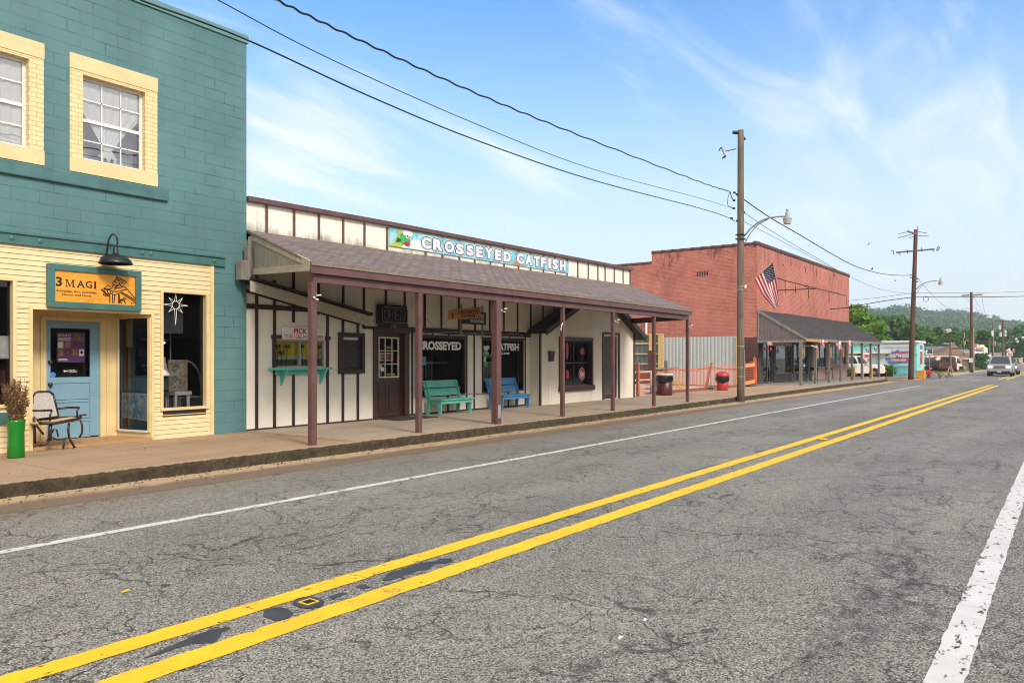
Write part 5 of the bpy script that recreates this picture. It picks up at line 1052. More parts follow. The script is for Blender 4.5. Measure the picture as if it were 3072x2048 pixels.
m = MB(); w0 = A(zw(130, 280), YA - .08); m.tube([w0 + Vector((.06, -.03, .1)), w0 + Vector((-.05, 0, -.05)), w0 + Vector((-.14, .02, -.16)), w0 + Vector((-.3, .04, -.2)), w0 + Vector((-.36, .05, -.05))], .004, 5); m.build('cable', M['blackm'], os_)
a0, a1 = A(zw(140, 430), YA - .06), A(zw(505, 380), YA - .06); np_ = thing('number_plaque', 'dark house number plaque reading 107 over the brown door', 'number plaque', a0); bx('board', M['blackm'], np_, a0.x, a1.x, YA - .09, YA - .062, d_[3] + .13, a1.z)
text('lettering', '107', (A(zw(303, 0), YA - .09).x, YA - .09, A(zw(303, 427), YA - .09).z), EX, EZ, .19, .12, plain('brass_number', (.5, .26, .1), .3, .3, 8, metal=.5, bump=0), np_, .01)
tag(bx('door_mat', plain('dark_mat', (.03, .03, .03), .95), None, d_[0] + .05, d_[1] + .45, YA - .75, YA - .12, .206, .222), 'thin black doormat on the porch below the brown door', 'doormat')
# display windows
def dwin(w, nm):
    m = MB(); m.frame(w[0], w[1], w[2], w[3], YB - .03, YB + .115, .045, .05); m.box(w[0] - .03, w[1] + .03, YB - .05, YB, w[3], w[3] + .04); o = m.build('display_window', M['brown'], cf, bevel=.004)
    MB().quad((w[0], YB + .05, w[2]), (w[1], YB + .05, w[2]), (w[1], YB + .05, w[3]), (w[0], YB + .05, w[3])).build('pane', M['glass'], o); return o
W1 = dwin(w1, 1); W2 = dwin(w2, 2)
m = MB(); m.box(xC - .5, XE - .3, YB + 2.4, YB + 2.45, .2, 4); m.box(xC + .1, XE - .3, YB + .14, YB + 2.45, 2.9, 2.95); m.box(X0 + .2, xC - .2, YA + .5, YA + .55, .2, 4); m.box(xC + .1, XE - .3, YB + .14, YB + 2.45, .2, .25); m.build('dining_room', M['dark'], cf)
m = MB(); zt = A(zw(900, 790), YB).z
x0 = A(zw(890, 0), YB + .7).x; x1 = A(zw(1400, 0), YB + .7).x
m.box(x0 - .3, x1, YB + 1.2, YB + 1.24, .75, .8)
for i in range(9): xx = w1[0] + .55 + i * .12; m.box(xx, xx + .02, YB + .8, YB + .82, .75, 1.5)
m.box(w1[0] + .5, w1[1] + .2, YB + .79, YB + .83, 1.5, 1.54); m.build('inside_railing', plain('dim_rail', (.45, .52, .52), .6), cf)
m = MB()
for i in range(10): xx = w2[0] + .75 + i * .075; m.box(xx, xx + .03, YB + .8, YB + .82, .95, 1.5)
m.box(w2[0] + .7, w2[0] + 1.55, YB + .78, YB + .84, 1.5, 1.54); m.build('inside_rack', plain('dim_rack', (.6, .6, .52), .6), cf)
LW = plain('window_lettering', (.93, .93, .90), .4, .05, bump=0)
def wl(s, a, b, y0, y1, w, par, bold=.045):
    p0 = A(zw(a, y0), YB + .04); p1 = A(zw(b, y0), YB + .04); pt_ = A(zw(a, y1), YB + .04); text('lettering', s, p0, EX, EZ, p1.x - p0.x, pt_.z - p0.z, LW, par, bold, .003)
wl('CROSSEYED', 618, 1170, 697, 585, w1, W1); wl('CATFISH', 1580, 1885, 707, 612, w2, W2); wl('5-5080', 1672, 1768, 755, 728, w2, W2, .04)
tag(bx('hours_sheet', plain('blue_sheet', (.12, .25, .45), .5), None, A(zw(690, 0), YB).x - .12, A(zw(745, 0), YB).x, YB + .028, YB + .034, A(zw(700, 890), YB).z, A(zw(700, 780), YB).z), 'blue and white opening hours sheet in the left restaurant window behind the second post', 'notice')
fs = thing('fish_decal', 'green fish with white chef hat decal on the right restaurant window', 'decal', A(zw(1480, 800), YB)); fa, fb = A(zw(1425, 915), YB + .035), A(zw(1560, 645), YB + .035)
f2 = lambda u, v: Vector((fa.x + (fb.x - fa.x) * u, YB + .035, fa.z + (fb.z - fa.z) * v))
L, el, g, g2, r_ = fish(fs, f2, .0015)
L([(.05, .35), (.04, .55), (.12, .7), (.30, .78), (.5, .76), (.66, .66), (.62, .52), (.45, .46), (.36, .36), (.42, .2), (.56, .14), (.40, .02), (.28, 0), (.22, .12), (.12, .24)], g, 1, 'fish_body'); L([(.2, .3), (.25, .45), (.4, .46), (.32, .32), (.34, .22)], M['whitep'], 2, 'fish_belly'); L([(.32, .52), (.45, .46), (.60, .53), (.46, .56)], r_, 2, 'fish_mouth')
L(el(.42, .66, .06, .035), M['whitep'], 2, 'fish_eye'); L(el(.54, .65, .05, .03), M['whitep'], 2, 'fish_eye'); L(el(.44, .655, .02, .015), M['navy'], 3, 'fish_pupil'); L(el(.52, .65, .02, .015), M['navy'], 3, 'fish_pupil')
L([(.24, .76), (.5, .77), (.68, .86), (.70, .95), (.55, 1), (.38, .97), (.2, .98), (.14, .88)], M['whitep'], 3, 'chef_hat'); L([(.62, .42), (.66, .42), (.9, .62), (.86, .64)], M['galv'], 2, 'spatula'); L([(.82, .62), (.95, .6), (1, .70), (.88, .72)], M['galv'], 2, 'spatula')
# benches
def bench(name, label, mat, x0, x1, z_off=0, ymid=0):
    o = thing(name, label, 'bench', ((x0 + x1) / 2, YB - .4, .205), 'painted plank benches on the restaurant porch'); L_ = x1 - x0; yb = YB - .12
    for k in (0, 1):
        z0 = .205 + (.47 if k == 0 else .68); m = MB(); m.prism([(x0 - .03, yb - .05 + k * .06, z0), (x1 + .0, yb - .05 + k * .06, z0), (x1 + .0, yb + .01 + k * .06, z0 + .185), (x0 - .03, yb + .01 + k * .06, z0 + .185)], (0, .03, .004)); m.build('back_slat', mat, o, bevel=.004)
    for k in range(3): y = yb - .12 - k * .145; bx('seat_slat', mat, o, x0 + .02, x1 + .02, y - .135, y, .205 + .365, .205 + .40, bevel=.004)
    bx('apron', mat, o, x0 + .08, x1 - .04, yb - .50, yb - .48, .205 + .28, .205 + .365)
    for x in (x0 + .05, x1 - .09):
        m = MB(); m.prism([(x, yb - .48, .205), (x, yb - .40, .205), (x, yb - .34, .57), (x, yb - .50, .57)], (.04, 0, 0)); m.build('leg', mat, o, bevel=.004)
        m = MB(); m.prism([(x, yb - .06, .205), (x, yb + .02, .205), (x, yb + .0, .62), (x, yb + .06, 1.03), (x, yb + .02, 1.03), (x, yb - .12, .62)], (.04, 0, 0)); m.build('leg', mat, o, bevel=.004)
        bx('side_rail', mat, o, x + .04, x + .07, yb - .48, yb, .205 + .25, .205 + .365, bevel=.004)
    return o
bench('mint_bench', 'mint green plank bench under the left restaurant window', M['mint'], A(zw(790, 0), YB - .3).x, A(zw(1205, 0), YB - .3).x)
bench('blue_bench', 'blue plank bench under the right restaurant window behind the thick post', M['benchblue'], A(zw(1562, 0), YB - .3).x, A(zw(1925, 0), YB - .3).x)
# gabled wing on the right
wz = (A(zg(560, 0), YW).x, A(zg(990, 0), YW).x, A(zg(740, 1185), YW).z, A(zg(740, 555), YW).z)
dg = (A(zg(1150, 0), YW).x, A(zg(1345, 0), YW).x, .22, A(zg(1250, 500), YW).z)
pk = 4.15; xl, xr = xwg, xwe; zl_ = A(zg(290, 440), YW).z; zr2 = A(zg(1560, 470), YW).z; xp = (xl + xr) / 2 
ra = A(zg(640, 160), YW); slope = (ra.z - zl_) / (ra.x - xl); ra2 = A(zg(1340, 195), YW); sl2 = (ra2.z - zr2) / (xr - ra2.x)
xp = (zr2 + sl2 * xr - zl_ + slope * xl) / (slope + sl2); zp = zl_ + slope * (xp - xl)
m = MB(); xs_ = [xl, wz[0], wz[1], dg[0], dg[1], xr]; m.wall(xl, xr, .2, zl_, YW, [wz, dg], .14); m.add([(xl, YW, zl_), (xr, YW, zl_), (xr, YW, zr2), (xp, YW, zp)], [(0, 1, 2, 3)])
m.quad((xl, YW, .2), (xl, YW, zl_), (xl, YB, zl_), (xl, YB, .2)); m.quad((xr, YW, .2), (xr, YB + 1, .2), (xr, YB + 1, zr2), (xr, YW, zr2)); m.build('wing_wall', M['board'], cf)
m = MB(); oh = .32
def rake(xa_, za, xb_, zb_, mb):
    a = Vector((xa_, YW - oh, za)); b = Vector((xb_, YW - oh, zb_)); mb.prism([a, b, b + UP * .11, a + UP * .11], (0, oh + .36, 0))
rake(xl - .12, zl_ - .12 * slope, xp, zp, m); rake(xp, zp, xr + .42, zr2 - .42 * sl2, m); m.build('wing_roof', plain('dark_soffit', (.03, .022, .02), .7), cf)
m = MB(); a = Vector((xl - .12, YW - oh - .03, zl_ - .12 * slope)); b = Vector((xp, YW - oh - .03, zp)); c = Vector((xr + .42, YW - oh - .03, zr2 - .42 * sl2))
m.prism([a + UP * -.06, b - UP * .06, b + UP * .12, a + UP * .12], (0, .03, 0)); m.prism([b - UP * .06, c - UP * .06, c + UP * .12, b + UP * .12], (0, .03, 0)); m.box(xl - .02, xl + .07, YW - .03, YW, .2, zl_ + .04); m.box(xr - .05, xr + .03, YW - .03, YW, .2, zr2); m.build('rake_board', M['brown'], cf)
m = MB(); T = .10; m.frame(wz[0] - T, wz[1] + T * .4, wz[2] - .02, wz[3] + T, YW - .05, YW, T, .02); m.box(wz[0] - T - .03, wz[1] + .10, YW - .09, YW, wz[2] - .16, wz[2]); m.box(wz[1] - .006, wz[1] + .045, YW - .05, YW + .14, wz[2], wz[3]); w3 = m.build('wing_window', M['doorbrown'], cf, bevel=.005)
y = YW + .10; m = MB(); m.frame(wz[0], wz[1], wz[2], wz[3], y, y + .04, .035); xm = (wz[0] + wz[1]) / 2; zm = (wz[2] + wz[3]) / 2; m.box(xm - .02, xm + .02, y, y + .04, wz[2], wz[3]); m.box(wz[0], wz[1], y, y + .04, zm - .02, zm + .02); m.build('sash', M['doorbrown'], w3)
MB().quad((wz[0], y + .02, wz[2]), (wz[1], y + .02, wz[2]), (wz[1], y + .02, wz[3]), (wz[0], y + .02, wz[3])).build('pane', M['glass'], w3)
c = A(zg(855, 1020), y); bd = thing('round_sticker', 'round red and white badge sticker in the lower right pane of the wing window', 'sticker', (c.x, y, c.z)); 
def disc(name, r, k, mat, par, cc=None, sx=1.0): 
    cc = cc or c; mb = MB(); mb.prism([(cc.x + r * sx * math.cos(i * .2618), y - .004 - .002 * k, cc.z + r * math.sin(i * .2618)) for i in range(24)], (0, -.002, 0)); mb.build(name, mat, par)
disc('rim', .21, 0, M['whitep'], bd); disc('ring', .195, 1, M['red'], bd); disc('centre', .115, 2, M['whitep'], bd); m = MB(); m.prism([(c.x + .0, y - .01, c.z + .02), (c.x + .13, y - .01, c.z + .08), (c.x + .05, y - .01, c.z + .19), (c.x - .01, y - .01, c.z + .12)], (0, -.002, 0)); m.build('swirl', M['red'], bd)
rr = random.Random(1); mb = MB()
for i in range(9): a = 3.3 + i * .34; mb.box(c.x + .155 * math.cos(a) - .012, c.x + .155 * math.cos(a) + .012, y - .0105, y - .009, c.z + .155 * math.sin(a) - .012, c.z + .155 * math.sin(a) + .012)
mb.build('rim_marks', M['whitep'], bd)
# plain red shapes stand where the animal decals are
for (zx, zy, lb, rx, rz_) in ((650, 700, 'long plain red decal in the upper left wing window pane', .085, .30), (860, 710, 'plain red oval decal in the upper right wing window pane', .15, .13), (655, 1030, 'plain red decal in the lower left wing window pane', .10, .17)):
    c2 = A(zg(zx, zy), y); rr2 = random.Random(zx); mb = MB(); mb.prism([(c2.x + rx * math.cos(i * .3491) * rr2.uniform(.8, 1.1), y - .006, c2.z + rz_ * math.sin(i * .3491) * rr2.uniform(.8, 1.1)) for i in range(18)], (0, -.003, 0)); tag(mb.build('red_decal', M['red']), lb, 'sticker')
# screen door
m = MB(); m.frame(dg[0] - .07, dg[1] + .14, .2, dg[3] + .13, YW - .04, YW, .08, .0); sdr = m.build('screen_door_frame', M['doorbrown'], cf); m = MB(); yq = YW + .04; m.frame(dg[0], dg[1], .22, dg[3], yq, yq + .04, .09, .14); zc = A(zg(1210, 915), YW).z; m.box(dg[0], dg[1], yq, yq + .04, zc - .05, zc + .05); sd2 = m.build('screen_door', M['doorbrown'], cf, bevel=.004)
bx('screen', plain('fly_screen', (.10, .095, .085), .8), sd2, dg[0] + .08, dg[1] - .08, yq + .02, yq + .025, .3, dg[3] - .08)
a = A(zg(390, 845), YW); mbx = thing('mailbox', 'small brown metal mailbox on the wing wall left of its window', 'mailbox', a); m = MB(); x0 = a.x + .02; x1 = A(zg(440, 0), YW).x; m.prism([(x0, YW, a.z), (x1, YW, a.z), (x1 + .03, YW, a.z + .25), (x0 - .02, YW, a.z + .25)], (0, -.09, 0)); m.build('box', M['brown'], mbx, bevel=.006); m = MB(); m.prism([(x0 - .03, YW, a.z + .25), (x1 + .04, YW, a.z + .25), (x1 + .04, YW, a.z + .32), (x0 - .03, YW, a.z + .32)], (0, -.11, 0)); m.build('lid', M['doorbrown'], mbx, bevel=.006)
# hanging signs
a0, a1, a2, a3 = [A(zw(*p), 11.7) for p in ((1013, 328), (1412, 305), (1415, 167), (1018, 205))]
hs = thing('hanging_sign', 'carved wooden CROSSEYED CATFISH sign hanging on chains under the porch', 'sign', (a0 + a1) / 2)
m = MB(); m.prism([a0, a1, a2, a3], (0, .03, 0)); m.build('board', M['signwood'], hs, bevel=.004); ex2 = (a1 - a0).normalized(); ez2 = (a3 - a0).normalized(); wS = (a1 - a0).length; hS = (a3 - a0).length
text('lettering', 'CROSSEYED', a0 + ex2 * wS * .27 + ez2 * hS * .55, ex2, ez2, wS * .68, hS * .34, INK, hs, .03); text('lettering', 'CATFISH', a0 + ex2 * wS * .37 + ez2 * hS * .12, ex2, ez2, wS * .44, hS * .34, INK, hs, .03)
m = MB(); cc = a0 + ex2 * wS * .11 + ez2 * hS * .45; m.prism([cc + ex2 * (.035 * math.cos(i * .52)) + ez2 * (.075 * math.sin(i * .52)) + Vector((0, -.003, 0)) for i in range(12)], (0, -.003, 0)); m.build('fish_carving', M['navy'], hs)
m = MB(); zt = 3.35
for p, q in ((a3, .22), (a2, .24)):
    b = p.lerp(a2 if p is a3 else a3, q); m.tube([b, b + UP * (3.5 - b.z)], .006, 5)
m.build('chain', M['grey_wood'], hs)
a0, a1, a2 = A(zw(1177, 375), 12.6), A(zw(1478, 375), 12.6), A(zw(1478, 238), 12.6); ws = thing('welcome_sign', 'black porch sign with white writing hanging behind the wooden hanging sign', 'sign', a0)
bx('board', plain('sign_black', (.02, .017, .017), .5), ws, a0.x, a1.x, 12.6, 12.62, a0.z, a2.z); text('lettering', 'TO OUR PORCH', (a0.x + (a1.x - a0.x) * .34, 12.6, a0.z + .05), EX, EZ, (a1.x - a0.x) * .56, .08, M['whitep'], ws, .02); text('lettering', 'Welcome', (a0.x + (a1.x - a0.x) * .16, 12.6, a0.z + .15), EX, EZ, (a1.x - a0.x) * .76, .20, M['whitep'], ws, .0, .004, 1, .4)
for x in (a0.x + .0, a1.x - .14): bx('batten', M['grey_wood'], ws, x, x + .05, 12.62, 12.65, a0.z - .3, a2.z + .18)
m = MB(); p = A(zw(730, 305), 12.2); q_ = A(zw(1013, 310), 11.75); m.tube([p.lerp(q_, i / 12) - UP * (.20 * math.sin(math.pi * i / 12)) for i in range(13)], .008, 5); p2 = A(zw(1590, 290), 10.4); q2_ = A(zw(1412, 300), 11.7); m.tube([q2_.lerp(p2, i / 10) - UP * (.06 * math.sin(math.pi * i / 10)) for i in range(11)], .006, 5); m.build('rope', M['grey_wood'], hs)
# wall conduit and light string
m = MB(); m.tube([A(zw(*p), YB - .05) for p in ((590, 470), (592, 700), (590, 1180), (600, 1282), (750, 1275))], .012, 6); m.tube([A(zw(*p), YB - .06) for p in ((600, 475), (700, 478), (820, 492), (950, 482), (1080, 474), (1200, 492), (1400, 497), (1560, 490), (1700, 508), (1850, 500), (1935, 520))], .009, 5); m.tube([A(zw(*p), YB - .05) for p in ((1170, 1255), (1260, 1240), (1500, 1236), (1545, 1260))], .012, 6)
tag(m.build('cable_run', M['galv']), 'thin pale cable and conduit strung along the wall around the restaurant windows', 'cable')
# cameras on posts
CAMERA_SPOTS = [(z3(605, 650), 'white security camera clamped high on the nearest porch post'), (z4(738, 785), 'white security camera on the thick third porch post'), (z4(1545, 862), 'white security camera on the fifth porch post'), (z4(2070, 900), 'small security camera on the last porch post')]
for (p, lb) in CAMERA_SPOTS:
    c = at(p[0], p[1], 10.08); o = thing('security_camera', lb, 'camera', c, 'security cameras on the porch posts'); s = .42
    m = MB(); m.lathe([(.045 * s, 0), (.045 * s, .015), (.02 * s, .03)], c + Vector((-.0, .06, 0)), 12, (0, -1, 0)); m.build('mount', M['whitep'], o, smooth=True)
    m = MB(); m.tube([c + Vector((.01, 0, .03)), c + Vector((.14 * s, -.06, .09 * s))], .032 * s, 10); m.build('barrel', M['whitep'], o, smooth=True); m = MB(); m.tube([c + Vector((-.01, 0, -.03)), c + Vector((.02, -.09 * s, -.10 * s))], .03 * s, 10); m.build('barrel', M['whitep'], o, smooth=True)
    m = MB(); m.tube([c + Vector((.14 * s, -.06, .09 * s)), c + Vector((.145 * s, -.063, .092 * s))], .02 * s, 10); m.build('lens', M['blackm'], o)
c = A(z4(1140, 910), 10.1); m = MB(); m.tube([c + Vector((.10, .05, -.02)), c + Vector((.02, -.02, -.06)), c + Vector((.0, -.04, .05)), c + Vector((.05, -.05, .12))], .012, 6); tag(m.build('flag_bracket', M['whitep']), 'white metal flag bracket on the fourth porch post', 'bracket')
# ================================================================ YARD BETWEEN THE BUILDINGS
def zy(x, y): return 1880 + x / 5.6, 980 + y / 5.6
cfz = 2.86
fc = thing('metal_fence', 'grey corrugated metal fence panel standing in front of the brick side wall', 'fence', (41.6, 17, .06))
XFN = 41.6; y0, y1 = onx(*zy(1835, 600), XFN).y, onx(*zy(622, 600), XFN).y
m = MB(); n = int((y1 - y0) / .07); rows = []
for i in range(n + 1): yy = y0 + (y1 - y0) * i / n; dx = .035 if i % 3 == 0 else 0; rows += [(XFN + dx, yy, .12), (XFN + dx, yy, cfz)]
m.add(rows, [(2 * i, 2 * i + 1, 2 * i + 3, 2 * i + 2) for i in range(n)]); m.build('sheet', M['corr'], fc)
bx('edge_post', M['lumber'], fc, XFN - .06, XFN + .04, y0 - .12, y0, .06, cfz)
# back of a timber framed fence panel
XL = 38.0; fb = thing('timber_fence', 'yellow timber frame backed with dark corrugated sheet beside the wing', 'fence', (XL, 20, .06))
yA, yB = onx(*zy(622, 400), XL).y, onx(*zy(90, 400), XL).y + 1.2; zT = onx(*zy(300, 125), XL).z; zB = onx(*zy(300, 712), XL).z
m = MB(); n = int((yB - yA) / .08); rows = []
for i in range(n + 1): yy = yA + (yB - yA) * i / n; dx = .0 if i % 4 < 2 else .05; rows += [(XL + .08 + dx, yy, zB), (XL + .08 + dx, yy, zT - .03)]
m.add(rows, [(2 * i, 2 * i + 2, 2 * i + 3, 2 * i + 1) for i in range(n)]); m.build('sheet', plain('dull_steel', (.14, .16, .16), .4, bump=0), fb)
for zz_ in (128, 280, 455, 622): z = onx(*zy(300, zz_), XL).z; bx('rail', M['lumber'], fb, XL - .02, XL + .07, yA, yB, z - .04, z + .04)
for a, b in ((540, 622), (382, 432)): bx('post', M['lumber'], fb, XL - .08, XL + .03, onx(*zy(b, 0), XL).y, onx(*zy(a, 0), XL).y, zB if a > 500 else onx(*zy(400, 400), XL).z, zT + .03)
bx('post', M['rust'], fb, XL - .085, XL + .02, onx(*zy(428, 0), XL).y, onx(*zy(375, 0), XL).y, zB - .1, onx(*zy(400, 400), XL).z)
# low board fence with pallets and netting
lw = thing('board_fence', 'low orange brown board fence behind the dark red bin', 'fence', (32, 14.6, .06)); YL = 15.0
a0, a1 = at(*zy(520, 1100), YL), at(*zy(735, 740), YL); bx('boards', wood('orange_boards', (.46, .27, .12), (.34, .18, .08)), lw, a0.x, a1.x, YL, YL + .04, .1, a1.z)
a1 = at(*zy(690, 700), YL - .1); bx('cap', M['grey_wood'], lw, at(*zy(450, 0), YL).x, at(*zy(850, 0), YL).x, YL - .08, YL + .08, a1.z - .03, a1.z + .05)
c = at(*zy(676, 570), YL - .12); bx('post', M['grey_wood'], lw, c.x - .07, c.x + .07, YL - .16, YL - .02, .1, c.z)
pa = thing('pallet', 'pale wooden slatted gate leaning behind orange netting next to the wing', 'pallet', (28, 13.9, .1)); YPq = 13.7
p0, p1 = at(*zy(128, 1135), YPq), at(*zy(418, 735), YPq); PK = wood('pink_boards', (.66, .54, .45), (.52, .40, .32), (.1, 1, 1))
for v in (0.0, .22, .42, .62, .97): z = p0.z + (p1.z - p0.z) * v; bx('slat', PK if v in (0, .42, .97) or v == .62 else M['lumber'], pa, p0.x - .3, p1.x, YPq, YPq + .03, z - .05, z + .02)
bx('upright', PK, pa, p1.x - .12, p1.x, YPq - .03, YPq, p0.z, p1.z)
# netting
YN = 13.35
def netfence(name, label, pts, top, mat, base=.2):
    o = thing(name, label, 'netting', (pts[0].x, pts[0].y, base)); m = MB()
    for (a, b, ta, tb_) in zip(pts, pts[1:], top, top[1:]): m.quad((a.x, a.y, base), (b.x, b.y, base), (b.x, b.y, tb_), (a.x, a.y, ta))
    m.build('net', mat, o); return o
def yn(x, y): return at(*zy(x, y), YN)
pts = [yn(500, 0), yn(860, 0), yn(1060, 0), yn(1400, 0), yn(1440, 0), yn(1840, 0), yn(1990, 0)]; tops = [yn(500, 740).z, yn(860, 730).z, yn(1060, 715).z, yn(1400, 655).z, yn(1440, 640).z, yn(1840, 615).z, yn(1990, 600).z]
nf = netfence('safety_netting', 'long sagging orange safety netting along the back edge of the sidewalk', pts, tops, M['net'])
m = MB(); P = [yn(700, 705), yn(860, 712), yn(1060, 718), yn(1200, 706), yn(1330, 690), yn(1400, 665), yn(1450, 680), yn(1600, 700), yn(1840, 705)]
m.tube(P, .022, 6); m.tube([p + Vector((0, 0, -.05 + .03 * math.sin(i * 2))) for i, p in enumerate(P)], .016, 6); m.build('bunched_edge', M['orange'], nf, smooth=True)
m = MB(); a = yn(1325, 1035); b = at(*zy(1425, 605), YN + .1); m.beam(a, b, .10, .06); m.build('leaning_stake', wood('stained_stake', (.30, .11, .06), (.2, .07, .04)), nf)
m = MB(); a = yn(880, 1078); b = yn(1830, 1005); m.beam((a.x - 2.5, YN, .27), (b.x + .6, YN, .27), .08, .12); m.build('bottom_board', wood('red_mud_board', (.28, .10, .055), (.2, .08, .04), (.1, 1, 1)), nf)
c = gr(*zy(105, 1170), .2); n2 = netfence('safety_netting', 'dense orange netting tied to a stake beside the white wing wall', [Vector((c.x, YN - .1, 0)), Vector((yn(425, 0).x, YN + .1, 0))], [1.25, 1.15], M['netdense']); m = MB(); m.beam((c.x + .05, YN - .12, .2), (c.x + .02, YN - .12, 1.72), .07, .05); m.build('stake', M['grey_wood'], n2); m = MB(); m.tube([(c.x + .06, YN - .17, .2), (c.x + .03, YN - .17, 1.45)], .05, 7); m.build('bunched_edge', M['orange'], n2)
# barrier beyond the pole
XB = at(*zy(2150, 0), YN + .1).x; bf = thing('barrier', 'orange timber barrier hung with netting right of the near utility pole', 'barrier', (XB, YN, .2))
def yb2(x, y): return at(*zy(x, y), YN + .1)
m = MB()
for ya, yb_ in ((660, 632), (952, 915)): m.beam(yb2(1975, ya), yb2(2150, yb_), .05, .18)
m.build('rail', wood('orange_rail', (.80, .33, .13), (.7, .25, .1), (.1, 1, 1)), bf); m = MB(); m.beam(yb2(2165, 945), yb2(2150, 520), .12, .14); m.build('post', M['orange'], bf); m = MB(); m.beam(yb2(2152, 540), yb2(2148, 480), .04, .04); m.build('post_tip', M['grey_wood'], bf)
m = MB(); m.quad(yb2(1975, 980), yb2(2160, 935), yb2(2150, 560), yb2(1975, 610)); m.build('net', M['netdense'], bf); m = MB(); m.beam(yb2(1978, 1000), yb2(1978, 560), .05, .08); m.build('post', M['lumber'], bf)
# bins
def bin_(name, label, c, prof, body, lid, lidprof, sq=False):
    o = thing(name, label, 'bin', c); m = MB(); n = 28
    m.lathe(prof, c, n); m.build('body', body, o, smooth=True)
    zt = prof[-1][1]; rt = prof[-1][0]; m = MB(); rr = random.Random(int(c.x)); rows = []
    for i in range(36):
        a = i * math.pi / 18; w_ = .012 * math.sin(a * 7) + rr.uniform(-.006, .006); rows += [c + Vector(((rt + .012) * math.cos(a), (rt + .012) * math.sin(a), zt)), c + Vector(((rt + .03 + w_) * math.cos(a), (rt + .03 + w_) * math.sin(a), zt - .12)), c + Vector(((rt + .012 + w_) * math.cos(a), (rt + .012 + w_) * math.sin(a), zt - .26 - .04 * math.sin(a * 2 + 1)))]
    m.add(rows, [(3 * i + j, 3 * ((i + 1) % 36) + j, 3 * ((i + 1) % 36) + j + 1, 3 * i + j + 1) for i in range(36) for j in range(2)]); m.build('bag', M['bag'], o, smooth=True)
    m = MB(); m.lathe(lidprof, c + UP * zt, n); m.build('lid', lid, o, smooth=True); return o
c = gr(1880 + 752 / 5.6, 980 + 1150 / 5.6, .2) + Vector((0, .3, 0)); dB = c.x * C_ + c.y * S_; rB = 278 / 5.6 / F * dB / 2; hB = (1150 - 815) / 5.6 / F * dB
bin_('trash_can', 'dark red trash can with black liner and pale lid by the last porch posts', c, [(rB * .93, 0), (rB * .95, .04), (rB, hB)], M['darkred'], plain('pale_lid', (.6, .56, .48), .5), [(rB * 1.05, -.02), (rB * 1.06, .03), (rB * .98, .06), (rB * .5, .065), (0, .065)])
c = gr(1880 + 1700 / 5.6, 980 + 1070 / 5.6, .2) + Vector((0, .25, 0)); dB = c.x * C_ + c.y * S_; rB = 205 / 5.6 / F * dB / 2; hB = (1070 - 830) / 5.6 / F * dB
bin_('trash_can', 'bright red trash can with black liner left of the near utility pole', c, [(rB * .85, 0), (rB * .87, .03), (rB, hB)], M['red'], M['red'], [(rB * 1.1, -.02), (rB * 1.12, .03), (rB * .95, .14), (rB * .5, .20), (0, .21)])
pw_ = gr(*zy(950, 1040), .06); o = MB(); rr = random.Random(9)
for _ in range(30): leafclump(o, pw_ + Vector((rr.uniform(-.5, .6), rr.uniform(0, .6), rr.uniform(.05, .42))), .13, 14, .035, rr)
tag(o.build('weed_clump', leafmat('pale_weed', (.35, .38, .12), (.18, .26, .06))), 'pale leafy weeds growing at the foot of the netting beside the dark red bin', 'plant')
m = MB(); a = onx(*zy(323, 110), 42.35); b = onx(*zy(323, -160), 42.35); m.tube([(42.4, a.y, a.z), (42.4, a.y, b.z)], .07, 10); tag(m.build('downpipe', M['whitep']), 'short white pipe fixed to the brick side wall above the timber fence', 'pipe')

# ================================================================ RED BRICK BUILDING
YR = 14.1; XR0 = 42.5; XR1 = at(2547, 900, YR).x
rb = thing('brick_building', 'red painted brick building with dark shingled porch and stepped parapet', 'building', (50, YR, .2))
ztL, ztR = 8.0, at(2548, 829, YR).z
zs = onx(*(1880 + 2100 / 5.6, 980 + 178 / 5.6), XR0).z
yst = onx(1955, 760, XR0).y; z2 = onx(1950, 790, XR0).z
zaL, zaR = at(2277, 930, YR).z, at(2544, 966, YR).z
m = MB(); m.quad((XR0, YR, zaL - .3), (XR1, YR, zaL - .3), (XR1, YR, ztR), (XR0, YR, ztL))
m.quad((XR0, YR, zs), (XR0, YR, ztL), (XR0, yst, ztL), (XR0, yst, zs)); m.quad((XR0, yst, zs), (XR0, yst, z2), (XR0, 30, z2 - .1), (XR0, 30, zs)); m.quad((XR1, YR, .2), (XR1, 30, .2), (XR1, 30, ztR - .2), (XR1, YR, ztR)); m.quad((XR0, 30, 0), (XR0, 30, z2), (XR1, 30, z2), (XR1, 30, 0))
m.quad((XR0, yst, z2), (XR0, yst, ztL), (XR0 + .4, yst, ztL), (XR0 + .4, yst, z2)); m.build('brick_wall', M['brick'], rb)
m = MB(); yb0 = onx(1880 + 1840 / 5.6, 1100, XR0).y + .6; m.quad((XR0, YR, .1), (XR0, YR, zs), (XR0, 30, zs), (XR0, 30, .1)); m.build('painted_base', M['brickbrown'], rb)
m = MB(); m.box(XR0 + .3, XR1 - .1, YR + .3, 29.8, 7.2, 7.3); m.build('roof', M['shingledark'], rb)
CP = redbrick('clay_coping', (.13, .055, .045), (.09, .04, .035), (.04, .03, .03), False); m = MB(); n = 34
for i in range(n):
    a = XR0 - .06 + (XR1 - XR0 + .1) * i / n; b = XR0 - .06 + (XR1 - XR0 + .1) * (i + 1) / n; z = ztL + (ztR - ztL) * i / n
    m.tube([(a, YR + .1, z + .03), (b - .06, YR + .1, z + .03)], .15, 10); m.tube([(b - .09, YR + .1, z + .035), (b, YR + .1, z + .035)], .175, 10)
n = 10
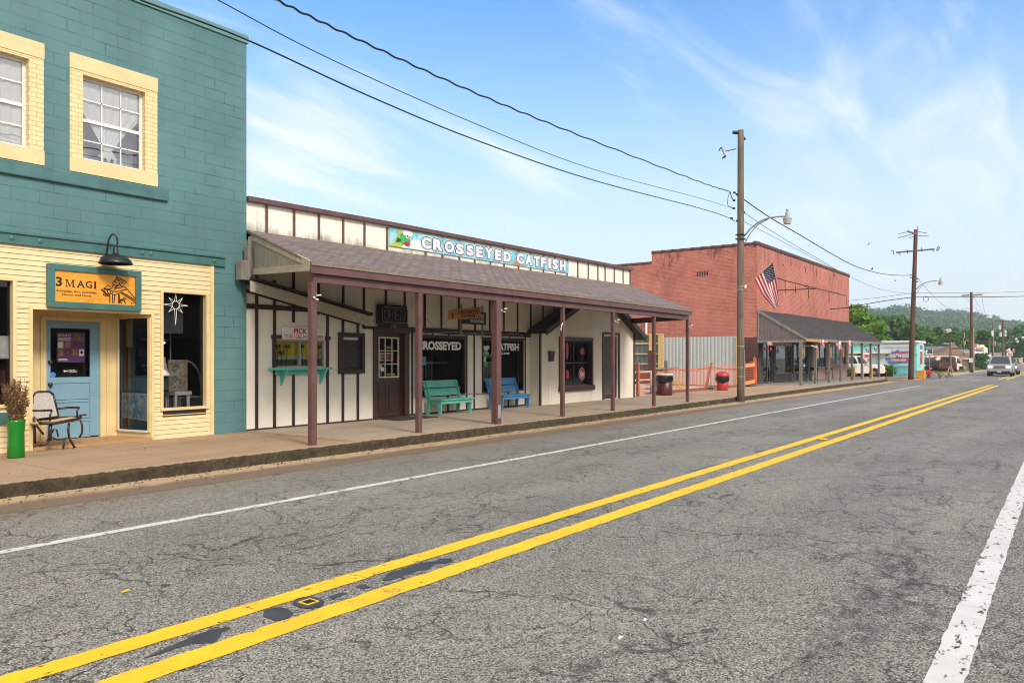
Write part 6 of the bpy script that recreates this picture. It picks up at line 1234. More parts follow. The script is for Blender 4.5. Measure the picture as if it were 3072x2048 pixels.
for i in range(n): a = YR + .15 + (yst - YR - .15) * i / n; b = YR + .15 + (yst - YR - .15) * (i + 1) / n; m.tube([(XR0 + .08, a, ztL + .02), (XR0 + .08, b - .05, ztL + .02)], .11, 8); m.tube([(XR0 + .08, b - .08, ztL + .025), (XR0 + .08, b, ztL + .025)], .13, 8)
for i in range(14): a = yst + (30 - yst) * i / 14; b = yst + (30 - yst) * (i + 1) / 14; m.tube([(XR0 + .08, a, z2 + .02), (XR0 + .08, b, z2 + .0)], .11, 8)
m.build('coping', CP, rb, smooth=True)
m = MB(); p = onx(1850 + 675 / 2.6133, 650 + 445 / 2.6133, XR0)
for i in range(5): m.box(XR0 - .012, XR0, p.y - .32 + i * .15, p.y - .25 + i * .15, p.z - .14, p.z + .12)
m.build('vent_slots', M['dark'], rb)
fr = lambda x, y: at(1850 + x / 2.6133, 650 + y / 2.6133, YR - .02)
m = MB(); CR = plain('crack_dark', (.06, .03, .025), .9, bump=0)
for pts in ([(1258, 478), (1320, 500), (1505, 545), (1665, 585), (1800, 618)], [(1320, 498), (1322, 600)], [(1503, 545), (1505, 640)], [(1665, 585), (1666, 680)], [(1800, 618), (1801, 700)], [(1475, 385), (1476, 400), (1482, 402), (1483, 440)], [(1305, 370), (1306, 390)], [(1570, 410), (1571, 465)], [(1708, 450), (1709, 470)]):
    m.tube([fr(*p) for p in pts], .018, 4)
m.build('old_sign_outline', CR, rb)
# storefront under the porch
xg = at(2250 + 970 / 5.2267, 1100, YR).x; GW = creampaint('grey_siding', (.085, .080, .074), (.06, .057, .052), (.03, .03, .03), .7, False)
def rbx(px): return at(2250 + px / 5.2267, 1100, YR).x
def rbz(px, py): return at(2250 + px / 5.2267, 980 + py / 5.2267, YR).z
hd = (rbx(200), rbx(362), .22, rbz(280, 240)); h1 = (rbx(398), rbx(665), rbz(500, 735), rbz(500, 240)); h2 = (rbx(678), rbx(905), h1[2], h1[3])
h3 = (rbx(1010), rbx(1190), 1.0, h1[3]); h4 = (rbx(1300), rbx(1500), 1.15, h1[3])
m = MB(); m.wall(XR0 + .35, xg, .2, zaL - .25, YR - .03, [hd, h1, h2], .15, lap=.12); m.build('grey_siding', GW, rb)
m = MB(); m.wall(xg, XR1, .2, zaL - .25, YR - .02, [h3, h4], .15); m.build('pale_brick_wall', redbrick('pale_pink_brick', (.42, .27, .24), (.34, .21, .19), (.28, .2, .17), False), rb)
m = MB(); m.box(XR0 - .005, XR0 + .35, YR - .035, YR + .2, .2, zs + .02); m.build('brown_pier', M['brickbrown'], rb)
AL = plain('aluminium', (.28, .28, .26), .4, metal=.4, bump=0)
def shopwin(h, bars, nm='shop_window'):
    m = MB(); m.frame(h[0], h[1], h[2], h[3], YR + .02, YR + .08, .06)
    for b in bars: x = h[0] + (h[1] - h[0]) * b; m.box(x - .03, x + .03, YR + .02, YR + .08, h[2], h[3])
    o = m.build(nm, AL, rb); MB().quad((h[0], YR + .06, h[2]), (h[1], YR + .06, h[2]), (h[1], YR + .06, h[3]), (h[0], YR + .06, h[3])).build('pane', M['glass'], o); return o
shopwin(hd, [.5], 'shop_door'); shopwin(h1, []); shopwin(h2, [.6]); shopwin(h3, [.5]); shopwin(h4, [.3])
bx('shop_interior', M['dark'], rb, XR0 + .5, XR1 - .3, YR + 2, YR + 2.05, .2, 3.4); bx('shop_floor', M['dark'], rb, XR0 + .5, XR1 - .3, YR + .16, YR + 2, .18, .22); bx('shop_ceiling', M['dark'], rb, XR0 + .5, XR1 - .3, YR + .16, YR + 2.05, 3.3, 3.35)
bx('counter', plain('shop_goods', (.14, .12, .07), .7, .6, 5), rb, h1[0], h2[1], YR + .7, YR + .9, .9, 1.15); bx('inside_banner', plain('ochre_banner', (.17, .12, .035), .7), rb, h1[0], h2[1], YR + .5, YR + .52, rbz(500, 475), rbz(500, 445))
# porch roof
YE = 11.45; E0 = at(2414.5, 1014, YE); E1 = at(2648, 1026, YE); T0 = Vector((XR0, YR - .02, zaL)); T1 = Vector((XR1, YR - .02, zaR)); E0.x = XR0 - .0
m = MB(); rows = []; NX = 30
for i in range(NX + 1):
    for j in range(7): t = i / NX; s = j / 6; p = E0.lerp(E1, t).lerp(T0.lerp(T1, t), s); p.z += noise.noise((p.x * .5, p.y * .6, 4)) * .035; rows.append(p)
m.add(rows, [(i * 7 + j, (i + 1) * 7 + j, (i + 1) * 7 + j + 1, i * 7 + j + 1) for i in range(NX) for j in range(6)]); m.build('porch_roof', M['shingledark'], rb)
m = MB(); d = UP * -.06; m.add([E0 + d, E1 + d, T1 + d, T0 + d], [(0, 3, 2, 1)]); m.prism([E0 + Vector((0, .0, -.01)), E1 + Vector((0, 0, -.01)), E1 + Vector((0, 0, -.15)), E0 + Vector((0, 0, -.15))], (0, .05, 0)); m.build('roof_underside', M['grey_wood'], rb)
m = MB(); x = XR0 + .02; m.prism([(x, YR - .05, zaL - .1), (x, YR - .05, E0.z - .12), (x, YE + .1, E0.z - .14), (x, YE + .1, E0.z - .05)], (.03, 0, 0)); m.build('gable_board', M['mauve_wood'], rb)
m = MB(); m.beam((x - .02, YR - .03, zaL - .06), (x - .02, YE, E0.z - .04), .05, .13); m.beam((x - .02, YR, E0.z - .15), (x - .02, YE + .02, E0.z - .15), .06, .14); m.box(x - .04, x + .02, YR - .1, YR - .03, E0.z - .1, zaL); m.build('gable_trim', M['grey_wood'], rb)
bx('new_fascia_piece', wood('new_board', (.5, .27, .1), (.42, .2, .07), (.1, 1, 1)), rb, XR0 - .1, XR0 + 4.4, YE - .03, YE - .005, E0.z - .17, E0.z - .03)
posts = []
for pxl in (797, 1027, 1237, 1425, 1600, 1755, 1892, 2020):
    p = at(2250 + pxl / 5.2267, 1100, YE + .15); posts.append(p); zt = E0.z + (E1.z - E0.z) * (p.x - E0.x) / (E1.x - E0.x) - .1
    MB().box(p.x - .07, p.x + .07, YE + .09, YE + .22, .2, zt).build('porch_post', M['post_grey'], rb, bevel=.006)
# signs of the brick shop
a0, a1 = at(2250 + 272 / 5.2267, 980 + 295 / 5.2267, YR - .8), at(2250 + 660 / 5.2267, 980 + 250 / 5.2267, YR - .8)
sg2 = thing('shop_sign', 'reddish wooden sign with pale capitals CELL PHONE CASES under the dark porch', 'sign', a0); PW = plain('pink_sign_wood', (.50, .24, .16), .7)
bx('board', PW, sg2, a0.x, a1.x, YR - .82, YR - .78, a0.z, a1.z, bevel=.02); text('lettering', 'CELL PHONE CASES', (a0.x + .1, YR - .82, a0.z + .06), EX, EZ, a1.x - a0.x - .2, (a1.z - a0.z) * .62, M['offwhite'], sg2, .03)
for i, (pxl, word, lb) in enumerate(((838, 'LEATHER', 'first vertical wooden word sign from the left on the dark porch'), (1066, 'METAL', 'second vertical wooden word sign from the left on the dark porch'), (1275, '', 'third vertical wooden word sign from the left on the dark porch'), (1468, '', 'fourth vertical wooden word sign from the left on the dark porch'))):
    yv = YE + .35; c = at(2250 + pxl / 5.2267, 980 + 250 / 5.2267, yv); zb_ = at(2250 + pxl / 5.2267, 980 + (505 - i * 8) / 5.2267, yv).z; w_ = .42
    o = thing('hanging_sign', lb, 'sign', c, 'vertical wooden signs on the dark porch'); m = MB(); n = 8
    m.prism([(c.x - w_ / 2, yv, c.z), (c.x + w_ / 2, yv, c.z), (c.x + w_ / 2, yv, zb_ + .12), (c.x + w_ * .3, yv, zb_), (c.x - w_ * .3, yv, zb_), (c.x - w_ / 2, yv, zb_ + .12)], (0, .04, 0)); m.build('board', wood('sign_slab_%d' % i, (.42, .24, .11), (.28, .15, .07)), o)
    mb = MB()
    h_ = (c.z - zb_ - .25) / max(1, len(word))
    if not word:      # the carving on these two cannot be read
        for k in range(6): z_ = c.z - .2 - k * .17; mb.box(c.x - .08, c.x + .07, yv - .005, yv, z_ - .05, z_ - .035); mb.box(c.x - .03 + .03 * (k % 2), c.x + .0 + .03 * (k % 2), yv - .005, yv, z_ - .1, z_)
    for k, ch in enumerate(word): _text(mb, ch, Vector((c.x - .10, yv - .001, c.z - .12 - h_ * (k + 1) + h_ * .12)), EX, EZ, Vector((0, -1, 0)), .2, h_ * .76, .02, .004)
    mb.build('lettering', INK, o)
m = MB(); p = at(2250 + 320 / 5.2267, 980 + 350 / 5.2267, YR - .1); m.lathe([(.10, 0), (.10, .03)], p, 16, (0, -1, 0)); tag(m.build('red_light_sign', emis('red_neon', (.8, .02, .02), .7)), 'small red light glowing behind the brick shop door', 'light')
# bracket bars on the brick wall
for (u, v, lb) in (((1010 + 200, 580), (1565, 563), 'long iron sign bracket projecting from the brick front behind the flag'), ((1675, 722), (1985, 702), 'long iron sign bracket at the right end of the brick front')):
    a = at(1850 + u[0] / 2.6133, 650 + u[1] / 2.6133, YR); q_ = at(1850 + v[0] / 2.6133, 650 + v[1] / 2.6133, 1)
    # the bar leaves the wall at right angles: solve its tip on the plane X = a.x
    tip = onx(1850 + v[0] / 2.6133, 650 + v[1] / 2.6133, a.x + .4); o = MB(); o.tube([a, tip], .035, 6); b2 = a.lerp(tip, .55); o.tube([a.lerp(tip, .85), a.lerp(tip, .7) + UP * .25], .02, 5); o.tube([b2 - UP * .2, b2 + UP * .2], .025, 5)
    tag(o.build('sign_bracket', M['rust']), lb, 'bracket')
# porch furniture: black table with folding chairs
BL = M['blackm']; tc_ = Vector((posts[1].x + 3.4, 13.0, .21)); o = thing('cafe_table', 'black metal table on the dark porch', 'table', tc_); m = MB(); m.lathe([(.42, .70), (.42, .73)], tc_, 20); m.build('tabletop', BL, o); m = MB()
for i in range(4): a = i * 1.57 + .4; m.tube([tc_ + Vector((0, 0, .7)), tc_ + Vector((.08 * math.cos(a), .08 * math.sin(a), .4)), tc_ + Vector((.35 * math.cos(a), .35 * math.sin(a), 0))], .018, 5)
m.build('leg', BL, o)
def folding_chair(label, c, rz, mat):
    o = thing('folding_chair', label, 'chair', c, 'folding chairs on the dark porch', rz); W_ = wmat(o)
    def P(x, y, z): return W_ @ Vector((x, y, z))
    for s in (-.22, .22): m = MB(); m.tube([P(s, -.25, 0), P(s, .22, .85)], .016, 5); m.build('leg', mat, o); m = MB(); m.tube([P(s * .9, .28, 0), P(s * .9, -.2, .46)], .016, 5); m.build('leg', mat, o)
    m = MB(); m.prism([P(-.22, -.22, .44), P(.22, -.22, .44), P(.22, .18, .44), P(-.22, .18, .44)], (0, 0, .025)); m.build('seat', mat, o); m = MB(); m.prism([P(-.22, .17, .66), P(.22, .17, .66), P(.22, .22, .86), P(-.22, .22, .86)], (0, .02, 0)); m.build('backrest', mat, o); return o
folding_chair('black folding chair left of the cafe table on the dark porch', tc_ + Vector((-1.0, .1, 0)), 1.3, BL); folding_chair('black folding chair just right of the cafe table on the dark porch', tc_ + Vector((1.2, -.1, 0)), -1.4, BL)
folding_chair('folding chair standing alone near the pale brick end of the dark porch', tc_ + Vector((4.6, -.2, 0)), -1.2, M['rust'])

# ================================================================ FLAGS
def star(c, a, b, r): return [c + a * (r * (1 if i % 2 == 0 else .4) * math.sin(i * math.pi / 5)) + b * (r * (1 if i % 2 == 0 else .4) * math.cos(i * math.pi / 5)) for i in range(10)]
def flag_cloth(Pf, par, nu=26, stars=True, sr=.021):
    "Pf(u, v): u 0..1 from hoist to fly, v 0..1 from bottom to top stripe"
    m = MB(); rows = []; nv = 26
    for i in range(nu + 1):
        for j in range(nv + 1): rows.append(Pf(i / nu, j / nv))
    fs = []; mi = []
    for i in range(nu):
        for j in range(nv):
            st_ = j // 2; u = (i + .5) / nu; can = u < .4 and st_ >= 6
            fs.append((i * (nv + 1) + j, (i + 1) * (nv + 1) + j, (i + 1) * (nv + 1) + j + 1, i * (nv + 1) + j + 1)); mi.append(2 if can else (0 if st_ % 2 == 0 else 1))
    m.v = rows; m.f = fs; m.mi = mi; o = m.build('cloth', [M['flagred'], M['flagwhite'], M['flagblue']], par, smooth=True)
    if stars:
        s = MB()
        for r in range(9):
            for c in range(6 if r % 2 == 0 else 5):
                u = .4 * ((c + (.5 if r % 2 == 0 else 1)) / 6); v = 6 / 13 + 7 / 13 * (r + .6) / 9.2; p = Pf(u, v); a = (Pf(u + .01, v) - p).normalized(); b = (Pf(u, v + .01) - p).normalized(); n_ = a.cross(b).normalized()
                for sg_ in (-1, 1): q = star(p + n_ * sg_ * .006, a, b, sr); s.add(q, [tuple(range(10)) if sg_ > 0 else tuple(reversed(range(10)))])
        s.build('star', M['flagwhite'], o)
    return o
pole1 = gr(2222, 1207); d1 = pole1.x * C_ + pole1.y * S_; ztop1 = H + (YH - 391) * d1 / F
fa, fb = dp(2236, 860, d1 - .12), dp(2321, 785, d1 - .75); fl = thing('national_flag', 'large US flag hanging from a slanted staff on the near utility pole', 'flag', fa)
m = MB(); m.tube([fa, fb], .014, 7); m.build('staff', M['lumber'], fl); m = MB(); m.lathe([(.001, -.03), (.03, 0), (.001, .035)], fb, 10); m.build('finial', plain('gold', (.6, .4, .1), .3, metal=.6, bump=0), fl); m = MB(); m.tube([fa - Vector((.02, 0, .06)), fa + Vector((.05, 0, .06))], .045, 8); m.build('socket', M['whitep'], fl)
Hb, Ht = dp(2262, 836, d1 - .3), dp(2318, 788, d1 - .7)
def flagP(u, v):
    # hoist runs up the staff; bottom edge sweeps in a curve down to the fly
    b = Hb.lerp(dp(2288, 885, d1 - .42), min(1, u * 2)) if u < .5 else dp(2288, 885, d1 - .42).lerp(dp(2325, 927, d1 - .5), u * 2 - 1)
    t = Ht.lerp(dp(2329, 848, d1 - .68), min(1, u * 2)) if u < .5 else dp(2329, 848, d1 - .68).lerp(dp(2337, 917, d1 - .6), u * 2 - 1)
    return b.lerp(t, v) + FWD * (.035 * math.sin(v * 9 + u * 3) * (.3 + u))
flag_cloth(flagP, fl)
def small_flag(label, staff0, staff1, hpt, pts, grp='US flags on the dark porch posts', d=0):
    "pts: bottom hoist, bottom fly, top fly, top hoist as world points"
    o = thing('small_flag', label, 'flag', staff0, grp); m = MB(); m.tube([staff0, staff1], .014, 5); m.build('staff', M['post_grey'], o); bh, bf_, tf, th_ = pts
    flag_cloth(lambda u, v: bh.lerp(bf_, u).lerp(th_.lerp(tf, u), v) + FWD * (.04 * math.sin(v * 7 + u * 5)), o, 14, True, .03); return o
def z5(x, y): return 2250 + x / 5.2267, 980 + y / 5.2267
def pd(x, y, d): return dp(*z5(x, y), d)
for lb, s0, s1, c4, i in (('US flag drooping by the second post of the dark porch', (1030, 330), (1150, 185), ((1090, 235), (1160, 335), (1178, 325), (1152, 190)), 1), ('US flag on the third post of the dark porch', (1230, 330), (1400, 220), ((1338, 255), (1400, 365), (1440, 350), (1425, 215)), 2), ('US flag on the fourth post of the dark porch', (1430, 300), (1580, 205), ((1510, 225), (1562, 318), (1598, 295), (1572, 205)), 3), ('US flag seen between the sixth and seventh porch posts', (1765, 330), (1850, 300), ((1810, 360), (1850, 420), (1868, 395), (1838, 305)), 5), ('US flag seen between the seventh and last porch posts', (1905, 290), (1985, 290), ((1940, 335), (1970, 400), (1988, 375), (1965, 300)), 6)):
    p = posts[i]; dd = p.x * C_ + p.y * S_ - .5; small_flag(lb, pd(*s0, dd + .3), pd(*s1, dd - .3), None, [pd(*q, dd - .2) for q in c4])
dd = posts[0].x * C_ + posts[0].y * S_ - .4; small_flag('US flag rolled almost flat on its level staff at the first porch post', pd(790, 303, dd), pd(1050, 292, dd + 1.0), None, [pd(952, 305, dd + .5), pd(1072, 345, dd + 1), pd(1052, 292, dd + 1), pd(955, 290, dd + .5)])
# ================================================================ POLES, LAMPS AND WIRES
def pole(label, base, ztop, r0, r1, mat, lean=(0, 0), name='utility_pole'):
    o = thing(name, label, 'utility pole', base); m = MB(); n = 14; pts = [base + Vector((lean[0] * i / n + .02 * noise.noise((i * .4, base.x, 0)), lean[1] * i / n, -.1 + (ztop - base.z + .1) * i / n)) for i in range(n + 1)]
    m.tube(pts, [r0 + (r1 - r0) * i / n for i in range(n + 1)], 14); m.build('shaft', mat, o, smooth=True); return o
P1 = pole('near grey wooden utility pole carrying the flag and a street lamp', pole1, ztop1, .142, .112, M['pole'])
def d1p(x, y, dd=0): return dp(2100 + x / 3.92, 350 + y / 3.92, d1 + dd)
HW = M['blackm']; hw = plain('insulator_grey', (.16, .17, .17), .4, bump=0)
m = MB(); m.tube([d1p(390, 188, -.05), d1p(450, 188)], .07, 8); m.tube([d1p(495, 215), d1p(530, 275)], [.03, .045], 6); m.tube([d1p(425, 378), d1p(330, 402), d1p(300, 404)], .018, 5); m.build('top_bracket', HW, P1)
m = MB(); m.tube([d1p(262, 372), d1p(295, 458)], .045, 8); m.build('fuse_cutout', M['galv'], P1); m = MB(); m.tube([d1p(220, 400), d1p(250, 362), d1p(268, 380)], .022, 5); m.tube([d1p(262, 492), d1p(305, 465)], .03, 5); m.build('cutout_arm', HW, P1)
m = MB()
for (x, y) in ((405, 895), (400, 985), (397, 1078), (435, 915), (437, 1225), (500, 862), (500, 962), (515, 1125), (505, 1225), (500, 1060), (370, 1195)): MB().tube([d1p(x - 14, y), d1p(x + 14, y)], .04, 6).build('insulator', HW, P1)
for y in (1390, 1440): m.box(pole1.x - .15, pole1.x + .15, pole1.y - .15, pole1.y + .15, d1p(0, y).z - .02, d1p(0, y).z + .02)
m.build('bracket_bands', HW, P1); m = MB(); m.tube([d1p(350, 880), d1p(330, 950), d1p(322, 1030), d1p(345, 1055), d1p(385, 1075)], .012, 5); m.tube([d1p(355, 885), d1p(370, 950), d1p(395, 985)], .018, 5); m.build('jumper_wire', HW, P1)
m = MB()
for y in (861, 870, 1040, 1103, 1130): z = dp(2222, y, d1).z; MB().lathe([(.138, 0), (.138, .03)], (pole1.x, pole1.y, z), 14).build('metal_strap', M['galv'], P1)
c = dp(2232, 1090, d1 - .12); m.box(c.x - .01, c.x + .02, c.y - .03, c.y + .0, c.z - 1.0, c.z + .5); m.build('ground_wire_cover', M['galv'], P1)
def lamp_arm(par, base, tip_px, ctrl, dd, sc_=1.0, brace=True):
    m = MB(); m.tube(ctrl, .03 * sc_, 7); m.build('lamp_arm', M['post_grey'] if False else M['grey'], par, smooth=True)
    c = ctrl[-1]; m = MB(); m.tube([c + UP * .18 * sc_, c + UP * .27 * sc_], .045 * sc_, 8); m.build('photocell', M['grey'], par); m = MB(); m.lathe([(.085, -.06), (.075, .14), (.05, .18), (0, .18)], c, 12); m.build('lamp_housing', M['galv'], par)
    m = MB(); m.lathe([(.125 * sc_, -.27 * sc_), (.16 * sc_, -.09 * sc_), (.17 * sc_, -.085 * sc_), (.17 * sc_, -.06 * sc_), (.08 * sc_, -.05 * sc_)], c, 18); m.build('lamp_globe', plain('lamp_lens', (.45, .43, .38), .3, .1), par)
ctrl = [d1p(500, 1420), d1p(540, 1380, -.02), d1p(590, 1320, -.1), d1p(660, 1260, -.2), d1p(740, 1215, -.3), d1p(820, 1190, -.4), d1p(900, 1178, -.5), d1p(1000, 1172, -.6), d1p(1027, 1175, -.6)]
lamp_arm(P1, None, None, ctrl, 0); m = MB(); m.tube([d1p(525, 1505), d1p(555, 1430, -.05), d1p(600, 1360, -.1), d1p(680, 1270, -.2), d1p(800, 1205, -.38)], .018, 6); m.build('arm_brace', M['grey'], P1)
# pole 2
p2 = gr(2732, 1140); d2 = p2.x * C_ + p2.y * S_; P2_ = pole('brown creosoted utility pole with two cross arms at the corner', p2, H + (YH - 688) * d2 / F, .20, .135, M['poledark'], (.35, -.3))
def d2p(x, y, dd=0): return dp(2500 + x / 4.112, 650 + y / 4.112, d2 + dd)
m = MB(); m.beam(d2p(775, 442, .5), d2p(1248, 400, -.5), .10, .11); m.build('cross_arm', M['pole'], P2_); m = MB(); m.beam(d2p(918, 180, -.9), d2p(1020, 215), .09, .1); m.build('top_arm', M['pole'], P2_)
m = MB()
for pts in ([(805, 213), (915, 188)], [(798, 262), (960, 222), (1000, 205)], [(935, 262), (1000, 247)], [(1045, 185), (1155, 205)], [(1045, 238), (1175, 240)], [(1035, 120), (1036, 155)], [(800, 442), (830, 475)], [(1225, 405), (1242, 440)], [(912, 405), (915, 462)], [(1085, 375), (1090, 432)]): m.tube([d2p(*p) for p in pts], .022, 5)
m.tube([d2p(715, 425), d2p(735, 415), d2p(748, 465)], .03, 5); m.tube([d2p(1270, 415), d2p(1295, 365), d2p(1312, 378), d2p(1285, 425)], .035, 5); m.build('line_hardware', HW, P2_)
m = MB()
for (x, y) in ((955, 718), (955, 750), (1035, 770), (1038, 800)): MB().tube([d2p(x - 8, y), d2p(x + 8, y)], .05, 6).build('insulator', HW, P2_)
ctrl = [d2p(1025, 895), d2p(1060, 855, -.1), d2p(1120, 820, -.3), d2p(1190, 798, -.5), d2p(1260, 790, -.7), d2p(1322, 795, -.8)]; lamp_arm(P2_, None, None, ctrl, 0); m = MB(); m.tube([d2p(1035, 945), d2p(1060, 890, -.1), d2p(1110, 840, -.3)], .018, 5); m.build('arm_brace', M['grey'], P2_)
# further poles
def farpole(px, ybase, ytop, d, label, mat, r=.16, arms=(), lean=(0, 0)):
    b = dp(px, ybase, d); b.z = max(0, min(b.z, 3)); o = pole(label, b, H + (YH - ytop) * d / F, r, r * .7, mat, lean)
    for (xa, ya, xb, yb_) in arms: m = MB(); m.beam(dp(xa, ya, d), dp(xb, yb_, d), .12, .12); m.build('cross_arm', mat, o)
    return o
def z6(x, y): return 2500 + x / 4.112, 650 + y / 4.112      # upper right crop
def z7(x, y): return 2860 + x / 9.802, 980 + y / 9.802      # far road crop
P3 = farpole(2914, 1117, 876, 88, 'brown utility pole with a single braced cross arm left of the silver pickup', M['poledark'], .19, [(*z6(1583, 972), *z6(1835, 960))])
m = MB(); m.tube([dp(*z6(1630, 970), 88), dp(*z6(1708, 1005), 88), dp(*z6(1790, 962), 88)], .02, 5); m.tube([dp(*z6(1712, 1290), 88), dp(*z6(1780, 1250), 88), dp(*z6(1850, 1235), 87), dp(*z6(1915, 1230), 86.5)], .03, 5); m.build('bracket', M['grey'], P3); m = MB(); m.lathe([(.30, 0), (.34, .15), (.12, .3)], dp(*z6(1918, 1255), 86.5), 12); m.build('lamp_globe', M['offwhite'], P3)
bx('notice_card', M['whitep'], P3, *(lambda c: (c.x - .2, c.x - .16, c.y - .25, c.y + .1, c.z - .3, c.z + .2))(dp(2911, 1079, 87.7)))
c = dp(2919, 1095, 88.4); farpole(2921, 1115, 985, 89, 'thin pale pole directly behind the braced cross arm pole', M['galv'], .07)
P4 = farpole(2979, 1092, 963, 160, 'far utility pole with white transformer can on its front', M['pole'], .2, [(*z6(1843, 1322), *z6(2078, 1308))]); m = MB(); m.lathe([(.28, 0), (.28, 1.0), (.1, 1.1)], dp(*z7(1148, 275), 158.5), 12); m.build('transformer', M['whitep'], P4)
P5 = farpole(3008, 1092, 960, 165, 'far utility pole with several transformer cans right of the first transformer pole', M['poledark'], .2, [(*z6(2025, 1285), *z6(2182, 1290)), (*z6(2040, 1360), *z6(2145, 1358))])
for (x, y) in ((1358, 75), (1385, 290), (1525, 215), (1525, 285)): m = MB(); m.lathe([(.25, 0), (.25, .75), (.1, .85)], dp(*z7(x, y), 163), 10); m.build('transformer', M['offwhite'], P5)
farpole(3029, 1080, 985, 200, 'thin brown pole behind the oval sign near the right edge', M['poledark'], .18)
farpole(2968, 1088, 1013, 140, 'short leaning wooden pole left of the far transformer pole', M['pole'], .14, (), (.9, 0))
for (x0, y0, x1, y1, x2, y2, lb) in ((1610, 385, 1740, 335, 1848, 355, 'street lamp with a white globe on a long arm far along the road'), (1480, 500, 1750, 430, 1890, 432, 'lower street lamp arm far along the road'), (1850, 320, 1980, 290, 2045, 310, 'farthest street lamp globe at the right edge')):
    o = thing('street_lamp', lb, 'street lamp', dp(*z7(x0, y0), 198)); m = MB(); m.tube([dp(*z7(x0, y0), 199), dp(*z7(x1, y1), 198), dp(*z7(x2, y2), 197)], .06, 5); m.build('arm', M['grey'], o); m = MB(); m.lathe([(0, -.35), (.3, -.15), (.3, .1), (.1, .3)], dp(*z7(x2, y2 + 8), 197), 10); m.build('globe', M['offwhite'], o)
# wires
def catmull(pts, n=8):
    out = []
    for i in range(len(pts) - 1):
        p0, p1, p2, p3 = pts[max(i - 1, 0)], pts[i], pts[i + 1], pts[min(i + 2, len(pts) - 1)]
        for k in range(n):
            t = k / n; out.append(.5 * ((2 * p1) + (p2 - p0) * t + (2 * p0 - 5 * p1 + 4 * p2 - p3) * t * t + (3 * p1 - 3 * p2 + p3 - p0) * t ** 3))
    return out + [pts[-1]]
def wire(label, pts, r, name='power_line', wob=0, grp=None):
    P = catmull(pts, 6 if not wob else 30)
    if wob: P = [p + UP * wob * math.sin(i * 1.1) for i, p in enumerate(P)]
    m = MB(); m.tube(P, r, 5, False); return tag(m.build(name, M['blackm'], smooth=True), label, 'wire', grp)
def lin(a, da, b, db, pix):
    "wire through photo points pix, its inverse depth running linearly from end to end"
    n = len(pix) - 1; out = []
    for i, (x, y) in enumerate(pix):
        t = (x - pix[0][0]) / (pix[-1][0] - pix[0][0]); out.append(dp(x, y, 1 / ((1 - t) / da + t / db)))
    return out
k = 1.3061
wire('highest twisted cable from the top of the photo to the near pole', lin(0, 9.5, 0, d1, [(700 * 1, -65), (836, 4), (1110, 136), (1437, 284), (1760, 415), (2100, 546), (2187, 574)]), .016, wob=.012)
wire('thin middle wire from the top of the photo to the near pole', lin(0, 9.5, 0, d1, [(560, -52), (660, 4), (1000, 182), (1437, 376), (1780, 508), (2100, 595), (2196, 624)]), .008)
wire('thick lower cable crossing the teal roof corner to the near pole', lin(0, 9.0, 0, d1, [(330, -40), (440, 8), (740, 120), (1110, 290), (1437, 424), (1780, 541), (2100, 625), (2185, 653), (2205, 665)]), .013)
wire('twisted cable sagging from the near pole to the corner pole', lin(0, d1, 0, d2, [(2228, 596), (2306, 650), (2400, 705), (2500, 764), (2570, 800), (2640, 820), (2700, 826), (2742, 825)]), .022)
wire('thin upper wire from the near pole to the corner pole', lin(0, d1, 0, d2, [(2232, 637), (2310, 690), (2430, 762), (2550, 830), (2650, 870), (2740, 882)]), .010)
wire('thin lower wire from the near pole past the brick roof', lin(0, d1, 0, d2, [(2228, 665), (2262, 680), (2380, 742), (2470, 790), (2545, 826)]), .010)
wire('thin service wire from the brick corner to the corner pole', lin(0, 52, 0, d2, [(2545, 902), (2640, 892), (2742, 878)]), .012)
wire('thick service cable from the brick front to the corner pole', lin(0, 50, 0, d2, [(2500, 927), (2560, 919), (2650, 903), (2742, 891)]), .028)
wire('thin wire running right from the corner pole over the road', lin(0, d2, 0, 52, [(2742, 878), (2900, 878), (3000, 877), (3100, 873), (3300, 866)]), .012)
wire('thick cable running right from the corner pole over the road', lin(0, d2, 0, 52, [(2742, 891), (2900, 891), (3000, 890), (3100, 888), (3300, 880)]), .024)
wire('thin drooping wire from the corner pole to the braced pole', lin(0, d2, 0, 88, [(2750, 830), (2785, 872), (2830, 915), (2870, 929), (2910, 922)]), .014)
m = MB(); c = dp(2778, 897, d2 - .3); m.tube([c + RGT * (.20 * math.cos(a * .3)) + UP * (.20 * math.sin(a * .3)) for a in range(22)], .016, 5, False); tag(m.build('cable_loop', M['blackm']), 'round coil of spare cable hanging beside the corner pole', 'cable')
for i in range(3): wire(['thin line linking the far poles, lowest', 'thin line linking the far poles, middle', 'thin line linking the far poles, highest'][i], [dp(2889 + i * 28, 884 - (i == 1) * 2, 88), dp(2945 + i * 6, 945 - i, 118), dp(2955 + i * 12, 970, 160), dp(3000 + i * 14, 962, 165), dp(3090, 975 + i * 6, 200)], .018)
# birds
def bird(label, px, py, d, s=.16):
    c = dp(px, py, d); o = MB(); o.lathe([(.001, -s), (s * .30, -s * .5), (s * .36, 0), (s * .26, s * .6), (s * .2, s * .9), (.001, s * 1.2)], c, 8, (RGT * .5 + UP)); o.prism([c, c - RGT * s * 1.0 + UP * s * .3, c - RGT * s * .5 - UP * .02], FWD * .02); o.prism([c, c - RGT * s * 1.3 - UP * s * .9, c - RGT * s * .9 - UP * s * .9], FWD * .03); tag(o.build('bird', M['blackm'], smooth=True), label, 'bird', 'birds near the wires')
bird('dark bird flying above the sagging cable', 2607, 732, 45, .07); bird('dark bird perched on the sagging cable', 2617, 806, 47, .10); bird('dark bird flying low left of the corner pole', 2686, 842, 50, .06)
for x, y in ((405, 130),): pass

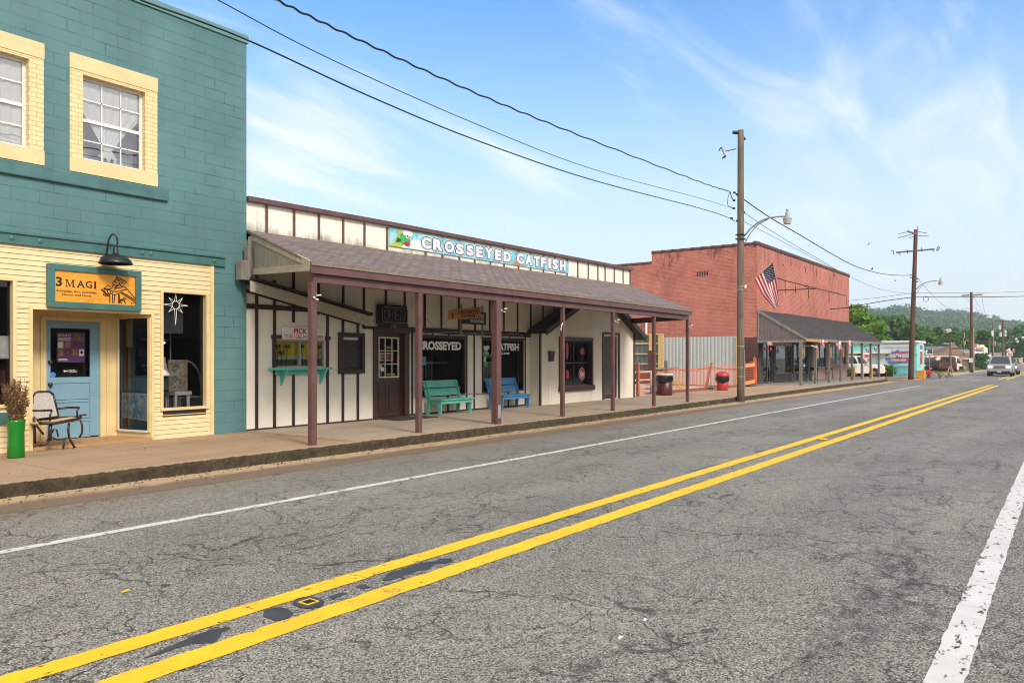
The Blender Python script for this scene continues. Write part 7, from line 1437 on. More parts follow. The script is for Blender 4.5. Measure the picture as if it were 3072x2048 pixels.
# ================================================================ TURQUOISE CORNER SHOP
XT = 74.2; tcn = thing('turquoise_shop', 'flat roofed turquoise corner shop with white roof edge', 'building', (XT, 13, .03))
def tx(px, py): return onx(px, py, XT)
yc = tx(2750, 1100).y; zt = tx(2700, 1027).z; yl_ = 45
YTF = yc; xr_ = at(2773, 1100, YTF).x
m = MB(); m.quad((XT, yl_, .03), (XT, YTF, .03), (XT, YTF, zt), (XT, yl_, zt)); m.quad((XT, YTF, .03), (xr_, YTF, .03), (xr_, YTF, zt), (XT, YTF, zt)); m.quad((xr_, YTF, .03), (xr_, yl_, .03), (xr_, yl_, zt), (xr_, YTF, zt)); m.quad((XT, yl_, .03), (XT, yl_, zt), (xr_, yl_, zt), (xr_, yl_, .03)); m.quad((XT, YTF, zt), (xr_, YTF, zt), (xr_, yl_, zt), (XT, yl_, zt)); m.build('wall', M['turq'], tcn)
m = MB(); m.box(XT - .12, xr_ + .1, YTF - .12, yl_, zt - .05, zt + .16); m.build('roof_edge', M['whitep'], tcn, bevel=.03); m = MB(); m.box(XT - .02, XT, YTF, yl_, zt - .28, zt - .2); m.box(XT - .03, XT, YTF + .0, yl_, 1.95, 2.0); m.box(XT, xr_, YTF - .03, YTF, 1.95, 2.0); m.build('wall_trim', plain('turq_dark', (.12, .50, .45), .6), tcn)
for px in (2600, 2562): c = tx(px, 1095); m = MB(); m.box(XT - .03, XT - .01, c.y - .75, c.y + .75, .1, 2.1); m.build('white_door', M['offwhite'], tcn)
c = tx(2585, 1070); bx('awning_strip', M['whitep'], tcn, XT - .5, XT, c.y - 2.4, c.y + 1.6, 2.05, 2.2)
bn = thing('shop_banner', 'large white banner reading Clearwater Corner Shop on the turquoise wall', 'banner', tx(2700, 1060)); ya, yb_ = tx(2640, 1060).y, tx(2742, 1060).y; za, zb3 = tx(2700, 1097).z, tx(2700, 1033).z; XBn = XT - .1
t = NT('banner_white'); t.set('Base Color', t.mix(t.rng(t.noise(1.2, 5), .4, .7), (.62, .66, .66), (.50, .56, .57))); 
m = MB(); m.prism([(XBn, ya, za), (XBn, yb_, za), (XBn, yb_, zb3), (XBn, ya, zb3)], (.02, 0, 0)); m.build('sheet', t.m, bn)
EB = Vector((0, -1, 0)); BW2 = ya - yb_; BH2 = zb3 - za
def bp(u, v, k=0): return Vector((XBn - .004 * k - .002, ya - BW2 * u, za + BH2 * v))
def bpoly(pts, mat, k, nm): mb = MB(); mb.prism([bp(*p, k) for p in pts], (-.003, 0, 0)); mb.build(nm, mat, bn)
bpoly([(.16, .28), (.15, .42), (.20, .50), (.16, .58), (.26, .66), (.45, .68), (.53, .78), (.60, .68), (.88, .70), (.84, .60), (.96, .52), (.92, .42), (.97, .30), (.85, .24), (.86, .12), (.60, .10), (.35, .06), (.24, .12), (.22, .22)], plain('splash_blue', (.10, .30, .55), .5), 1, 'splash')
bpoly([(.30, .34), (.28, .58), (.42, .62), (.52, .72), (.60, .62), (.82, .64), (.90, .50), (.86, .30), (.78, .16), (.55, .14), (.42, .24)], plain('splash_pink', (.65, .10, .28), .5, .4, 1.2), 2, 'splash'); bpoly([(.28, .50), (.30, .62), (.44, .64), (.52, .73), (.50, .58), (.40, .50)], plain('splash_purple', (.22, .13, .42), .5), 3, 'splash')
for k_, mt, bo in ((4, M['navy'], .07), (5, M['whitep'], .03)): text('lettering', 'Clearwater', bp(.14 + (0.004 if k_ == 4 else 0), .38 - (.01 if k_ == 4 else 0), k_), EB, EZ, BW2 * .84, BH2 * .26, mt, bn, bo, .002, 1, .3)
text('lettering', 'CORNER SHOP', bp(.32, .22, 5), EB, EZ, BW2 * .46, BH2 * .10, M['whitep'], bn, .05, .002)
mb = MB()
for i in range(16): u = .12 + i * .052; mb.prism([bp(u, .84, 2), bp(u + .035, .84, 2), bp(u + .035, .87, 2), bp(u, .87, 2)], (-.002, 0, 0))
mb.build('small_print', M['galv'], bn)
mu = thing('wall_poster', 'tall red white and blue poster on the narrow street side of the turquoise shop', 'poster', at(2763, 1070, YTF - .05)); a0, a1 = at(2758.5, 1098, YTF - .05), at(2768.5, 1031, YTF - .05); bx('sheet', M['whitep'], mu, a0.x, a1.x, YTF - .06, YTF - .02, a0.z, a1.z); bx('red_print', plain('poster_red', (.5, .06, .12), .5, .5, 2), mu, a0.x + .3, a1.x - .3, YTF - .07, YTF - .06, a0.z + .15, a0.z + (a1.z - a0.z) * .66); bx('blue_print', M['blue'], mu, a0.x + .3, a1.x - .3, YTF - .07, YTF - .06, a0.z + (a1.z - a0.z) * .74, a1.z - .12)
ob = thing('open_banner', 'white feather banner with red print in front of the turquoise shop', 'banner', tx(2600, 1080)); c = tx(2594, 1077); c.x -= 2; q = dp(2594, 1077, 66); m = MB(); m.prism([dp(2590, 1059, 66), dp(2608, 1058, 66), dp(2607, 1076, 66), dp(2591, 1078, 66)], FWD * .02); m.build('sheet', M['whitep'], ob); m = MB(); _text(m, 'OPEN', dp(2592, 1073, 65.98), RGT, UP, -FWD, .40, .28, .04, .004); m.build('lettering', M['red'], ob)
# turquoise ramp railing in front of the banner wall
rp = thing('ramp_railing', 'turquoise wooden ramp railing below the Clearwater banner', 'railing', tx(2700, 1120)); XRp = XT - 1.0
def rpx(px, py): return onx(px, py, XRp)
a, b, c = rpx(2679, 1098), rpx(2742, 1098), rpx(2679, 1124); m = MB(); m.beam((XRp, a.y, a.z - .05), (XRp, b.y, a.z - .05), .08, .14); m.beam((XRp, a.y, .10), (XRp, b.y, .32), .08, .24); m.beam((XRp, a.y - 1.4, .62), (XRp, b.y, .78), .06, .9); m.build('skirt', M['turqdeep'], rp)
m = MB()
for i in range(4): y = a.y - .05 - i * .42; m.box(XRp - .04, XRp + .04, y - .04, y + .04, .05, a.z)
m.box(XRp - .06, XRp + .06, b.y - .05, b.y + .05, 0, a.z); m.build('baluster', M['turqdeep'], rp)
# yellow handrails and bollards near the white pickup
m = MB(); pA = pd(1780, 550, 60); pB = pd(1900, 650, 60); m.tube([pA, pB, pB - UP * .9], .03, 6); m.tube([pA + UP * .15, pB + UP * .15 + RGT * .1], .03, 6); tag(m.build('handrail', M['yellowp']), 'yellow handrail behind the white pickup by the turquoise shop', 'handrail')
for i, (x, lb) in enumerate(((1632, 'yellow bollard behind the fifth post of the dark porch'), (1768, 'yellow bollard behind the sixth post of the dark porch'), (1910, 'yellow bollard behind the seventh post of the dark porch'))): c = pd(x, 760, 56); m = MB(); m.tube([(c.x, c.y, 0), (c.x, c.y, .95)], .06, 8); tag(m.build('bollard', M['yellowp']), lb, 'bollard', 'yellow bollards by the turquoise shop')
# yellow box, flower cart, street sign, hedge at the corner
def zc4(x, y): return 2680 + x / 9.8, 980 + y / 9.8
o = thing('corner_box', 'yellow utility box at the foot of the turquoise corner', 'box', dp(*zc4(815, 1515), 60)); c = dp(*zc4(815, 1515), 60); m = MB(); m.box(c.x - .3, c.x + .3, c.y - .28, c.y + .28, 0, .70); m.build('cabinet', plain('amber_box', (.75, .38, .06), .5), o, bevel=.02)
o = thing('flower_cart', 'red and white wheeled planter cart with flowers by the yellow box', 'planter', dp(*zc4(990, 1500), 61)); c = dp(*zc4(985, 1500), 61); c.z = 0; m = MB(); m.box(c.x - .4, c.x + .4, c.y - .5, c.y + .35, .25, .55); m.build('body', M['red'], o, bevel=.05)
for s in (-.55, .2): m = MB(); m.lathe([(.26, 0), (.26, .06), (.2, .07), (.05, .08)], c + Vector((-.45, s, .27)), 16, (-1, 0, 0)); m.build('wheel', M['galv'], o)
m = MB(); rr = random.Random(6)
for i in range(9): leafclump(m, c + Vector((rr.uniform(-.4, .4), rr.uniform(-.5, .4), rr.uniform(.55, .75))), .14, 22, .05, rr)
m.build('flowers', leafmat('red_petals', (.6, .04, .03), (.7, .12, .05)), o)
o = MB(); rr = random.Random(12); c = dp(*zc4(1260, 1460), 62)
for i in range(26): leafclump(o, Vector((c.x + rr.uniform(-.2, .5), c.y + rr.uniform(-1.0, 1.0), rr.uniform(.1, .45))), .26, 44, .045, rr)
tag(o.build('hedge', M['hedge']), 'low clipped green hedge right of the flower cart', 'hedge')
o = MB()
for i in range(70): c = onx(rr.uniform(2648, 2681), 1110, XT - .6); leafclump(o, Vector((c.x + rr.uniform(-.3, .3), c.y, rr.uniform(.15, .85))), .34, 34, .06, rr)
tag(o.build('hedge', M['hedge']), 'green hedge along the turquoise wall under the banner', 'hedge')
o = MB()
for i in range(24): c = pd(rr.uniform(1535, 1600), 700, 60); leafclump(o, Vector((c.x, c.y, rr.uniform(.15, .75))), .34, 34, .06, rr)
tag(o.build('bush', M['hedge']), 'green bush at the end of the pale brick wall', 'bush')
b = dp(*zc4(1060, 1480), 63); o = thing('street_sign', 'white rectangular street sign on a thin post right of the turquoise shop', 'sign', (b.x, b.y, 0)); m = MB(); m.tube([(b.x, b.y, 0), (b.x, b.y, dp(*zc4(1060, 700), 63).z)], .035, 6); m.build('post', M['grey'], o)
a0, a1, a2, a3 = [dp(*zc4(*p), 62.9) for p in ((955, 820), (1165, 820), (1165, 682), (955, 682))]; m = MB(); m.prism([a0, a1, a2, a3], FWD * .02); m.build('plate', M['whitep'], o); mt = MB()
for v, w_ in ((.78, .5), (.5, .62), (.18, .72)):
    n_ = 6
    for i in range(n_): p = a0 + RGT * ((1 - w_) / 2 + w_ * i / n_) * (a1 - a0).length + UP * (a3 - a0).length * v; mt.prism([p, p + RGT * .14, p + RGT * .14 + UP * .10, p + UP * .10], -FWD * .004)
mt.build('small_print', M['navy'], o)

# ================================================================ BUILDINGS ALONG THE FAR ROAD
def slab(d, px0, px1, ytop, ybot=None): a = dp(px0, ytop, d); b = dp(px1, ytop, d); return a, b
def fbox(mb, d, px0, px1, ytop, ybot, depth):
    "box whose near face is square to the view at depth d"
    a = dp(px0, ybot, d); b = dp(px1, ybot, d); t = dp(px0, ytop, d).z - a.z; mb.prism([a, b, b + FWD * depth, a + FWD * depth], UP * t)
wb = thing('white_hall', 'long white hall with pale ribbed metal roof beyond the turquoise shop', 'building', dp(2840, 1085, 118)); m = MB(); fbox(m, 118, 2760, 2925, 1055, 1092, 14); m.build('wall', M['whitep'], wb)
m = MB(); a, b = dp(2755, 1056, 117.5), dp(2926, 1056, 117.5); tp = dp(2755, 1039.5, 117.5).z - a.z; m.prism([a, b, b + FWD * 7 + UP * tp, a + FWD * 7 + UP * tp], UP * .12); m.prism([a + FWD * 14.5, b + FWD * 14.5, b + FWD * 7 + UP * tp, a + FWD * 7 + UP * tp], UP * .12); m.build('roof', M['roofmetal'], wb); m = MB()
for i in range(46): p = a + (b - a) * (i / 45); m.beam(p + UP * .14, p + FWD * 7 + UP * (tp + .14), .06, .06)
m.build('roof_ribs', M['galv'], wb)
hb = thing('brown_roof_house', 'low building with steep brown pyramid roof behind the braced pole', 'building', dp(2860, 1090, 111)); m = MB(); fbox(m, 111, 2868, 2908, 1075, 1113, 8); m.build('wall', M['palegreen'], hb); m = MB(); a, b = dp(2790, 1073, 110.4), dp(2938, 1076, 110.4)
zr_ = dp(2800, 1066, 110.4).z; c0, c1, c2, c3 = dp(2800, 1068, 110), dp(2938, 1076, 110), dp(2938, 1076, 110) + FWD * 10, dp(2800, 1068, 110) + FWD * 10
q0, q1, q2_, q3_ = dp(2833, 1057, 112.5), dp(2892, 1057, 112.5), dp(2892, 1057, 112.5) + FWD * 5, dp(2833, 1057, 112.5) + FWD * 5; ap0, ap1 = dp(2857, 1034, 115), dp(2866, 1034, 115)
m.add([c0, c1, c2, c3, q0, q1, q2_, q3_, ap0, ap1], [(0, 1, 5, 4), (1, 2, 6, 5), (2, 3, 7, 6), (3, 0, 4, 7), (4, 5, 9, 8), (5, 6, 9), (6, 7, 8, 9), (7, 4, 8)]); m.build('roof', M['roofbrown'], hb); m = MB(); m.beam(c1 + UP * -.05 - FWD * .05, dp(2886, 1075, 109.9), .12, .14); m.build('eave_board', M['offwhite'], hb); bx('dark_edge', M['brown'], hb, *(lambda p: (p.x - .1, p.x + .1, p.y - .1, p.y + .1, 0, p.z))(dp(2909, 1077, 110.8)))
bb = thing('blue_shop', 'blue fronted shop with tall white sign fascia behind the braced pole', 'building', dp(2940, 1090, 125)); m = MB(); fbox(m, 125, 2922, 2958, 1060, 1105, 10); m.build('wall', M['shopblue'], bb); m = MB(); fbox(m, 124.6, 2924, 2958, 1039, 1060, .5); fbox(m, 124.7, 2940, 2953, 1034, 1039, .4); fbox(m, 124.9, 2958, 2963, 1043, 1060, .4); m.build('fascia', M['whitep'], bb)
m = MB(); fbox(m, 124.5, 2930, 2951, 1041, 1050, .05); m.build('orange_print', plain('print_orange', (.75, .38, .08), .5, .6, 2), bb); m = MB(); fbox(m, 124.5, 2928, 2952, 1051.5, 1053, .05); m.build('blue_print', M['blue'], bb); m = MB(); fbox(m, 124.9, 2931, 2948, 1063, 1070, .1); m.build('dark_window', M['dark'], bb)
wk = thing('white_kiosk', 'small white kiosk between the blue shop and the silver pickup', 'kiosk', dp(2966, 1075, 140)); m = MB(); fbox(m, 140, 2958, 2973, 1063, 1100, 4); m.build('wall', M['whitep'], wk, bevel=.1); m = MB(); fbox(m, 139.9, 2961, 2969, 1069, 1077, .1); m.build('window', M['carglass'], wk)
# motorhome
mh = thing('motorhome', 'long cream motorhome parked in front of the brown roofed building', 'motorhome', dp(2830, 1108, 97)); dm = 97
def mp(x, y, k=0): return dp(*zc4(x, y), dm + k)
m = MB(); m.prism([mp(930, 1280), mp(930, 860), mp(1880, 860), mp(1960, 900), mp(1990, 1000), mp(2035, 1080), mp(2035, 1280)], FWD * 2.4); m.build('body', plain('cream_coach', (.66, .64, .55), .3, .05), mh, bevel=.12)
for q in (((970, 1010), (1165, 930)), ((1295, 1055), (1335, 980)), ((1410, 1090), (1520, 945)), ((1700, 970), (1840, 925))): m = MB(); m.prism([mp(q[0][0], q[0][1], -.02), mp(q[1][0], q[0][1], -.02), mp(q[1][0], q[1][1], -.02), mp(q[0][0], q[1][1], -.02)], FWD * .05); m.build('window', M['carglass'], mh)
m = MB(); m.prism([mp(1880, 1070, -.02), mp(1975, 1070, -.02), mp(1950, 920, -.02), mp(1880, 915, -.02)], FWD * .05); m.build('windscreen', M['carglass'], mh); m = MB(); m.box(*(lambda p: (p.x - .1, p.x + .3, p.y - .2, p.y + .2, p.z - .2, p.z + .15))(mp(2000, 1200, -.1))); m.build('headlight', M['carglass'], mh)
m = MB(); m.prism([mp(930, 890, -.02), mp(1880, 890, -.02), mp(1880, 880, -.02), mp(930, 880, -.02)], FWD * .02); m.build('stripe', M['brown'], mh)
for x in (1120, 1950): m = MB(); m.lathe([(.42, 0), (.42, .25), (.2, .28)], mp(x, 1260) + FWD * .3, 16, tuple(-FWD)); m.build('wheel', M['rubber'], mh)
o = thing('red_window_sign', 'small red sign above the white notice on the motorhome side', 'sign', mp(1230, 890)); m = MB(); m.prism([mp(1190, 925, -.6), mp(1275, 925, -.6), mp(1275, 870, -.6), mp(1190, 870, -.6)], FWD * .04); m.build('plate', M['red'], o); m = MB(); m.prism([mp(1190, 1080, -.6), mp(1240, 1080, -.6), mp(1240, 935, -.6), mp(1190, 935, -.6)], FWD * .03); m.build('notice', M['whitep'], o)
# vehicles
def vehicle(name, label, pos, yaw, L_, W_, kind, paint, lights=False, grp=None, rear=False):
    o = thing(name, label, 'pickup truck' if kind == 'pickup' else 'car', pos, grp, yaw); Wm = wmat(o); P = lambda x, y, z: Wm @ Vector((x, y, z)); w = W_ / 2; hz_ = {'pickup': 1.10, 'suv': 1.0, 'sedan': .82}[kind]; g = .32 if kind != 'sedan' else .2
    # x forward; body outline, extruded across
    hood = L_ * .5; cb = L_ * .12 if kind == 'pickup' else L_ * .2
    prof = [(-hood, g + .12), (-hood + .05, hz_ - .1), (-hood + .06, hz_ + .02), (hood - 1.2, hz_ + .04), (hood - .25, hz_ - .06), (hood - .05, hz_ - .2), (hood, g + .25), (hood - .02, g + .02), (hood - .3, g - .02), (-hood + .3, g - .02)]
    m = MB(); n = len(prof)
    secs = [(-w * .96, .0), (-w, .06), (w, .06), (w * .96, .0)]
    for s in range(3):
        pass
    m.prism([P(x, -w, z) for x, z in prof], Wm.to_3x3() @ Vector((0, 2 * w, 0))); body = m.build('body', paint, o, bevel=.07)
    rz = {'pickup': 1.84, 'suv': 1.72, 'sedan': 1.42}[kind]; x0, x1, xa_, xb_ = {'pickup': (-.55, 1.45, -.4, .75), 'suv': (-L_ * .48, 1.3, -L_ * .42, .55), 'sedan': (-1.6, 1.2, -.85, .4)}[kind]
    if kind == 'pickup' and L_ > 5.3: x0, xa_ = -1.1, -.95
    m = MB(); b = [P(x0, -w * .95, hz_), P(x1, -w * .95, hz_), P(x1, w * .95, hz_), P(x0, w * .95, hz_)]; t_ = [P(xa_, -w * .80, rz), P(xb_, -w * .80, rz), P(xb_, w * .80, rz), P(xa_, w * .80, rz)]
    m.add(b + t_, [(4, 5, 6, 7), (0, 1, 5, 4), (1, 2, 6, 5), (2, 3, 7, 6), (3, 0, 4, 7)]); m.build('cabin', paint, o, bevel=.05)
    def pane(nm, a, b_, c, d, off, par=o):
        q = [a.lerp(c, .08), b_.lerp(d, .08), c.lerp(a, .10), d.lerp(b_, .10)]; mb = MB(); mb.quad(*[x + off for x in q]); mb.build(nm, M['carglass'], par)
    R3 = Wm.to_3x3()
    pane('windscreen', b[1], b[2], t_[2], t_[1], R3 @ Vector((.02, 0, .02))); pane('rear_window', b[3], b[0], t_[0], t_[3], R3 @ Vector((-.02, 0, .01)))
    for s, (i, j) in ((-1, (0, 1)), (1, (2, 3))):
        pa_, pb2, pc, pd2 = b[i], b[j], t_[j], t_[i]; mid0 = pa_.lerp(pb2, .5); mid1 = pd2.lerp(pc, .5); of = R3 @ Vector((0, .015 * s, .005))
        pane('side_window', pa_, mid0, mid1, pd2, of); pane('side_window', mid0, pb2, pc, mid1, of)
    fr_x = hood + .005
    m = MB(); m.prism([P(fr_x, -w * .42, hz_ - .36), P(fr_x, w * .42, hz_ - .36), P(fr_x - .06, w * .44, hz_ - .14), P(fr_x - .06, -w * .44, hz_ - .14)], R3 @ Vector((.03, 0, 0))); m.build('grille', M['blackm'], o)
    m = MB(); 
    for k_ in range(3): z = hz_ - .33 + k_ * .08; m.prism([P(fr_x + .03, -w * .40, z), P(fr_x + .03, w * .40, z), P(fr_x + .03, w * .40, z + .03), P(fr_x + .03, -w * .40, z + .03)], R3 @ Vector((.015, 0, 0)))
    m.build('grille_bar', M['chrome'], o)
    m = MB(); m.prism([P(hood - .05, -w, g + .12), P(hood + .10, -w * .9, g + .12), P(hood + .10, w * .9, g + .12), P(hood - .05, w, g + .12)], UP * .18); m.build('bumper', M['silver'] if kind == 'pickup' else paint, o, bevel=.03)
    m = MB(); m.box(0, 0, 0, 0, 0, 0); m = MB(); m.prism([P(hood + .02, -w * .85, g - .08), P(hood + .02, w * .85, g - .08), P(hood + .02, w * .85, g + .12), P(hood + .02, -w * .85, g + .12)], R3 @ Vector((.05, 0, 0))); m.build('lower_grille', M['blackm'], o)
    m = MB(); m.prism([P(hood + .11, -.16, g + .02), P(hood + .11, .16, g + .02), P(hood + .11, .16, g + .17), P(hood + .11, -.16, g + .17)], R3 @ Vector((.01, 0, 0))); m.build('number_plate', M['offwhite'], o)
    for s in (-1, 1):
        m = MB(); m.prism([P(fr_x, s * w * .55, hz_ - .32), P(fr_x, s * w * .88, hz_ - .32), P(fr_x - .06, s * w * .90, hz_ - .17), P(fr_x - .05, s * w * .55, hz_ - .17)], R3 @ Vector((.04, 0, 0))); m.build('headlight', M['lamp'] if lights else M['chrome'], o)
        m = MB(); m.prism([P(-hood - .0, s * w * .8, hz_ - .35), P(-hood, s * w * .97, hz_ - .35), P(-hood + .03, s * w * .97, hz_ - .05), P(-hood + .03, s * w * .8, hz_ - .05)], R3 @ Vector((-.04, 0, 0))); m.build('tail_light', M['red'], o)
        m = MB(); c_ = P(x1 - .35, s * (w + .12), hz_ + .12); m.lathe([(.001, -.07), (.09, -.05), (.1, .05), (.001, .07)], c_, 8); m.build('mirror', paint, o)
        for x in (-hood + L_ * .2, hood - L_ * .175):
            c_ = P(x, s * (w - .11), .36 if kind != 'sedan' else .32); ax = tuple(R3 @ Vector((0, s, 0))); r = .37 if kind != 'sedan' else .32
            m = MB(); m.lathe([(r * .6, -.10), (r, -.10), (r, .11), (r * .62, .125)], c_, 20, ax); wl_ = m.build('wheel', M['rubber'], o, smooth=False); m = MB(); m.lathe([(r * .6, 0), (r * .6, .115), (r * .2, .13), (.01, .13)], c_, 14, ax); m.build('rim', M['chrome'], wl_)
            m = MB(); arc = [P(x + (r + .07) * math.cos(a), s * (w + .004), c_.z + (r + .07) * math.sin(a)) for a in [math.pi * i / 10 for i in range(11)]]; m.prism(arc + [P(x - r - .07, s * (w + .004), g), P(x + r + .07, s * (w + .004), g)], R3 @ Vector((0, -s * .01, 0))); m.build('wheel_arch', M['blackm'], o)
    if kind == 'pickup':
        m = MB(); m.prism([P(-hood + .12, -w * .86, hz_ + .03), P(x0 - .08, -w * .86, hz_ + .03), P(x0 - .08, w * .86, hz_ + .03), P(-hood + .12, w * .86, hz_ + .03)], UP * .006); m.build('bed', M['blackm'], o)
    return o
pg = gr(2998, 1126); c = dp(2998, 1126, 70); vehicle('pickup_truck', 'silver pickup truck with headlights on driving towards the camera', (c.x + 2.4, c.y, 0), math.pi, 5.3, 1.95, 'pickup', M['silver'], True)
vehicle('following_car', 'bronze car with its headlight on following right behind the silver pickup', (c.x + 11.5, c.y - .1, 0), math.pi, 4.6, 1.8, 'suv', M['bronze'], True)
c = dp(2553, 1125, 68); vehicle('parked_pickup', 'white pickup truck parked behind the dark porch posts', (c.x, c.y, 0), R(-66), 5.2, 1.95, 'pickup', M['carwhite'])
c = mp(1600, 1270, -6); vehicle('parked_pickup', 'rusty red pickup seen from behind in front of the motorhome', (c.x, c.y, 0), R(7), 4.8, 1.8, 'pickup', M['rust'])
c = mp(1300, 1240, -4); vehicle('parked_car', 'dark grey car parked between the street sign and the rusty pickup', (c.x, c.y, 0), R(-150), 4.4, 1.8, 'sedan', M['darkcar'])
c = mp(1010, 1240, -3); vehicle('parked_car', 'black car parked right behind the street sign post', (c.x, c.y, 0), R(-165), 4.6, 1.85, 'suv', M['darkcar'])
c = dp(2990, 1076, 150); vehicle('far_car', 'white car parked far behind the silver pickup', (c.x, c.y + 3, .0), R(95), 4.6, 1.85, 'suv', M['carwhite'])
o = MB(); c = mp(1195, 1280, -5); o.box(c.x - .3, c.x + .3, c.y - .35, c.y + .35, 0, mp(1195, 1030, -5).z); tag(o.build('concrete_post', plain('dark_post', (.10, .06, .05), .8), bevel=.05), 'thick dark brown post between the parked cars', 'post')
# metal flood light and sign frame on a mast
d8 = 84; o = thing('sign_mast', 'tall rusty mast with a floodlight and an empty sign frame', 'mast', dp(*zc4(1665, 1310), d8)); z8 = lambda x, y, k=0: dp(*zc4(x, y), d8 + k)
m = MB(); m.tube([z8(1665, 1310), z8(1672, 200)], .07, 7); m.build('mast', M['rust'], o); m = MB(); m.tube([z8(1600, 1310), z8(1690, 1090), z8(1740, 1310)], .06, 5); m.tube([z8(1690, 1290), z8(1690, 440)], .05, 5); m.build('brace', M['galv'], o)
m = MB(); m.tube([z8(1660, 625), z8(2110, 630)], .05, 5); m.tube([z8(1700, 655), z8(2080, 655), z8(2065, 840), z8(1710, 830), z8(1700, 655)], .04, 5); m.build('sign_frame', M['rust'], o); m = MB(); a = z8(1540, 75); m.prism([z8(1540, 80), z8(1700, 60), z8(1725, 130), z8(1600, 190)], FWD * .5); m.build('floodlight', M['galv'], o, bevel=.03); m = MB(); m.prism([z8(1480, 480), z8(1805, 480), z8(1805, 500), z8(1480, 500)], FWD * .4); m.build('light_bar', M['offwhite'], o)
# far flags on poles
def hflag(label, px, ytop, ybot, d, fx0, fy0, fx1, fy1, pole_=True):
    o = thing('flag_on_pole', label, 'flag', dp(px, ybot, d), 'far US flags'); m = MB(); m.tube([dp(px, ybot, d), dp(px, ytop, d)], .05, 6); m.build('pole', M['galv'], o); A_, B_ = dp(fx0, fy1, d - .1), dp(fx1, fy1, d - .1); D_, C2 = dp(fx0, fy0, d - .1), dp(fx1, fy0, d - .1)
    flag_cloth(lambda u, v: D_.lerp(A_, u).lerp(C2.lerp(B_, u), v) + FWD * (.2 * math.sin(v * 6)), o, 12, False)
hflag('limp US flag on a pole above the white hall roof', 2893, 998, 1040, 118, 2890, 1014, 2896, 1032)
hflag('limp US flag on a pole beside the far transformer pole', 2981, 985, 1080, 150, 2980, 1012, 2987, 1037)
def lean_flag(label, pts, d, st, grp='far US flags'):
    o = thing('leaning_flag', label, 'flag', dp(*pts[0], d), grp); m = MB(); m.tube([dp(*st[0], d), dp(*st[1], d)], .03, 5); m.build('staff', M['galv'], o); a, b, c, e = [dp(*p, d) for p in pts]; flag_cloth(lambda u, v: a.lerp(b, u).lerp(e.lerp(c, u), v) + FWD * (.06 * math.sin(v * 6 + u * 4)), o, 16, True, .05)
lean_flag('US flag leaning diagonally at the front of the motorhome', [zc4(1920, 950), zc4(2020, 1130), zc4(2045, 1080), zc4(1990, 900)], 90, (zc4(1900, 1000), zc4(2030, 880)))
lean_flag('US flag above the oval sign near the right edge', [z7(1540, 690), z7(1660, 790), z7(1735, 740), z7(1640, 620)], 130, (z7(1700, 820), z7(1600, 640)))
lean_flag('US flag half hidden at the right of the oval sign', [z7(1740, 650), z7(1765, 755), z7(1805, 750), z7(1790, 650)], 132, (z7(1700, 820), z7(1760, 640)))
# signs near the far road
o = thing('oval_sign', 'white sign with a red oval under the leaning flag', 'sign', dp(*z7(1660, 800), 128)); c = dp(*z7(1660, 800), 128); m = MB(); m.prism([dp(*z7(*p), 128) for p in ((1578, 852), (1742, 852), (1742, 755), (1578, 755))], FWD * .1); m.build('plate', M['whitep'], o); m = MB(); m.prism([c + RGT * (.36 * math.cos(a * .4)) + UP * (.2 * math.sin(a * .4)) - FWD * .01 for a in range(16)], FWD * .02 * -1); m.build('oval', M['red'], o); m = MB(); _text(m, 'NAPA'[0:0] or 'O', c - RGT * .12 - UP * .09 - FWD * .04, RGT, UP, -FWD, .24, .18, .02, .01); m.build('lettering', M['whitep'], o); m = MB(); m.tube([dp(*z7(1678, 855), 128.1), dp(*z7(1685, 1000), 128.1)], .15, 6); m.build('post', M['poledark'], o)
o = thing('round_logo_sign', 'grey framed sign with a red ring left of the blue shop fascia', 'sign', dp(*z7(660, 560), 110)); m = MB(); m.prism([dp(*z7(*p), 110) for p in ((590, 610), (745, 600), (745, 510), (600, 510))], FWD * .1); m.build('plate', M['offwhite'], o); c = dp(*z7(645, 560), 109.9); m = MB(); m.tube([c + RGT * (.18 * math.cos(a * .45)) + UP * (.18 * math.sin(a * .45)) for a in range(15)], .05, 6); m.build('ring', M['red'], o); bz = dp(*z7(690, 630), 110); m = MB(); m.prism([dp(*z7(*p), 110) for p in ((610, 690), (720, 690), (720, 650), (610, 650))], FWD * .05); m.build('lower_plate', M['blue'], o); m = MB(); m.tube([dp(*z7(610, 1100), 110.1), dp(*z7(610, 520), 110.1)], .07, 6); m.build('post', M['galv'], o)
o = thing('small_white_sign', 'small white sign behind the roof of the silver pickup', 'sign', dp(*z7(1545, 885), 110)); m = MB(); m.prism([dp(*z7(*p), 110) for p in ((1510, 910), (1580, 910), (1580, 862), (1510, 862))], FWD * .05); m.build('plate', M['whitep'], o); m = MB(); m.tube([dp(*z7(1545, 1000), 110.1), dp(*z7(1545, 862), 110.1)], .04, 5); m.build('post', M['galv'], o)
m = MB()
for j, y in enumerate((775, 800, 828, 858, 885)): m.tube([dp(*z7(1000 + j * 10, y + 3), 175), dp(*z7(1500, y), 175)], .07, 5)
for x in (1180, 1300, 1420): m.tube([dp(*z7(x, 900), 175), dp(*z7(x, 770), 175)], .08, 5)
tag(m.build('rail_fence', M['grey']), 'grey open metal rail fence far behind the silver pickup', 'fence')

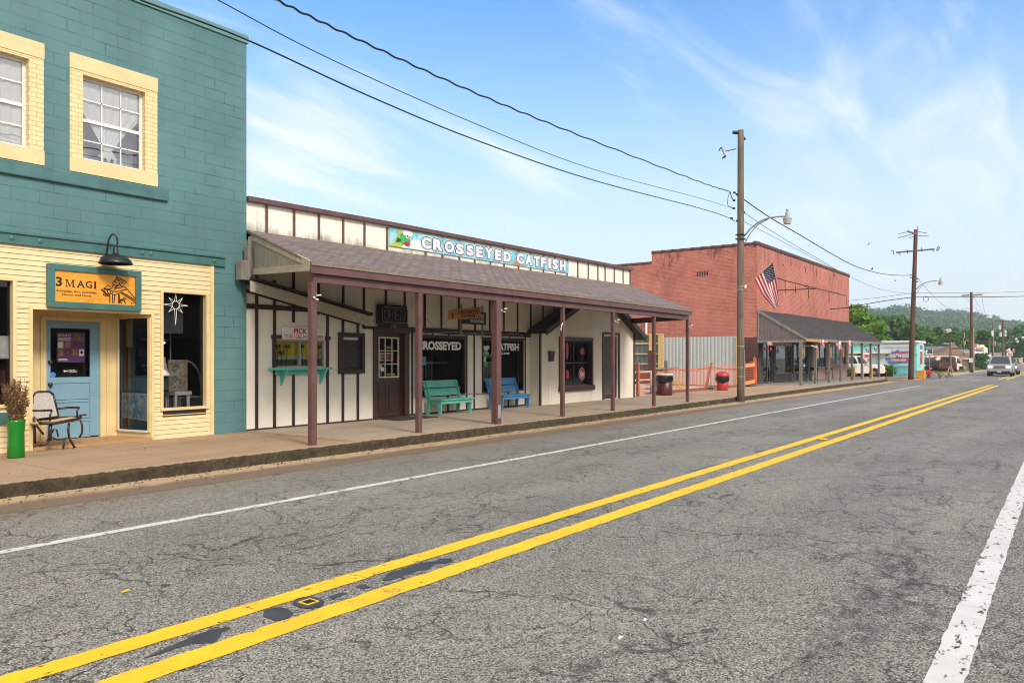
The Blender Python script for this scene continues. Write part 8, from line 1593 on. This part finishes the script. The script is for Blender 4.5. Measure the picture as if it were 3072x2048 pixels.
# ================================================================ THE OTHER SIDE OF THE STREET (seen in the shop glass)
op = thing('opposite_building', 'brick shop row on the near side of the street mirrored in the shop glass', 'building', (36, -9, 0))
m = MB(); hs = [(x, x + 2.6, .7, 2.9) for x in range(8, 74, 6)]
for a_, b_, c_, d_o in [(x0_, x1_, z0_, z1_) for x0_, x1_, z0_, z1_ in ((2, 76, 0, .7), (2, 76, 2.9, 4.6))]: m.box(a_, b_, -9.3, -9, c_, d_o)
for x in range(2, 76, 6): m.box(x, x + (6 if x < 8 else 0) + 0, -9.3, -9, .7, 2.9) if x < 8 else m.box(x + 2.6 - 6 + 6, min(x + 6, 76), -9.3, -9, .7, 2.9)
m.box(2, 76, -22, -9.3, 4.3, 4.4); m.build('wall', redbrick('opposite_brick', (.20, .10, .07), (.15, .07, .05), (.07, .05, .04), False), op)
m = MB(); m.box(2, 76, -9.6, -9.5, 0, 4.2); m.build('dark_inside', M['dark'], op); m = MB(); m.quad((2, -9, 2.9), (76, -9, 2.9), (76, -7, 2.6), (2, -7, 2.6)); m.build('awning', M['shingledark'], op)
S('', MB().quad((-12, -9, .1), (90, -9, .1), (90, -4.5, .1), (-12, -4.5, .1)).build('near_sidewalk', M['walk']))
# ================================================================ TREES
def tree(label, px, ytop, ybase, d, wpx, mat, seed, grp=None, n=24, leaves=150, s=.30):
    rr = random.Random(seed); b = dp(px, ybase, d); b.z = min(0.5, max(0, b.z)); zt = dp(px, ytop, d).z; W_ = wpx / F * d / 2; Hh = zt - b.z
    o = thing('tree', label, 'tree', b, grp); m = MB(); m.tube([b, b + Vector((.1, 0, Hh * .3)), b + Vector((0, .2, Hh * .62))], [.3, .22, .12], 8)
    blobs = []
    for i in range(n):
        t = rr.random(); z = b.z + Hh * (.22 + .72 * t); rad = W_ * (1.0 if t < .55 else (1.25 - t) / .7) * rr.uniform(.15, .95); a = rr.uniform(0, 6.283)
        p = Vector((b.x + rad * math.cos(a), b.y + rad * math.sin(a), z)); r = W_ * rr.uniform(.24, .40); p.z = min(p.z, zt - r * .7); blobs.append((p, r))
    blobs.append((Vector((b.x, b.y, zt - W_ * .3)), W_ * .35))
    for p, r in blobs[::3]: m.tube([b + Vector((0, 0, Hh * .28)), (b + p) / 2 + UP * Hh * .1, p], [.12, .07, .03], 5)
    m.build('trunk', M['bark'], o); m = MB()
    for p, r in blobs: leafclump(m, p, r, leaves, s, rr, .8); [leafclump(m, p + Vector((rr.uniform(-1, 1), rr.uniform(-1, 1), rr.uniform(-.3, .9))) * r * .9, r * .35, leaves // 7, s, rr) for _ in range(4)]
    m.build('crown', mat, o); return o
tree('bright green tree rising directly behind the brick building corner', 2578, 918, 1075, 100, 110, M['leafA'], 1, s=.34)
tree('yellow green tree spilling above the dark porch roof end', 2630, 968, 1075, 96, 72, M['leafA'], 2, s=.3)
tree('wide dark green tree left of the corner pole', 2692, 950, 1070, 135, 105, M['leafB'], 3, s=.4)
tree('grey green tree in the gap behind the yellow green tree', 2640, 945, 1070, 190, 70, M['leafC'], 4, s=.5)
tree('dark tree right above the white roof edge of the turquoise shop', 2730, 975, 1065, 120, 70, M['leafB'], 5)
tree('mid green tree right of the corner pole', 2775, 982, 1070, 128, 80, M['leafC'], 6)
tree('dark rounded tree behind the white hall', 2812, 980, 1070, 150, 60, M['leafB'], 7)
tree('mid green tree behind the floodlight mast', 2860, 982, 1070, 140, 66, M['leafC'], 8)
tree('bright tree left of the braced pole behind the white hall', 2900, 985, 1070, 150, 60, M['leafC'], 9)
tree('dark green tree behind the blue shop', 2945, 992, 1075, 160, 66, M['leafB'], 10)
tree('mid green tree between the far transformer poles', 2992, 994, 1075, 210, 60, M['leafC'], 11, s=.45)
tree('dark tree right of the far transformer poles', 3032, 990, 1075, 230, 66, M['leafB'], 12, s=.5)
tree('tree at the right edge of the photo above the gravel bank', 3072, 978, 1078, 210, 70, M['leafC'], 13, s=.45)
for i, px in enumerate((2715, 2745, 2800, 2835, 2880, 2925, 2965, 3010, 3055, 3110, 3150, 2665)): tree('one of the green trees packed along the foot of the hill', px, 990 + (i * 7) % 13, 1074, 250 + (i * 37) % 60, 75, M['leafC'] if i % 2 else M['leafB'], 20 + i, 'trees along the foot of the hill', 16, 90, .7)
rr = random.Random(33); o = MB()
for i in range(40): c = dp(rr.uniform(2928, 2952), 1100, 105); leafclump(o, Vector((c.x, c.y + rr.uniform(-.5, .5), rr.uniform(.3, 2.1))), .5, 40, .12, rr)
tag(o.build('bush', M['leafB']), 'big dark round bush between the braced pole and the silver pickup', 'bush')
o = MB()
for i in range(26): c = dp(rr.uniform(2955, 2975), 1100, 112); leafclump(o, Vector((c.x, c.y, rr.uniform(.2, 1.0))), .5, 30, .12, rr)
tag(o.build('bush', M['leafC']), 'low brownish bush left of the silver pickup', 'bush')
# ================================================================ HAZE
hz_ = MB(); hz_.box(-45, 1500, -700, 1250, -1.2, 125); 
hm_ = bpy.data.materials.new('haze_air'); hm_.use_nodes = True; nt = hm_.node_tree; nt.nodes.clear(); oo = nt.nodes.new('ShaderNodeOutputMaterial'); pv = nt.nodes.new('ShaderNodeVolumePrincipled'); pv.inputs['Color'].default_value = (.80, .90, .97, 1); pv.inputs['Density'].default_value = HAZE; pv.inputs['Anisotropy'].default_value = .1; nt.links.new(pv.outputs[0], oo.inputs['Volume'])
if HAZE > 0: hz_.build('haze', hm_, kind='stuff')
